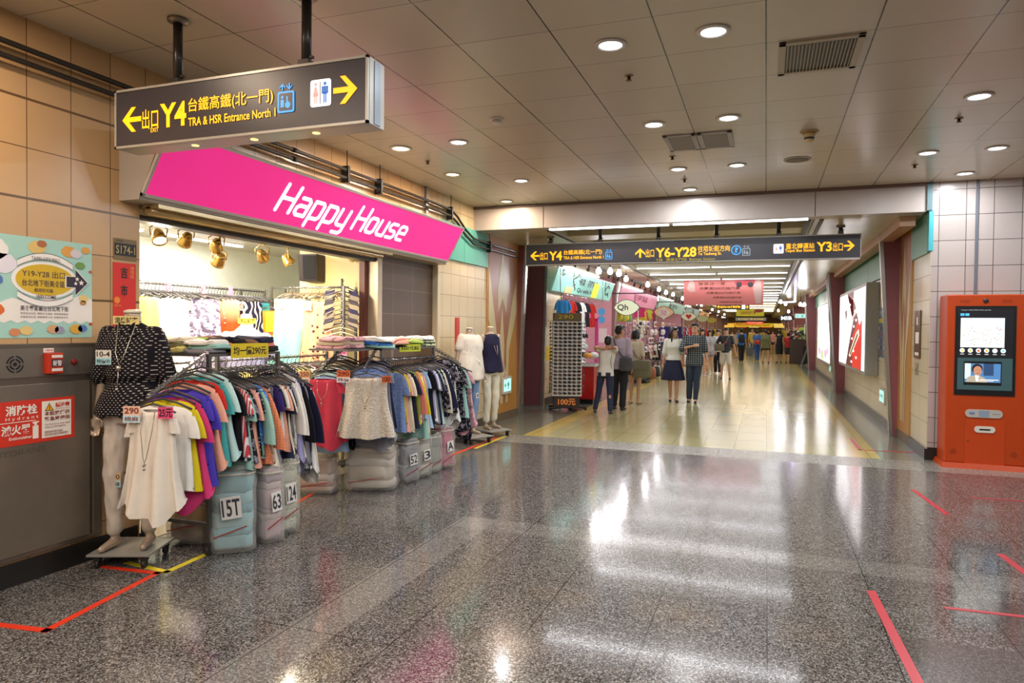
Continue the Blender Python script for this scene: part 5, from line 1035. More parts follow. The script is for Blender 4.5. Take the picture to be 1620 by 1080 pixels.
def rack(label, x0, x1, y0, y1, zt, rails, arms, shelf=True, mids=()):
    t = thing('clothes_rack', label, 'clothes rack', ((x0 + x1) / 2, (y0 + y1) / 2, 0))
    for x in (x0, x1):
        for y in (y0, y1): box('post', (x - .013, y - .013, .08), (x + .013, y + .013, zt), M_WIRE, t); c = MB(); castor(c, x, y); c.build('castor', M_DARK, t)
    for y in (y0, y1): box('base_bar', (x0, y - .01, .20), (x1, y + .01, .225), M_WIRE, t)
    box('side_bar', (x0 - .01, y0, .20), (x0 + .01, y1, .225), M_WIRE, t)
    if shelf:
        b = MB(); b.box((x0, y0 - .01, zt - .02), (x1, y0 + .01, zt)); b.box((x0, y1 - .01, zt - .02), (x1, y1 + .01, zt)); b.box((x0 - .01, y0, zt - .02), (x0 + .01, y1, zt)); b.box((x1 - .01, y0, zt - .02), (x1 + .01, y1, zt))
        for k in range(1, 8): y = y0 + (y1 - y0) * k / 8; b.box((x0, y - .004, zt - .012), (x1, y + .004, zt - .004))
        b.build('shelf', M_WIRE, t)
    for a, b_ in rails: MB().cyl(a, b_, .011, 10).build('rail', M_CHROME, t)
    for a, b_ in arms:
        d = Vector(b_) - Vector(a); q = MB().bar(a, b_, .012, .022)
        for k in range(10): q.ball(Vector(a) + d * (k + .5) / 10 + V(0, 0, .015), .007, 6, 4)
        q.ball(b_, .014, 8, 6).build('arm', M_CHROME, t)
    return t
rack('chrome clothes rack nearest the camera beside the black blouse mannequin', -4.22, -3.62, 3.80, 4.52, 1.40, [((-3.60, 3.80, 1.27), (-3.60, 4.52, 1.27))], [((-3.63, 3.80, 1.41), (-3.53, 3.22, 1.17)), ((-3.70, 4.52, 1.36), (-3.83, 5.02, 1.20))])
rail_fill((-3.60, 3.88, 1.27), (-3.60, 4.50, 1.27), 25, ['black', 'red striped', 'black and white striped', 'mint green', 'black floral', 'peach', 'dusty pink', 'black dotted', 'bright blue', 'mint green', 'orange checked', 'navy', 'pale pink lace', 'cream', 'grey', 'dark purple', 'black lace', 'white', 'peach', 'navy', 'cream', 'lavender', 'black', 'grey', 'white'],
          ['tee', 'blouse', 'slim', 'long', 'tank'], 'the nearest rack main rail', zs=.92)
rail_fill((-3.625, 3.76, 1.385), (-3.54, 3.31, 1.19), 9, ['pale aqua', 'teal', 'red', 'peach', 'purple', 'purple', 'magenta', 'yellow', 'white'][::1], ['poncho', 'blouse', 'slim', 'tank'], 'the nearest rack near arm', rz=math.radians(18), jit=3, zs=1.0, end_name='rack')
rail_fill((-3.72, 4.56, 1.345), (-3.82, 4.98, 1.215), 9, ['navy', 'white', 'lavender', 'cream', 'black', 'grey', 'white dotted', 'navy', 'white'], ['tank', 'long', 'drape', 'dress'], 'the nearest rack far arm', rz=math.radians(10), jit=4, zs=1.05, end_name='rack')
def front_piece(kind, m, label, loc, rz, sc, tags, chain=None):
    t = garment(kind, m, '', '', loc, rz, 'clothes on the racks', sc); t['label'] = label
    for (a, b_, c1, c2, x, z, w_, h_, tc) in tags: card(a, b_, c1, c2, x, -.04, z, w_, h_, t, tc=tc)
    if chain:
        z1 = chain; MB().tube([(-.05, -.035, -.11), (-.045, -.055, -.25), (-.012, -.068, z1 + .03), (0, -.07, z1), (.012, -.068, z1 + .03), (.045, -.055, -.25), (.05, -.035, -.11)], .0028, 5).ball((0, -.072, z1 - .015), .012, 8, 6).ball((0, -.072, z1 - .045), .009, 8, 6).build('necklace', mat('a89a88', .25, .8), t, False)
    return t
front_piece('drape', cloth('e4dacb'), 'white draped chiffon tunic with long necklace, frontmost on the nearest rack', (-3.50, 3.22, 1.17), math.radians(22), (.74, 1.5, .84), [('290', '棉麻', 'e8b8a0', 'bcdce4', -.13, -.19, .10, .10, '7a3a2a'), ('25元', '', 'e04a7a', None, .14, -.16, .09, .07, '2a1018')], -.47)
# folded clothes lying on the shelves
def folded(x, y, z, w_, d_, h_, m, label, group, rz=0):
    t = thing('folded_garment', label, 'clothes', (x, y, z), rz, group); b = MB(); r = random.Random(int(x * 997 + y * 331)); n = 26; R = []
    for i, (q, s_) in enumerate(((0, .93), (.12, 1.0), (.42, 1.02), (.5, .97), (.58, 1.02), (.88, .98), (1.0, .88))):
        ring = []
        for k in range(n):
            a = 2 * PI * k / n; ca, sa = math.cos(a), math.sin(a); e = .38
            ring.append((w_ / 2 * s_ * abs(ca) ** e * (1 if ca > 0 else -1) + .006 * math.sin(3 * a + i), d_ / 2 * s_ * abs(sa) ** e * (1 if sa > 0 else -1) + .006 * math.cos(5 * a + x * 9), q * h_ + (.009 * math.sin(2 * a + y * 7) + .005 * math.sin(5 * a + x * 20)) * (.35 + q)))
        R.append(ring)
    b.rings(R); b.build('fabric', m, t, False); return t
def pile(x0, x1, y0, y1, z, cols, where, rows, group, lay=3, seed=1):
    r = random.Random(seed); k = 0; ny = len(cols) // (rows * lay)
    for j in range(ny):
        for i in range(rows):
            zz = z; cell = (y1 - y0) / ny; cw = (x1 - x0) / rows
            for l in range(lay):
                c = cols[k % len(cols)]; k += 1; h_ = r.uniform(.022, .040)
                folded(x0 + cw * (i + .5) + r.uniform(-.02, .02), y0 + cell * (j + .5) + r.uniform(-.02, .02), zz, cw * r.uniform(.90, 1.0), cell * r.uniform(.92, 1.08), h_, gm(c), '%s folded garment on %s, %s, %s' % (c, where, ('at the bottom', 'second layer', 'third layer', 'on top')[l if l < lay - 1 else 3], ORD[j] + (' front' if i else ' rear')), group, r.uniform(-.08, .08)); zz += h_ * 1.0
pile(-4.2, -3.6, 3.84, 4.50, 1.402, ['pale yellow', 'olive', 'cream', 'grey', 'mint green', 'white', 'brown', 'salmon', 'lime', 'navy', 'salmon', 'black', 'cream', 'white', 'brown', 'navy', 'white', 'brown', 'grey', 'dark purple', 'cream', 'black', 'salmon', 'navy'], 'the nearest rack shelf', 2, 'folded clothes on the nearest rack', 3, 2)
rack('chrome clothes rack farther from the camera beside the brown tiled recess', -4.08, -3.55, 5.98, 7.12, 1.39, [((-3.52, 5.98, 1.27), (-3.52, 7.12, 1.27))], [((-3.98, 5.98, 1.40), (-3.86, 5.45, 1.20)), ((-3.60, 5.98, 1.40), (-3.50, 5.60, 1.22)), ((-3.55, 7.12, 1.36), (-3.46, 7.66, 1.16))])
rail_fill((-3.52, 6.02, 1.27), (-3.52, 7.1, 1.27), 26, ['blue lace', 'yellow', 'peach', 'beige', 'cream', 'navy', 'lime', 'salmon', 'yellow', 'white dotted', 'peach', 'light blue', 'mint green', 'cream', 'light blue', 'black', 'lavender', 'white', 'grey', 'navy', 'pale aqua', 'black floral', 'cream', 'navy', 'black and white striped', 'black'],
          ['tee', 'blouse', 'long', 'slim', 'tank'], 'the farther rack main rail', zs=1.02)
rail_fill((-3.545, 7.18, 1.35), (-3.47, 7.62, 1.18), 7, ['black floral', 'white dotted', 'black dotted', 'black floral', 'mint green', 'black floral', 'dusty pink'], ['blouse', 'tee', 'drape'], 'the farther rack far arm', rz=math.radians(12), zs=1.0, end_name='rack')
rail_fill((-3.975, 5.94, 1.385), (-3.875, 5.53, 1.23), 7, ['brown', 'beige', 'olive', 'white', 'black', 'pale aqua', 'light blue'], ['tank', 'drape'], 'the farther rack left arm', rz=math.radians(22), jit=3, zs=1.0, end_name='rack')
rail_fill((-3.595, 5.94, 1.385), (-3.52, 5.68, 1.265), 4, ['navy', 'grey', 'blue lace', 'blue lace'], ['tank', 'drape'], 'the farther rack right arm', rz=math.radians(22), jit=3, zs=1.0, end_name='rack')
front_piece('drape', cloth('cc3f52'), 'coral red draped tunic with long necklace at the front of the farther rack', (-3.84, 5.44, 1.20), math.radians(26), (.95, 1.4, .80), [('250', '棉', 'e8a878', 'e8e0d0', -.17, -.16, .09, .12, '7a3a2a')], -.36)
front_piece('tank', cloth('ded4c4', 'lace', 'b8ac9c'), 'white lace top with orange tag at the front of the farther rack', (-3.47, 5.58, 1.22), math.radians(26), (1.25, 1.6, .82), [('290', '特價', 'e06a2a', 'e8e4e0', -.16, -.16, .12, .11, '7a2a1a'), ('100', '', 'e06a2a', None, .15, -.16, .08, .06, '401a10')], -.40)
pile(-4.1, -3.5, 5.86, 7.14, 1.392, ['dusty pink', 'beige', 'white', 'mint green', 'bright blue', 'white', 'brown', 'purple', 'white dotted', 'black', 'peach', 'salmon', 'grey', 'brown', 'black', 'olive', 'lime', 'cream', 'magenta', 'grey', 'white dotted', 'leaf patterned', 'leaf patterned', 'white dotted'], 'the farther rack shelf', 2, 'folded clothes on the farther rack', 3, 5)
pile(-4.0, -3.6, 5.5, 5.84, 1.392, ['dusty pink', 'beige', 'dusty pink'], 'the tray before the farther rack', 1, 'folded clothes on the farther rack', 3, 9)
t = thing('rack_shelf_board', 'small dark shelf board carrying pink folded clothes before the farther rack', 'shelf', (-3.8, 5.7, 1.37)); box('board', (-4.02, 5.46, 1.372), (-3.58, 5.97, 1.391), M_WIRE, t)
def price_board(body, F, w_, h_, label, c='e0c41c'):
    t = thing('price_card', label, 'sign', F.o); shape(F, R_(0, 0, w_, h_), mat(c, .5), t, 'card', 0, .003); text(body, F, w_ * .06, h_ * .2, w_ * .88, h_ * .6, mat('2a1a14', .5), t, .02, d=.003); return t
price_board('均一價290元', Fr((-3.595, 3.98, 1.365), (.15, 1, 0), (0, 0, 1)), .34, .105, 'yellow handwritten price card hanging from the nearest rack shelf')
price_board('350元起', Fr((-3.53, 6.3, 1.345), (.2, 1, 0), (0, 0, 1)), .34, .075, 'yellow green price card hanging from the farther rack shelf', 'c8d030')
# racks inside the shop
rack('tall chrome rail along the back of the shop full of hangers', -5.95, -5.6, 4.4, 6.75, 2.02, [((-5.6, 4.3, 2.0), (-5.6, 6.75, 2.0))], [], shelf=False)
for i in range(46):
    if i == 0: h0 = None
    t = thing('empty_hanger', 'dark clothes hanger on the back rail of the shop', 'hanger', (-5.6, 4.75 + i * .043, 2.0), math.radians(random.uniform(-10, 10)), 'dark hangers packed along the back rail')
    h = bpy.data.objects.new('hanger', HM); COL.objects.link(h); h.parent = t
for k, (y, m, nm, kd, sc) in enumerate(((5.02, cloth('e8dc70'), 'pale yellow', 'dress', 1.08), (5.38, cloth('f0ece6'), 'white', 'dress', 1.12), (5.80, cloth('a8a0b8', 'floral', '6a607c'), 'grey marbled', 'dress', 1.0), (6.14, cloth('e0481c', 'ombre', 'f0c8a0'), 'orange and cream shaded', 'dress', .80), (6.50, cloth('1c1a38', 'swirl', 'c8c0ac'), 'navy with white swirls', 'dress', .92))):
    t = garment(kd, m, nm, 'hung facing out at the back of the shop', (-5.5, y - .15, 1.97), math.radians(46), 'dresses facing out on the back rail', (1.15 if k < 3 else .95, 1.2, sc * .92)); card('390', '特價', 'ece8dc', None, -.10, -.05, -.24, .09, .10, t, tc='8a6a60')
    if k == 3: MB().tube([(-.03, -.04, -.12), (0, -.07, -.42), (.03, -.04, -.12)], .003, 5).ball((0, -.075, -.40), .012, 8, 6).ball((0, -.075, -.47), .012, 8, 6).build('necklace', mat('d8d0c8', .2, .6), t, False)
garment('slim', gm('teal'), 'teal', 'at the right end of the back rail', (-5.6, 6.72, 1.98), math.radians(40), 'dresses facing out on the back rail', (1, 1, .95))
for y in (4.7, 5.3, 5.75, 6.15):
    t = thing('size_clip', 'small pink marker clip on the back rail hangers', 'clip', (-5.58, y, 1.96), group='pink marker clips on the back rail'); MB().hexa([(-5.58, y - .02, 1.90), (-5.56, y - .02, 1.90), (-5.56, y + .05, 1.90), (-5.58, y + .05, 1.90), (-5.58, y, 2.03), (-5.56, y, 2.03), (-5.56, y + .03, 2.03), (-5.58, y + .03, 2.03)]).build('clip', mat('e88aa8', .4), t)
rack('chrome rail in front of the yellow shop wall', -5.5, -4.5, 6.75, 7.0, 2.06, [((-5.6, 6.85, 2.05), (-4.5, 6.85, 2.05))], [], shelf=False)
for i in range(16):
    t = thing('empty_hanger', 'pale hanger on the rail before the yellow wall', 'hanger', (-5.35 + i * .05, 6.85, 2.05), PI / 2 + math.radians(random.uniform(-10, 10)), 'hangers on the rail before the yellow wall'); h = bpy.data.objects.new('hanger', HM); COL.objects.link(h); h.parent = t; h.material_slots[0].link = 'OBJECT'; h.material_slots[0].material = mat('b09a80', .3)
for k, (x, y, z, m, nm, kd, sc) in enumerate(((-5.58, 6.75, 2.0, cloth('5a5460'), 'dark grey', 'dress', (1.0, 1, .9)), (-5.40, 6.60, 1.88, cloth('d8b820', 'ombre', 'f0a040'), 'yellow and orange belted', 'dress', (.9, 1, 1.0)), (-5.10, 6.62, 2.02, cloth('8accc4', 'ombre', 'f4f4f0'), 'white to aqua shaded', 'dress', (1.15, 1.3, 1.02)), (-4.78, 6.66, 2.0, cloth('eeb48a', 'dots', '5a2a30', 2.6), 'peach with dark flowers', 'dress', (.95, 1.2, 1.02)))):
    t = garment(kd, m, nm, 'on the rail before the yellow wall', (x, y, z), math.radians(30), 'dresses before the yellow wall', sc)
    if k > 1: card('490', '', 'ece8dc', None, -.12, -.05, -.22, .10, .11, t, tc='8a7a70')
    if k == 1: MB().bar((-.18, -.06, -.36), (.18, -.06, -.36), .012, .02).build('belt', mat('c0401c'), t, False)
t = thing('hanger_stand', 'column of stacked empty and filled hangers beside the shop jamb', 'hanger stand', (-4.56, 6.80, 1.2), math.radians(30))
MB().cyl((0, .05, -.1), (0, .05, .95), .012).build('pole', M_CHROME, t, False)
for k in range(14):
    o = bpy.data.objects.new('hanger', HM); COL.objects.link(o); o.parent = t; o.location = (0, -.01 * k, .92 - .052 * k); o.rotation_euler = (0, 0, random.uniform(-.3, .3)); o.material_slots[0].link = 'OBJECT'; o.material_slots[0].material = mat(('5a5860', '8a8070', '3a3850', 'd8cdb0', 'e0d8c0')[min(4, k // 3)], .35)
    if k < 8:
        for sg in (-1, 1): MB().hexa([(sg * x, y - .01 * k, .80 - .052 * k + z) for x, y, z in ((.10, -.02, -.05), (.20, -.02, -.07), (.20, .02, -.07), (.10, .02, -.05), (.07, -.02, .02), (.18, -.02, -.01), (.18, .02, -.01), (.07, .02, .02))]).build('folded_strap', mat(('26244a', '8a8070', '3a3440', '9a8f78')[k % 4], .7), t, False)
card('290', '折扣', 'e87aa8', 'a8b8c0', 0, -.18, .02, .14, .14, t, tc='5a1a2a')
rack('low chrome rack just inside the shop doorway', -4.95, -4.62, 4.3, 6.6, 1.32, [((-4.62, 4.3, 1.28), (-4.62, 6.6, 1.28))], [], shelf=False)
rail_fill((-4.62, 4.95, 1.28), (-4.62, 6.55, 1.28), 24, ['black', 'navy', 'cream', 'pale yellow', 'olive', 'brown', 'white', 'red', 'black', 'beige', 'grey', 'mint green'], ['tee', 'slim', 'tank', 'blouse'], 'the low indoor rack', zs=1.0)
# bags of stock
M_CLEAR = mat('d8d4cc', .12, 0, alpha=.34, var=0, name='clear plastic', coat=.5)
def bag(x, y, w_, d_, h_, rz, cols, label, note=None, notec='e8e4dc', band=None):
    t = thing('stock_bag', label, 'bag', (x, y, 0), rz, 'clear plastic bags of clothes under the racks'); r = random.Random(int(x * 100 + y * 77)); zz = .03; i = 0
    def rad(a, z, f, s_):
        k = 1 + .10 * mnoise.noise(V(2.2 * math.cos(a) + x * 9, 2.2 * math.sin(a) + y * 5, z * 11)) + .05 * mnoise.noise(V(7 * math.cos(a) + x * 9, 7 * math.sin(a), z * 40))
        return ((w_ / 2 - f) * s_ * k * abs(math.cos(a)) ** .42 * (1 if math.cos(a) > 0 else -1), (d_ / 2 - f) * s_ * k * abs(math.sin(a)) ** .42 * (1 if math.sin(a) > 0 else -1))
    while zz < h_ - .05:
        hh = min(r.uniform(.03, .15), h_ - .02 - zz); n = 44; R = []
        for q, s_ in ((0, .93), (.15, .985), (.5, 1.0), (.85, .985), (1, .93)):
            R.append([(*rad(a, zz + q * hh, .024, s_), zz + q * hh + .022 * mnoise.noise(V(2 * math.cos(a) + i * 3, 2 * math.sin(a), x * 5)) * (1 if zz > .1 else .4)) for a in [2 * PI * k / n for k in range(n)]])
        MB().rings(R).build('packed_cloth', cloth(cols[i % len(cols)]) if isinstance(cols[i % len(cols)], str) else cols[i % len(cols)], t, False); zz += hh * .97; i += 1
    n = 52; R = []
    for q in range(17):
        z_ = q / 16; s_ = 1.0 - .08 * max(0, z_ - .85) / .15 - .05 * (q == 0)
        R.append([(*rad(a, z_ * h_, .004, s_ * 1.01), .006 + z_ * h_ + .012 * math.sin(5 * a + x) * (z_ > .9)) for a in [2 * PI * k / n for k in range(n)]])
    MB().rings(R).build('plastic_sheet', M_CLEAR, t, False)
    b = MB(); R5 = R[15]
    zz = h_ * .93
    for k in range(n):
        a = R5[k]; c = R5[(k + 1) % n]; b.bar((a[0] * 1.01, a[1] * 1.01, zz), (c[0] * 1.01, c[1] * 1.01, zz), .004, .012)
    b.build('zip_edge', mat(band or 'd8d0c0', .4), t, False)
    if note: card(note, '', notec, None, note and .0, -d_ / 2 - .012, h_ * .42, w_ * .42, h_ * .26, t, ang=.10, tc='3a3a44', name='paper_note')
    b = MB(); b.bar((-w_ * .4, -d_ / 2 - .004, h_ * .2), (w_ * .3, -d_ / 2 - .004, h_ * .32), .003, .008).build('strap', mat('a04038'), t, False)
    return t
bag(-3.58, 3.99, .32, .30, .60, math.radians(40), ['9fd4dc', '7fc4cc', 'a8dce0', '6ab0c0'], 'clear bag of turquoise clothes with a paper reading 15, nearest in front', '15T')
bag(-3.50, 4.25, .19, .26, .56, math.radians(72), ['c8a8b0', 'd8c4c0', 'b09aa8'], 'clear bag of pale mauve clothes with a paper strip, second from the turquoise one', '63')
bag(-3.54, 4.47, .22, .26, .58, math.radians(72), [cloth('c8ccb4', 'dots', '5a4a4a'), 'c8ccb4'], 'clear bag of dotted pale green clothes at the far end of the nearest rack', '124')
bag(-3.99, 4.08, .34, .36, .50, math.radians(15), ['8a6a50', 'c89a40', 'b0785a', '7a3a40'], 'dark bag of brown and ochre clothes behind the nearest rack post')
bag(-4.07, 4.55, .30, .45, .36, 0, ['b0285a', '8a2a4a', 'c8304a'], 'bag of crimson clothes low behind the mannequin board')
bag(-3.66, 6.00, .50, .34, .44, math.radians(20), ['d8ccbc', 'cfc0ac', 'e0d8cc', 'c8b8a4'], 'large clear bag of cream lace clothes below the white lace top', None, band='c8b8a0')
bag(-4.05, 5.68, .36, .30, .36, math.radians(22), ['e0c0b0', 'd8a898', 'e8dcd0'], 'clear bag of pink and cream clothes below the coral tunic')
bag(-3.52, 6.40, .26, .26, .44, math.radians(75), ['6a7080', '9aa0b0', '50586a'], 'clear bag of grey striped clothes with a note, right of the cream lace bag', '52')
bag(-3.50, 6.68, .24, .24, .44, math.radians(75), ['a8a898', 'c8c8b8'], 'clear bag of pale grey clothes with a note under the farther rack', '3')
bag(-3.50, 6.94, .22, .24, .42, math.radians(75), ['98a090', '7a8478'], 'clear bag of grey green clothes under the farther rack')
bag(-3.49, 7.22, .26, .26, .46, math.radians(75), ['d8487a', 'c83a68', 'e88aa0'], 'clear bag of bright pink clothes at the end of the farther rack', 'A')
# ------------------------------------------------------------------ the corridor: stalls, signs, banners, bulbs
M_PINKW = mat('c98a9a', .5, name='pink partition'); M_BULB = mat((1, .97, 1), .5, emit=16.0, name='bulb glow')
ORDS = ['sunglasses', 'second', 'third', 'fourth', 'fifth', 'sixth', 'seventh', 'eighth']
Y_L = [15.0, 20.4, 28.3, 38.2, 46.9, 55.1, 64.0, 74.0, 88.0]
XI = -6.4
for k, (y0, y1) in enumerate(zip(Y_L, Y_L[1:])):
    st('wall_stall_back', (XI - .1, y0, 0), (XI, y1, ZS), mat(('e4d8d4', 'e8c8b8', 'd8c8b0', 'd8b8a0', 'c8b8a8', 'd0b090', 'c8a880', 'b8a080')[k], .6))
    st('wall_stall_side', (XI, y1 - .06, 0), (-4.3, y1, ZS), M_PINKW if k < 3 else mat('a87c6c', .5))
    if k < 6:
        fin(y1 - .04, -4.62, -4.16, -4.28, 'mauve fin with metal edge closing the %s stall on the left' % ORDS[k], .07)
    l = area_light('stall_light', (-5.2, (y0 + y1) / 2, ZS - .1), 1.4, (y1 - y0) * .7, 12 + 3.0 * (y1 - y0), (1, .95, .9) if k < 2 else (1, .86, .66))
    tt = thing('stall_lamp', 'long light panel over the %s stall on the left' % ORDS[k], 'ceiling light', (-5.2, (y0 + y1) / 2, ZS)); box('panel', (-5.9, y0 + (y1 - y0) * .15, ZS - .05), (-4.5, y1 - (y1 - y0) * .15, ZS - .005), mat('f0ece4', .5, emit=1.5), tt); l.parent = tt; l.location = (0, 0, -.1)
st('wall_stall_side', (XI, 14.98, 0), (-4.3, 15.04, ZS), M_LTILEX)
# fascia boards leaning over each stall
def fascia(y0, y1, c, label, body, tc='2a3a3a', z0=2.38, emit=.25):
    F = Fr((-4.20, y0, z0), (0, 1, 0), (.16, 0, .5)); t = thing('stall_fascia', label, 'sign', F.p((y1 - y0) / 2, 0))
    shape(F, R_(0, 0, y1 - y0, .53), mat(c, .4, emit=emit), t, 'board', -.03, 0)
    for q in (R_(0, 0, y1 - y0, .02), R_(0, .51, y1 - y0, .53)): shape(F, q, M_STEEL, t, 'frame', 0, .01)
    for tx, x, z, w_, h_ in body: text(tx, F, x, z, w_, h_, mat(tc, .5), t, .02)
    for sy in (y0 + .1, y1 - .1): MB().cyl(F.p(sy - y0, .3, -.03), (-4.05, sy, ZS), .012, 8).build('hanger_rod', M_DARK, t)
    return t, F
t, F = fascia(13.85, 19.5, '8fd0c4', 'turquoise stall fascia with painted branches above the sunglasses rack', [('裕富', 1.95, .26, .50, .17), ('國際有限', 2.75, .25, .95, .18), ('Qu eshi H', 1.9, .07, 1.5, .12)])
b = MB()
for br in ([(1.25, .52), (1.35, .35), (1.5, .24), (1.75, .13)], [(1.35, .35), (1.62, .42), (1.78, .50)], [(.35, .50), (.45, .38), (.6, .42)], [(4.5, .50), (4.7, .30), (4.9, .16)], [(4.7, .30), (4.95, .42), (5.2, .36)], [(4.9, .16), (5.15, .22), (5.3, .12)]):
    for p, q in zip(br, br[1:]): b.bar(F.p(*p, .004), F.p(*q, .004), .035, .004, F.n)
b.build('painted_branch', mat('3a3428', .6), t)
rr = random.Random(5)
for k in range(22):
    bx, bz = rr.choice([(1.25, .35), (1.6, .2), (1.72, .45), (4.75, .28), (5.05, .2), (5.1, .4), (.45, .42)]); shape(F, circle(bx + rr.uniform(-.2, .2), max(.04, min(.49, bz + rr.uniform(-.1, .1))), .05, 7, .018), mat(rr.choice(['3a3428', 'c8c090', '5a5040', '8a9a70']), .6), t, 'leaf', .004, .007)
shape(F, R_(3.35, .0, 3.95, .40), mat('e8e030', .5, emit=.3), t, 'paper_sheet', .006, .008); shape(F, R_(.9, .02, 1.5, .16), mat('d8cc8a', .5), t, 'paper_sheet', .006, .008)
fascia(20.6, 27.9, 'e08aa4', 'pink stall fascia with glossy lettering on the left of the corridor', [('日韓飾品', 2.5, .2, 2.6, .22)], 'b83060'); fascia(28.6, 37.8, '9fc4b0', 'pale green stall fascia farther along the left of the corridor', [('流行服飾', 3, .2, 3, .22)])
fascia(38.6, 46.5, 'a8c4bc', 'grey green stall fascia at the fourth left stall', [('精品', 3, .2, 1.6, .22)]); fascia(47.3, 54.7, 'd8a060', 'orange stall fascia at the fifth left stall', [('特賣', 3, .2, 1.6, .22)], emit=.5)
# oval blade signs on bars
def oval(y, xc, z, w_, h_, c, label, mark, tc='3a3a30'):
    t = thing('oval_shop_sign', label, 'sign', (xc, y, z)); F = Fr((xc, y, z), (1, 0, 0), (0, 0, 1))
    def lens(s): return [(-w_ / 2 * s + w_ * s * k / 12, h_ / 2 * s * math.sin(PI * k / 12) ** .75) for k in range(13)] + [(w_ / 2 * s - w_ * s * k / 12, -h_ / 2 * s * math.sin(PI * k / 12) ** .75) for k in range(1, 12)]
    shape(F, lens(1.0)[::-1], mat('3a3a2c', .5), t, 'rim', -.03, .0); shape(F, lens(.93)[::-1], mat(c, .45, emit=.3), t, 'face', 0, .006)
    box('arm', (-4.62, y - .015, z + .40), (xc + w_ * .75, y + .015, z + .43), M_DARK, t)
    for sx in (-.3, .3): box('rod', (xc + sx * w_ - .008, y - .022, z + h_ * .24), (xc + sx * w_ + .008, y - .006, z + .40), M_DARK, t)
    if mark == 'heart':
        shape(F, [(.15 * math.sin(q) ** 3, .011 * (13 * math.cos(q) - 5 * math.cos(2 * q) - 2 * math.cos(3 * q) - math.cos(4 * q)) * .9) for q in [2 * PI * k / 24 for k in range(24)]], mat('a01820', .4, emit=.3), t, 'heart', .006, .012)
    elif mark == 'paper': shape(F, [(0, -.30), (.25, -.02), (0, .22), (-.25, -.02)], mat('f0ece8', .5), t, 'paper_sheet', .006, .010); text('50', F, -.11, -.13, .22, .2, mat('e08a90', .5), t, .01, d=.010)
    elif mark: text(mark, F, -w_ * .34, -h_ * .22, w_ * .4, h_ * .42, mat(tc, .5), t, .02, d=.006)
oval(20.35, -3.86, 2.24, .80, .48, 'd8dcc0', 'pale green pointed oval sign lettered Qh hanging from a bar', 'Qჩ'.replace('ჩ', 'h')); oval(28.25, -3.86, 2.30, .86, .50, 'c8a880', 'tan pointed oval sign with a white diamond paper', 'paper')
oval(38.15, -3.9, 2.32, .86, .46, 'c8c0a0', 'pointed oval sign with a dark red heart', 'heart'); oval(46.85, -3.9, 2.34, .84, .46, 'b0ac80', 'plain khaki pointed oval sign beyond the heart sign', ''); oval(55.05, -3.9, 2.36, .84, .46, 'a89840', 'olive yellow pointed oval sign farthest along the left', '')
t = thing('black_oval_sign', 'black pointed oval sign lettered MIB in white on the right', 'sign', (.87, 34, 2.2)); F = Fr((.87, 34, 2.19), (1, 0, 0), (0, 0, 1))
shape(F, [(-.42 + .07 * k, .17 * math.sin(PI * k / 12)) for k in range(13)][::-1] + [(-.42 + .07 * k, -.17 * math.sin(PI * k / 12)) for k in range(1, 12)], mat('101014', .4), t, 'face', -.02, 0); text('MIB', F, -.24, -.09, .46, .17, M_SW, t, .03); box('rod', (.86, 34.0, 2.3), (.88, 34.02, ZS), M_DARK, t)
exit_plate(Fr((1.16, 33, 0), (1, 0, 0), (0, 0, 1)), 0, 2.16, .54, .21, 'green lit exit sign hanging at the right end of the wall', (1.4, 33, 2.16)); t = thing('sign_rod', 'thin rod holding the green exit sign', 'rod', (1.4, 33.0, 2.37)); box('rod', (1.40, 32.98, 2.37), (1.42, 33.0, ZS), M_DARK, t)
t = thing('neon_tube', 'pale violet neon tubes on the right side of the corridor', 'light', (.93, 26, 2.6)); MB().tube([(.93, 26, 3.10), (.92, 26, 2.60)], .035, 8).tube([(.92, 26.2, 2.62), (.40, 26.4, 2.60)], .025, 8).build('tube', mat('c8c0ff', .4, emit=6.0), t)
# bulbs on wires
def bulb(x, y, z, label, zt=ZS, power=9):
    t = thing('pendant_bulb', label, 'lamp', (x, y, z), group='bare bulbs along the stalls'); MB().lathe([(.001, -.085), (.045, -.07), (.062, -.03), (.055, .01), (.028, .05), (.022, .07), (.001, .07)], (0, 0, 0), 14).build('bulb', M_BULB, t, False)
    MB().cyl((0, 0, .07), (0, 0, .12), .022, 10).build('socket', M_DARK, t, False); MB().cyl((0, 0, .12), (0, 0, zt - z), .005, 6).build('cord', M_DARK, t, False)
    l = bpy.data.lights.new('lamp', 'POINT'); l.energy = power; l.color = (.95, .95, 1); l.shadow_soft_size = .07; o = bpy.data.objects.new('lamp', l); COL.objects.link(o); o.parent = t; o.location = (0, 0, -.16)
for k, (x, y) in enumerate(((-3.40, 14.7), (-3.28, 15.3), (-3.10, 15.4), (-3.38, 17.7), (-3.1, 19.4), (-3.22, 22.4), (-3.16, 23.6), (-3.2, 25.8), (-3.14, 28.3), (-3.2, 31.4), (-3.1, 34), (-3.15, 37), (-3.1, 44), (-3.1, 50), (-3.1, 57))):
    bulb(x, y, 2.86 + .04 * (k % 2), '%s bare glowing bulb along the left stalls, counting from the near end' % ORD[k], power=16 if k < 4 else 9)
for k, (x, y, z) in enumerate(((.55, 30.5, 2.8), (.75, 31.5, 2.75), (1.0, 36, 2.55), (.6, 40, 2.7), (1.2, 28.5, 2.62), (1.35, 28.7, 2.62))): bulb(x, y, z, '%s bare glowing bulb on the right side of the corridor' % ORD[k])
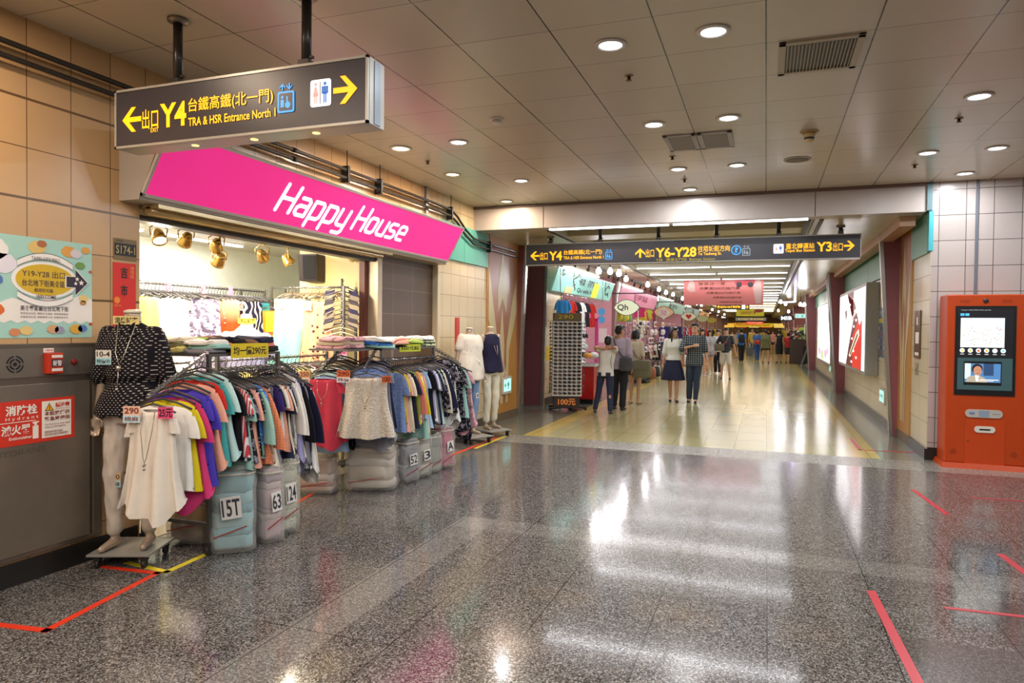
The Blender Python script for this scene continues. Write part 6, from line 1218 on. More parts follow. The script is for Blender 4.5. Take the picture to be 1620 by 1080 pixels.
for k, (y0, y1) in enumerate(((12.4, 20.2), (20.6, 28.1), (28.4, 38))):
    t = thing('spot_track', 'dark lighting track with small spots above the %s left stall' % ('sunglasses', 'pink fascia', 'pale green fascia')[k], 'light track', (-3.85, y0, ZS)); box('rail', (-3.87, y0 + .5, ZS - .05), (-3.83, y1, ZS), M_DARK, t)
    for j in range(6): y = y0 + 1 + (y1 - y0 - 1) * j / 6; MB().cyl((-3.85, y, ZS - .13), (-3.85, y, ZS - .05), .02, 8).ball((-3.87, y, ZS - .15), .04, 8, 6).build('spot_head', M_DARK, t)
# banners and signs across the corridor
def banner(y, x0, x1, z0, z1, c, label, emit=.0, deco=None, top=3.2, name='hanging_banner'):
    F = Fr((x0, y, z0), (1, 0, 0), (0, 0, 1)); t = thing(name, label, 'banner', F.p((x1 - x0) / 2, 0)); w_, h_ = x1 - x0, z1 - z0
    shape(F, R_(0, 0, w_, h_), mat(c, .6, emit=emit), t, 'cloth' if name == 'hanging_banner' else 'face', -.02, 0)
    for a in (.06, .94): box('cord', (x0 + a * w_ - .004, y, z1), (x0 + a * w_ + .004, y + .008, top), M_DARK, t)
    if deco: deco(F, t, w_, h_)
    return t
def d_pink(F, t, w, h):
    for i in range(5):
        q = 1 - .13 * i; cx = w * (.36 + .055 * i); ws = w * .62 * q; z = h * (.74 - .165 * i); txt = '驚喜送一夏' if i == 0 else '消費滿500元抽汽車'
        text(txt, F, cx - (ws * .28 if i == 0 else ws * .40), z, ws * (.56 if i == 0 else .95), h * .125 * q, mat('6a3a18' if i != 1 else '4a1c1c', .6), t, .012, d=.001, name='lettering')
    car = [(.64, .80), (.66, .90), (.74, .92), (.78, .98), (.86, .98), (.90, .88), (.88, .78), (.80, .74), (.70, .76)]
    shape(F, [(a * w, b * h) for a, b in car][::-1], mat('b02838', .4), t, 'car_picture', .001, .003); shape(F, [(.75 * w, .93 * h), (.79 * w, .97 * h), (.85 * w, .97 * h), (.87 * w, .92 * h)][::-1], mat('3a2428', .4), t, 'car_window', .003, .004)
    for a, b in ((.70, .76), (.84, .76)): shape(F, circle(a * w, b * h, .035 * w, 14, .035 * w), mat('2a2426', .5), t, 'car_wheel', .003, .004)
    for x0 in (.04, .87): shape(F, [((x0 + a) * w, b * h) for a, b in ((.0, .62), (.02, .8), (.04, .97), (.08, .98), (.10, .8), (.11, .5), (.10, .05 if x0 > .5 else .5), (.04, .05 if x0 > .5 else .5))][::-1], mat('b89890', .6), t, 'dress_picture', .001, .002)
banner(22.0, -2.41, -.09, 2.37, 3.17, 'c06a66', 'large salmon pink banner about a 500 dollar car draw hanging across the corridor', 0, d_pink, 3.63)
def d_sign(F, t, w, h):
    shape(F, arrow_pts(w * .03, h * .2, w * .09, h * .6, 'up'), M_YEL, t, 'arrow', .001, .003); text('出口Y6-Y28 捷運北門站', F, w * .13, h * .3, w * .60, h * .42, M_YEL, t, .03); shape(F, R_(w * .77, h * .15, w * .87, h * .85), M_SW, t, 'restroom_icon', .001, .003); shape(F, arrow_pts(w * .88, h * .2, w * .09, h * .6, 'right'), M_YEL, t, 'arrow', .001, .003)
banner(33.0, -2.16, -.71, 2.53, 2.79, '2c2a20', 'small charcoal exit sign with yellow characters below the pink banner', .1, d_sign, 3.63, 'direction_sign')
def d_red(F, t, w, h): shape(F, circle(w * .8, h * .72, w * .16, 18, h * .22), mat('8a2038', .5), t, 'car_picture', .001, .003); text('百貨折扣週年慶', F, w * .15, h * .25, w * .55, h * .4, mat('a04818', .5), t, .02)
banner(40.0, -1.55, -.11, 2.38, 2.79, 'b8b428', 'yellow green banner with a dark red car picture below the small exit sign', .1, d_red, 3.63)
def d_txt(tx, c):
    def f(F, t, w, h): text(tx, F, w * .08, h * .25, w * .84, h * .5, mat(c, .5, emit=.5), t, .02)
    return f
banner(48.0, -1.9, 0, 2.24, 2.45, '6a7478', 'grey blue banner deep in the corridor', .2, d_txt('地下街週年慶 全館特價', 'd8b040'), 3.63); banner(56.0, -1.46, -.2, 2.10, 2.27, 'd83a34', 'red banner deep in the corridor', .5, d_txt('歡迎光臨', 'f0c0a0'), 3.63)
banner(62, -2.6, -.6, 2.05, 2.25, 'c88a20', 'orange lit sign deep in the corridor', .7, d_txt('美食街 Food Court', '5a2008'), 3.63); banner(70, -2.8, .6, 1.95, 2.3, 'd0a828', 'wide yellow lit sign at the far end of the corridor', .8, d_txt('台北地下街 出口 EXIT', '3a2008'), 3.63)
# stall goods -----------------------------------------------------------------
def sunrack(x, y):
    t = thing('sunglasses_rack', 'tall white revolving rack full of sunglasses at the corridor mouth', 'display rack', (x, y, 0), math.radians(18))
    for k in range(4):
        a = k * PI / 2; MB().hexa([V(c * math.cos(a) - s_ * math.sin(a), c * math.sin(a) + s_ * math.cos(a), z) for z in (.30, 1.74) for c, s_ in ((-.27, -.285), (.27, -.285), (.27, -.27), (-.27, -.27))]).build('panel', mat('e6e2dc', .4), t, False)
        MB().hexa([V(c * math.cos(a) - s_ * math.sin(a), c * math.sin(a) + s_ * math.cos(a), z) for z in (1.75, 1.90) for c, s_ in ((-.26, -.27), (.26, -.27), (.26, -.25), (-.26, -.25))]).build('header', mat(('6a5a30', '5a2a24')[k % 2], .5), t, False)
    MB().box((-.25, -.25, .06), (.25, .25, .30)).build('price_box', mat('2a1c14', .5), t, False); MB().cyl((0, 0, .3), (0, 0, 1.86), .03).build('pole', M_STEEL, t, False)
    F = Fr(wm(t) @ V(-.2, -.252, .09), wm(t).to_3x3() @ V(1, 0, 0), (0, 0, 1)); text('100元', F, .03, .03, .34, .13, mat('c8702a', .5, emit=.3), t, .03)
    F2 = Fr(wm(t) @ V(-.24, -.272, 1.77), wm(t).to_3x3() @ V(1, 0, 0), (0, 0, 1)); text('290', F2, .05, .02, .3, .08, mat('c8b020', .5), t, .01)
    for k in range(5):
        a = k * 2 * PI / 5; MB().bar((0, 0, .06), (.40 * math.cos(a), .40 * math.sin(a), .05), .05, .03).cyl((.38 * math.cos(a), .38 * math.sin(a) - .012, .03), (.38 * math.cos(a), .38 * math.sin(a) + .012, .03), .03, 12).build('leg', M_BLACK, t, False)
    return t
SR = sunrack(-3.68, 13.22)
def glasses_mesh():
    b = MB()
    for sx in (-1, 1):
        o = [(sx * .034 + .028 * math.cos(q), -.004, .019 * math.sin(q) - .003 * math.cos(q)) for q in [2 * PI * k / 12 for k in range(12)]]
        b.rings([o, [(x, y + .006, z) for x, y, z in o]]); b.tube([(sx * .064, 0, .010), (sx * .068, .04, .008), (sx * .064, .10, -.004)], .0032, 5)
    b.bar((-.012, 0, .008), (.012, 0, .008), .005, .005); me = bpy.data.meshes.new('glasses'); b.bm.to_mesh(me); b.bm.free(); me.materials.append(M_BLACK); return me
GMe = glasses_mesh(); rr = random.Random(8); M3 = wm(SR)
for f in range(4):
    a = f * PI / 2
    for col in ({0: (0, 1, 2), 3: (0, 2), 1: (0,)}.get(f, ())):
        for row in range(20):
            if f == 1: px_, py_ = -.2, -.33
            else: px_, py_ = -.18 + .18 * col, -.325
            p = V(px_ * math.cos(a) - py_ * math.sin(a), px_ * math.sin(a) + py_ * math.cos(a), .36 + .0705 * row)
            o = bpy.data.objects.new('sunglasses', GMe); COL.objects.link(o); o.location = M3 @ p; o.rotation_euler = (0, 0, a + math.radians(18) + rr.uniform(-.1, .1)); o.scale = (1.35, 1.2, 1.25)
            o.material_slots[0].link = 'OBJECT'; o.material_slots[0].material = mat(rr.choice(['181416', '2a2024', '3a2428', '4a3a3c', '20242e', '4a3a34']), .2)
            tag(o, 'pair of dark sunglasses clipped on the white revolving rack', 'sunglasses', 'sunglasses on the revolving rack')
# tee shirts under the turquoise fascia
t = thing('display_rail', 'chrome rail with T-shirts below the turquoise fascia', 'rail', (-4.05, 15.5, 2.3)); MB().cyl((-4.05, 13.85, 2.33), (-4.05, 18.2, 2.33), .012).cyl((-4.05, 14, 2.33), (-4.05, 14, ZS), .008).cyl((-4.05, 18, 2.33), (-4.05, 18, ZS), .008).build('rail', M_CHROME, t)
for k, (y, c, lb) in enumerate(((14.15, '3a90d8', 'bright blue'), (14.62, 'c82a24', 'red with emblem'), (15.05, '1c1a1e', 'black'), (15.45, 'd8d8d4', 'white printed'), (15.9, '24222a', 'dark grey'), (16.45, 'c42c28', 'plain red'))):
    g = garment('tee', cloth(c), lb, 'under the turquoise fascia, %s from the left' % ORD[k], (-4.03, y, 2.31), math.radians(48), 'T-shirts under the turquoise fascia', (.86, 1, 1.0))
    if k == 1: MB().prism(Fr(wm(g) @ V(-.05, -.035, -.38), wm(g).to_3x3() @ V(1, 0, 0), (0, 0, 1)), [(0, .06), (.05, 0), (.10, .06), (.05, .12)], 0, .003).build('emblem', mat('e0a030'), g)
t = thing('pink_display_frame', 'bright pink framed lit display of bras and hats behind the sunglasses', 'display', (-4.1, 16, 0))
b = MB(); b.box((-4.3, 15.0, 1.86), (-3.98, 17.3, 1.96)); b.box((-4.06, 17.2, .4), (-3.98, 17.3, 1.9)); b.build('frame', mat('c83a80', .4), t); box('back_panel', (-4.36, 15.1, .75), (-4.3, 17.2, 1.86), mat('f0ecf0', .4, emit=.35), t)
rr = random.Random(4)
for k in range(26):
    y = 15.2 + (k % 7) * .29; z = 1.70 - (k // 7) * .27; c = rr.choice(['f0ece8', '3a3480', 'e8e040', '1a1820', 'c8e0e0', '24304a', 'e8e8e4', '201c24'])
    t2 = thing('bra', 'small %s bra hanging on the pink framed display, row %s, place %s' % ({'f0ece8': 'white', '3a3480': 'purple', 'e8e040': 'yellow', '1a1820': 'black', 'c8e0e0': 'pale aqua', '24304a': 'navy', 'e8e8e4': 'off-white', '201c24': 'dark'}[c], ORD[k // 7], ORD[k % 7]), 'underwear', (-4.24, y, z), math.radians(70), 'bras on the pink display')
    b = MB(); b.ball((-.055, 0, 0), 1, 10, 6, (.06, .035, .055)); b.ball((.055, 0, 0), 1, 10, 6, (.06, .035, .055)); b.bar((-.13, 0, -.04), (.13, 0, -.04), .012, .025); b.tube([(-.07, 0, .05), (-.04, 0, .12), (.04, 0, .12), (.07, 0, .05)], .005, 5); b.build('cups', mat(c, .7), t2, False)
t = thing('counter', 'red fronted counter with a white top beside the sunglasses rack', 'counter', (-3.75, 14.9, 0)); box('front', (-3.98, 14.45, .10), (-3.42, 15.3, .80), mat('c81c1c', .35), t, .01); box('plinth', (-3.96, 14.47, 0), (-3.44, 15.3, .10), M_BLACK, t); box('top', (-4.02, 14.38, .80), (-3.38, 15.4, .84), mat('d8d4d0', .3), t, .005)
b = MB()
for x in (-3.98, -3.42):
    for y in (14.45, 15.35): b.cyl((x, y, .84), (x, y, .98), .008, 8)
b.box((-4.0, 14.42, .97), (-3.4, 15.38, .985)).build('glass_shelf', mat('a8b4b4', .1, alpha=.5), t)
for k, (x, y, c, lb) in enumerate(((-3.85, 14.6, 'f0eeea', 'white'), (-3.6, 14.62, 'e0a050', 'orange'), (-3.78, 14.95, '17151a', 'black'), (-3.55, 15.0, 'e8e6e2', 'off-white'), (-3.7, 15.25, '20202a', 'navy'))):
    t = thing('cap', '%s cap lying on the red counter' % lb, 'cap', (x, y, .985), k * .7, 'caps on the red counter'); MB().lathe([(.001, .11), (.06, .10), (.095, .06), (.10, 0), (.001, 0)], (0, 0, 0), 16).build('crown', mat(c, .7), t, False); MB().rings([[(.09 * math.cos(a), -.05 + -.11 * math.sin(a), z) for a in [PI * q / 8 for q in range(9)]] for z in (.0, .01)]).build('brim', mat(c, .7), t, False)
def tote(x, y, z, sc, c, label, group, rz=0, m=None):
    t = thing('handbag', label, 'bag', (x, y, z), rz, group); t.scale = (sc,) * 3
    MB().rings([[(.17 * s_ * abs(math.cos(a)) ** .6 * (1 if math.cos(a) > 0 else -1), .06 * s_ * math.sin(a), h) for a in [2 * PI * k / 18 for k in range(18)]] for h, s_ in ((0, .8), (.02, 1), (.15, 1.05), (.27, .9), (.30, .6))]).build('body', m or mat(c, .6), t, False)
    MB().tube([(-.09, 0, .28), (-.07, 0, .40), (0, 0, .45), (.07, 0, .40), (.09, 0, .28)], .009, 6).build('handle', mat('2a2220', .5), t, False); return t
# pink fascia stall and beyond: rails of clothes, bags, boxes
MIX = ['white', 'dusty pink', 'black floral', 'beige', 'magenta', 'brown', 'cream', 'navy', 'leaf patterned', 'coral', 'yellow', 'black', 'white dotted', 'lavender', 'peach', 'grey', 'orange checked', 'red', 'lime', 'black dotted']
def srail(side, y0, y1, z, n, cols, where, xr, zs=.8, sx=1.0):
    t = thing('display_rail', 'chrome display rail of %s' % where, 'rail', (xr, y0, z)); b = MB().cyl((xr, y0, z), (xr, y1, z), .014)
    for y in (y0, y1): b.cyl((xr, y, 0), (xr, y, z + .05), .016)
    b.build('rail', M_CHROME, t); r = random.Random(int(y0 * 10 + z * 7))
    for i in range(n):
        c = cols[(i * 3 + int(z * 5)) % len(cols)]; kd = r.choice(['tee', 'blouse', 'tank', 'slim', 'drape'])
        garment(kd, gm(c), c, 'at %s, %s from near end' % (where, ORD[i % 28]), (xr, y0 + (y1 - y0) * (i + .5) / n, z), side * math.radians(35 + r.uniform(-12, 12)), 'clothes at the corridor stalls', (sx, 1.3, zs * r.uniform(.85, 1.1)), hang=False)
srail(1, 21.0, 25.0, 1.80, 10, ['white', 'dusty pink', 'black', 'beige', 'pale pink lace', 'cream', 'brown', 'white'], 'pink stall, upper row', -4.0, .62); srail(1, 25.2, 28.0, 2.45, 6, ['yellow', 'lime', 'magenta', 'coral', 'yellow'], 'pink stall, high row', -4.35, .7)
srail(1, 21.2, 27.5, 1.15, 12, ['black', 'navy', 'white', 'black floral', 'cream', 'orange checked', 'brown'], 'pink stall, lower row', -3.95, .8)
srail(1, 28.8, 36.5, 1.85, 13, ['black floral', 'black and white striped', 'dark purple', 'white dotted', 'magenta', 'black dotted', 'navy'], 'pale green stall, upper row', -3.95, 1.0, 1.2); srail(1, 28.8, 36.5, 1.05, 11, ['orange checked', 'white', 'coral', 'black floral', 'magenta', 'white'], 'pale green stall, lower row', -3.8, .9, 1.3)
srail(1, 39, 46, 1.85, 9, MIX, 'fourth left stall, upper row', -3.95, 1.1, 1.3); srail(1, 39, 46, 1.0, 8, MIX[::-1], 'fourth left stall, lower row', -3.8, 1.0, 1.3)
srail(1, 48, 54, 1.8, 7, MIX, 'fifth left stall', -3.9, 1.2, 1.5); srail(1, 56, 63, 1.8, 7, MIX[::-1], 'sixth left stall', -3.9, 1.2, 1.6)
srail(-1, 36.5, 45, 1.9, 10, MIX[::2], 'right stall, first row', 1.75, 1.1, 1.3); srail(-1, 47, 56, 1.8, 9, MIX, 'second right stall', 1.6, 1.1, 1.5); srail(-1, 58, 68, 1.8, 8, MIX[::-1], 'third right stall', 1.5, 1.2, 1.6)
rr = random.Random(12)
for k in range(26):
    y = 20.9 + rr.random() * 6.5; c = rr.choice(['e8a0b0', 'f0e8e0', 'b8703a', '2a2228', 'd8c070', 'e8c8d0', '8a5a90', 'e8e4dc'])
    t = thing('hair_accessory', 'small trinket card hanging at the front of the pink stall', 'accessory', (-3.735, y, .95 + .28 * (k % 4)), math.radians(60), 'trinket cards at the pink stall')
    MB().box((-.07, -.004, -.10), (.07, .004, .10)).build('card', mat('f0e8ec', .6), t, False); MB().ball((0, -.03, 0), 1, 10, 6, (.055, .03, .06)).build('bow', mat(c, .6), t, False)
for k in range(14):
    c = ('6a6448', '1c1a1c', '2a2a30', '8a4a2a', 'c88a4a', '1a1c28', 'd0c8b8')[k % 7]; y = 20.9 + .55 * k; tote(-3.55 + .06 * (k % 2), y, 0.02 if k else .085, 1.15 if k else 1.6, c, '%s bag in the row standing below the clothes, counting from the near end' % ORD[k], 'bags along the left stalls', math.radians(50))
for k in range(10): 
    y = 30 + 1.6 * k; tote(-3.45, y, .02, 1.6, ('e0784a', 'e8e0d8', '2a2228', 'c84a6a', 'd8a060')[k % 5], '%s large bag below the pale green stall, counting from the near end' % ORD[k], 'large bags along the left stalls', math.radians(50))
t = thing('wire_grid', 'chrome wire grid screen carrying trinket cards before the pink stall', 'display', (-3.77, 24, 0)); b = MB(); [b.box((-3.775, 20.8, z), (-3.765, 27.5, z + .01)) for z in (.05, .4, .9, 1.18, 1.46, 1.74, 1.95)]; [b.box((-3.775, 20.8 + .67 * q, 0), (-3.765, 20.82 + .67 * q, 1.96)) for q in range(11)]; b.build('grid', M_CHROME, t)
t = thing('bag_trolley', 'low black wheeled trolley under the bags at the pink stall', 'trolley', (-3.5, 21, 0)); MB().box((-3.85, 20.7, .05), (-3.3, 21.6, .08)).build('deck', M_BLACK, t); b = MB(); [b.cyl((x - .015, y, .03), (x + .015, y, .03), .03, 10) for x in (-3.8, -3.35) for y in (20.8, 21.5)]; b.build('castor', M_DARK, t)
# hats hanging in the pink stall
for k in range(8):
    t = thing('sun_hat', '%s yellow or green sun hat hanging high in the pink stall' % ORD[k], 'hat', (-4.2, 20.8 + .5 * (k % 4), 2.30 - .28 * (k // 4)), math.radians(50), 'sun hats in the pink stall'); c = ('d8c838', 'b0c048', 'e0d040', '8ab060')[k % 4]
    MB().lathe([(.001, .12), (.07, .11), (.10, .03), (.19, 0), (.19, -.008), (.001, -.004)], (0, 0, 0), 18, (0, -1, .3)).build('hat', mat(c, .7), t, False)
for k, (y, z, c) in enumerate(((21.3, 2.1, 'c88aa0'), (19.95, 1.9, 'd88ab0'))): pass
t = thing('round_stickers', 'blue round stickers on the pink partition beside the turquoise fascia', 'stickers', (-4.4, 20.3, 1.9)); F = Fr((-4.75, 20.335, 1.2), (1, 0, 0), (0, 0, 1))
for z in (.92, .68): shape(F, circle(.15, z, .11, 18), mat('4a9ad8', .5), t, 'sticker', 0, .004)
shape(F, R_(.0, .0, .32, .42), mat('d8c0c8', .6), t, 'poster', 0, .004)
# right side stalls beyond the wall
st('wall_stall_back', (3.6, 35.0, 0), (3.7, 88, ZS), mat('c8b090', .6)); st('floor', (3, 34, -.3), (3.6, 88, 0), M_CFLOOR)
for k, y in enumerate((46, 57, 69, 80)): fin(y, 3.6, 1.55, 1.75, 'mauve fin on the far right side of the corridor, %s beyond the wall' % ORD[k])
for k, (y0, y1) in enumerate(((35.5, 45.5), (46.5, 56.5), (57.5, 68.5), (70, 85))):
    t = thing('stall_lamp', 'long light panel over the %s far right stall' % ORD[k], 'ceiling light', (2.5, (y0 + y1) / 2, ZS)); box('panel', (2, y0, ZS - .05), (3, y1, ZS - .005), mat('f0e4c8', .5, emit=1.5), t); area_light('lamp', (2.5, (y0 + y1) / 2, ZS - .1), 1, y1 - y0, 40, (1, .84, .6), t)
t = thing('orange_cabinet', 'orange fronted stall cabinet beside the boy in red', 'cabinet', (1.3, 37.6, 0)); box('front', (1.12, 37.4, .2), (1.45, 38.2, 1.05), mat('d85a1c', .4), t); box('side', (1.45, 37.4, .2), (1.80, 38.2, 1.05), mat('5a4028', .5), t); box('plinth', (1.12, 37.42, 0), (1.8, 38.2, .2), M_BLACK, t)
t = thing('folding_rack', 'folding metal A-frame rack at the end of the right wall', 'rack', (1.68, 33.9, 0)); b = MB()
for y in (33.8, 34.5):
    b.bar((1.50, y, 0), (1.86, y, 1.12), .025, .025); b.bar((1.88, y, 0), (1.84, y, 1.12), .025, .025)
for z in (.12, .5, .85): b.bar((1.50 + z * .3, 33.8, z), (1.50 + z * .3, 34.5, z), .02, .02)
b.build('frame', mat('9a9a9a', .3, .6), t); box('back_board', (1.60, 34.55, .1), (1.90, 34.6, .9), M_BLACK, t)
rr = random.Random(21)
for k in range(30):
    x, y, z = 1.15 + rr.random() * .55, 36.4 + rr.random() * .7, 1.12 + .085 * (k // 5)
    t = thing('shoe', 'single shoe in the heap above the orange cabinet', 'shoe', (x, y, z), rr.uniform(-1, 1), 'shoes heaped above the orange cabinet'); MB().rings([[(.055 * s_ * math.cos(a), q + .02 * math.sin(a), .05 * h * (1 + math.sin(a))) for a in [2 * PI * i / 10 for i in range(10)]] for q, s_, h in ((-.13, .5, .4), (-.10, .9, .6), (0, .8, .9), (.08, .9, 1.1), (.12, .6, 1.0))]).build('upper', mat(rr.choice(['2a2a30', '3a4a4a', 'b8b4b0', '6a6460', 'e0dcd8', '20283a']), .5), t, False)
t = thing('shoe_shelf', 'stepped dark shelf carrying the heap of shoes', 'shelf', (1.45, 36.8, 0)); box('unit', (1.1, 36.3, 0), (1.8, 37.2, 1.11), mat('4a3a30', .5), t); [box('step', (1.1, 36.45 + .1 * k, 1.11), (1.8, 37.2, 1.195 + .085 * k), mat('4a3a30', .5), t) for k in range(1)]
# invented sign-like boxes, added to glow as the warm glare at the far end
for k in range(12):
    x = -3.9 + (k % 6) * 1.15; y = 72 + (k // 6) * 6; c = ('e0b040', 'd87030', 'e8d090', 'c84a2a', 'e0c060', 'd8a030')[k % 6]
    t = thing('far_glare_box', '%s added glowing box standing in for glare at the far corridor end' % ORD[k], 'sign', (x, y, 2.0), group='added glow boxes at the far end'); box('face', (x, y, 1.9 + .25 * (k // 6)), (x + .95, y + .1, 2.12 + .25 * (k // 6)), mat(c, .5, emit=.9), t); box('cord', (x + .4, y + .04, 2.1), (x + .42, y + .06, ZS + .05 if not -3.16 < x < .3 else 3.62), M_DARK, t)
# ------------------------------------------------------------------ people
D = math.radians
def shoulder_bag(t, K, s, c, side, label, w_=.30, h_=.26, low=.78, front=.10, name='shoulder_bag', cat='bag', strap=True, y=0):
    """a bag carried by a person: a thing of its own, hung from the opposite shoulder"""
    b = thing(name, label, cat, t.location, t.rotation_euler.z); b.location = t.location
    cx = side * .20 * s; cz = low * s; y = front * s
    MB().rings([[(cx + w_ / 2 * s_ * abs(math.cos(a)) ** .5 * (1 if math.cos(a) > 0 else -1), y + .05 * s_ * math.sin(a), cz + q * h_) for a in [2 * PI * k / 20 for k in range(20)]] for q, s_ in ((0, .85), (.08, 1), (.6, 1.02), (.92, .95), (1, .8))]).build('body', mat(c, .6), b, False)
    MB().box((cx - w_ * .42, y + .05 if y > 0 else y - .06, cz + h_ * .45), (cx + w_ * .42, y + .06 if y > 0 else y - .05, cz + h_ * .9)).build('flap', mat(c, .5, var=.1), b, False)
    if strap:
        o = -side; sg = 1 if y > 0 else -1
        MB().tube([(cx, y, cz + h_), (cx - side * .10, sg * .155, 1.10 * s), (o * .02, sg * .16, 1.28 * s), (o * .09, sg * .10, 1.43 * s), (o * .11, 0, 1.47 * s), (o * .09, -sg * .11, 1.40 * s)], .014, 6).build('strap', mat(c, .6), b, False)
    return b
def backpack(t, s, c, label, w_=.30, h_=.42, z=1.0):
    b = thing('backpack', label, 'backpack', t.location, t.rotation_euler.z)
    MB().rings([[(w_ / 2 * s_ * abs(math.cos(a)) ** .5 * (1 if math.cos(a) > 0 else -1), .20 + .08 * s_ * math.sin(a), z * s + q * h_) for a in [2 * PI * k / 20 for k in range(20)]] for q, s_ in ((0, .85), (.1, 1), (.6, 1.0), (.9, .85), (1, .5))]).build('body', mat(c, .7), b, False)
    for sx in (-1, 1): MB().tube([(sx * .08, .15, z * s + h_ * .9), (sx * .11, .02, 1.475 * s), (sx * .12, -.125, 1.36 * s), (sx * .13, -.13, 1.15 * s), (sx * .14, .12, z * s + .05)], .014, 6).build('strap', mat(c, .7), b, False)
    return b
A, K, s = person('boy in white T-shirt and jeans seen from behind with hands clasped behind his head', (-2.84, 12.95, 0), D(178), 1.47, feet=((-.12, .02), (.25, -.10)), hands=(((-.045, .10, 1.44), (-1, -.1, -.1)), ((.045, .10, 1.44), (1, -.1, -.1))), skin=M_SKIN2,
    top=('tee', 'd8d4ce', .62, .84), bottom=('jeans', '232a44'), shoes='30343c', vox=.010, fingers=True, palm=((0, -1, 0), (0, -1, 0)), loose=.01, lean=(-.04, 0))
MB().tube([V(-.17, .02, 1.40) * s, V(-.16, .10, 1.30) * s, V(-.14, .12, 1.15) * s, V(-.16, .06, 1.0) * s], .004, 5).tube([V(.15, .02, 1.40) * s, V(.13, .11, 1.30) * s, V(.12, .12, 1.15) * s, V(.15, .06, 1.0) * s], .004, 5).build('piping', M_DARK, A, False)
for sx in (-1, 1): MB().hexa([V(sx * .09 + a, .118 + b, c) * s for a, b, c in ((-.05, 0, .82), (.05, 0, .82), (.05, .012, .82), (-.05, .012, .82), (-.055, 0, .92), (.055, 0, .92), (.055, .014, .92), (-.055, .014, .92))]).build('pocket', mat('1c2238', .8), A, False)
A, K, s = person('tall man in lavender shirt and black trousers seen from behind, hand at mouth', (-2.73, 13.72, 0), D(172), 1.69, feet=((-.09, .06), (.12, -.06)), hands=(((-.26, .02, .84), (0, 1, 0)), ((.10, -.16, 1.50), (1, .2, -.6))), skin=M_SKIN2,
    top=('shirt', 'b0a0b0', 1.25, .82), bottom=('trousers', '17181e'), shoes='15130f', vox=.012, fingers=True, loose=.014, turn=D(-30))
shoulder_bag(A, K, s, '4a4a50', -1, 'dark grey messenger bag slung on the back of the man in the lavender shirt', .27, .27, .80, .19, 'messenger_bag')
A, K, s = person('mostly hidden person in beige shorts beyond the man in lavender', (-2.64, 14.95, 0), D(170), 1.60, True, top=('blouse', 'c8b8a0', 1.0), bottom=('shorts', '3a3432'), shoes='b89a70', vox=.016, hair='bob')
shoulder_bag(A, K, s, '77735a', -1, 'olive shopping bag carried beside the hidden person near the pink stall', .42, .38, .62, .10, 'shopping_bag')
A, K, s = person('young woman with long black hair, white blouse and navy skirt walking nearer', (-1.93, 15.78, 0), D(12), 1.66, True, feet=((-.05, .10, .0), (.07, -.06)), hands=(((-.25, -.02, .80), (-.2, 1, 0)), ((.22, -.05, .92), (.3, 1, 0))),
    top=('blouse', 'dcdcd2', 1.15, .96), bottom=('skirt', '171c3a', .50, .27), shoes='1a1620', hair='long', vox=.010, face=True, turn=D(38), fingers=True, loose=.01)
A, K, s = person('smiling man in dark checked shirt and jeans beside the woman in the navy skirt', (-1.475, 15.80, 0), D(-2), 1.76, feet=((-.10, .02), (.04, -.08)), hands=(((-.02, -.20, 1.22), (-1, .1, -.7)), ((.27, -.02, .84), (.2, 1, 0))),
    topmat=cloth('2c3238', 'check', '9aa0a4', 2.2), top=('shirt', '2c3238', 1.05, .80), bottom=('jeans', '2e3c50'), shoes='1c1a1c', vox=.010, face='smile', turn=D(-15), fingers=True, palm=((1, 0, 0), (0, 0, -1)), loose=.012, curl=.9)
A, K, s = person('woman in a short pale striped dress walking behind the couple', (-2.08, 25.0, 0), D(5), 1.64, True, feet=((-.08, .1), (.08, -.1)), topmat=cloth('d8d8d8', 'stripe', '8a8a90', 2), top=('dress', 'd8d8d8', .5, .66), bottom=('shorts', 'c8c8c8'), shoes='d8d0c8', hair='bob', vox=.016, face=True)
A, K, s = person('long haired woman in grey top partly hidden behind the woman in the striped dress', (-1.92, 26.4, 0), D(-8), 1.62, True, top=('tee', 'a8a8ac'), bottom=('shorts', '8a8e9a'), shoes='c8c0b8', hair='long', vox=.018, face=True)
A, K, s = person('woman in loose white shirt and black trousers walking beside the man in the dark T-shirt', (-1.66, 26.6, 0), D(4), 1.63, True, feet=((-.07, .08), (.08, -.10)), top=('tee', 'e4e4e0', .9, .86), bottom=('trousers', '1e1e24'), shoes='e0dcd4', hair='tail', vox=.015, face=True, loose=.02)
A, K, s = person('man in charcoal T-shirt, cream shorts and glasses walking in the middle of the corridor', (-1.24, 23.9, 0), D(3), 1.69, feet=((-.12, .10), (.14, -.06)), hands=(((-.34, -.05, .92), (-.5, 1, 0)), ((.34, .02, .84), (.5, 1, 0))), top=('tee', '2c2c32', .75, .88), bottom=('long_shorts', 'cfc8b8'), shoes='4a2c20', vox=.013, face='glasses', fingers=False, turn=D(-25))
MB().prism(Fr(V(-.06, -.135, 1.16) * s, (1, 0, 0), (0, 0, 1)), circle(.06, .06, .07, 14), 0, .006).build('print', mat('7a2a38', .7), A, False)
shoulder_bag(A, K, s, '6a6450', -1, 'khaki sling bag across the chest of the man in the charcoal T-shirt', .30, .24, .94, -.17, 'sling_bag')
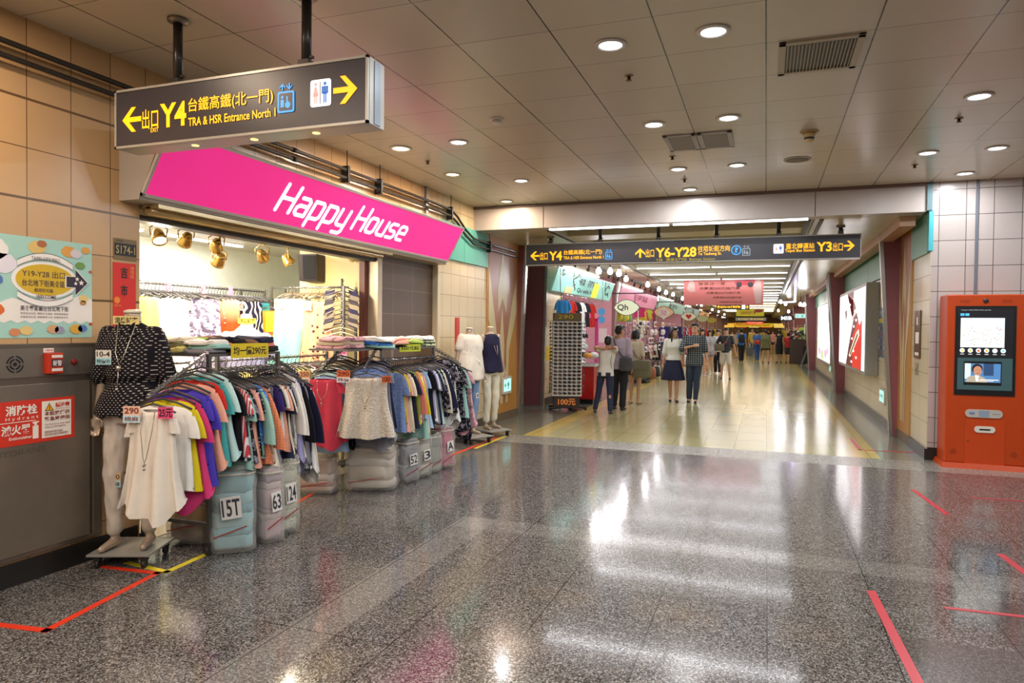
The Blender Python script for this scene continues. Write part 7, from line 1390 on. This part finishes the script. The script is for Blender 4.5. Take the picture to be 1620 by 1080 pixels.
# farther walkers
FAR = [('man in bright blue shirt and black trousers with a black backpack, seen from behind', (-1.17, 37.5, 0), 180, 1.70, dict(top=('tee', '2a78c8'), bottom=('trousers', '1a1a20'), shoes='16161a', feet=((-.04, -.1), (.05, .12))), ('bp', '15161a', 'black backpack on the man in the bright blue shirt')),
       ('woman in olive T-shirt and black shorts walking away, hair in a tail', (.0, 36.6, 0), 176, 1.66, dict(fem=True, top=('tee', '6f7048', .9, .74), bottom=('shorts', '15151a'), shoes='2a2226', hair='tail', loose=.03, feet=((-.14, .05), (.14, -.06))), None),
       ('person in blue top and blue jeans walking away beside the olive T-shirt woman', (-.43, 38.6, 0), 182, 1.64, dict(top=('tee', '2a70b8'), bottom=('jeans', '2a5aa0'), shoes='2a2a30', feet=((-.05, -.1), (.06, .1))), ('bp', 'b8402a', 'small red orange bag on the back of the person in blue')),
       ('woman in long black dress standing at the right stall', (.63, 37.0, 0), 190, 1.66, dict(fem=True, top=('dress', '17171b', .1, .46), bottom=('none', '0'), shoes='201c1e', hair='tail', feet=((-.09, 0), (.12, .06))), None),
       ('boy in red shirt and grey shorts standing at the right stall', (1.04, 37.1, 0), 178, 1.52, dict(top=('tee', 'c02a28'), bottom=('long_shorts', '3c3c44'), shoes='2a2024', feet=((-.10, 0), (.10, .03))), None),
       ('man in yellow shirt and blue shorts walking towards the viewer far off', (-.78, 44.5, 0), 4, 1.68, dict(top=('tee', 'c8b038', .9), bottom=('long_shorts', '4a6a80'), shoes='2c2a2c', haircol='8a8480', feet=((-.12, 0), (.10, .1))), None),
       ('person in pale brown top walking on the left far off', (-1.60, 42.0, 0), 2, 1.60, dict(fem=True, top=('tee', 'c0b4a0'), bottom=('shorts', '26242c'), shoes='2c2a2c', hair='bob'), None),
       ('woman in white vest and dark skirt far down the corridor', (-2.1, 48.0, 0), 8, 1.60, dict(fem=True, top=('tank', 'e0dcd8'), bottom=('skirt', '2a2430'), hair='long'), None),
       ('man in grey shirt far down the corridor left of the blue backpack man', (-1.9, 54.0, 0), 0, 1.70, dict(top=('shirt', '7c7c84'), bottom=('trousers', '2a2a34')), None),
       ('man in mustard shirt far down the corridor', (-.2, 55.0, 0), 175, 1.70, dict(top=('tee', 'c8a040'), bottom=('trousers', '2c2c30')), None),
       ('woman in pink top far down the corridor', (.45, 52.0, 0), 0, 1.60, dict(fem=True, top=('tee', 'd89a9a'), bottom=('shorts', '34343c'), hair='long'), None),
       ('man in white shirt and dark trousers far down the corridor', (-1.1, 60.0, 0), 0, 1.72, dict(top=('shirt', 'dedad4'), bottom=('trousers', '22222a')), None),
       ('person in dark green top far down the corridor right side', (1.0, 58.0, 0), 180, 1.68, dict(top=('tee', '3a5a48'), bottom=('jeans', '2c3648')), None),
       ('person in orange top at the far end of the corridor', (-2.4, 64.0, 0), 0, 1.64, dict(top=('tee', 'd87a40'), bottom=('trousers', '302c30')), None),
       ('person in black jacket at the far end of the corridor', (.2, 66.0, 0), 0, 1.70, dict(top=('shirt', '1c1c22'), bottom=('trousers', '1c1c22')), None),
       ('person in light blue shirt at the far end of the corridor', (-.7, 70.0, 0), 0, 1.70, dict(top=('shirt', '9ab8d0'), bottom=('trousers', '2a2c38')), None),
       ('person in cream top at the far end of the corridor beside the stalls', (-2.9, 58.0, 0), 70, 1.62, dict(fem=True, top=('tee', 'e0d4b8'), bottom=('skirt', '5a4038'), hair='bob'), None),
       ('shopper in magenta top beside the pale green stall', (-3.0, 33.0, 0), 100, 1.60, dict(fem=True, top=('tee', 'b84a70'), bottom=('trousers', '2a2a36'), hair='tail'), None)]
for lb, loc, rz, H, kw, bp in FAR:
    A, K, s = person(lb, loc, D(rz), H, vox=.022 if loc[1] > 40 else .018, **kw)
    if bp: backpack(A, s, bp[1], bp[2], *((.30, .42, 1.0) if bp[1] == '15161a' else (.24, .24, .92)))
t = thing('suitcase', 'grey suitcase on the floor beside the man with the black backpack', 'suitcase', (-.95, 44.0, 0)); box('shell', (-1.1, 43.9, .06), (-.72, 44.15, .60), mat('5a6468', .4), t, .03); b = MB(); [b.cyl((x, y, .03), (x + .03, y, .03), .03, 8) for x in (-1.06, -.79) for y in (43.95, 44.1)]; b.build('wheel', M_BLACK, t); box('handle', (-.95, 44.0, .6), (-.87, 44.02, .85), M_STEEL, t)
# ------------------------------------------------------------------ end
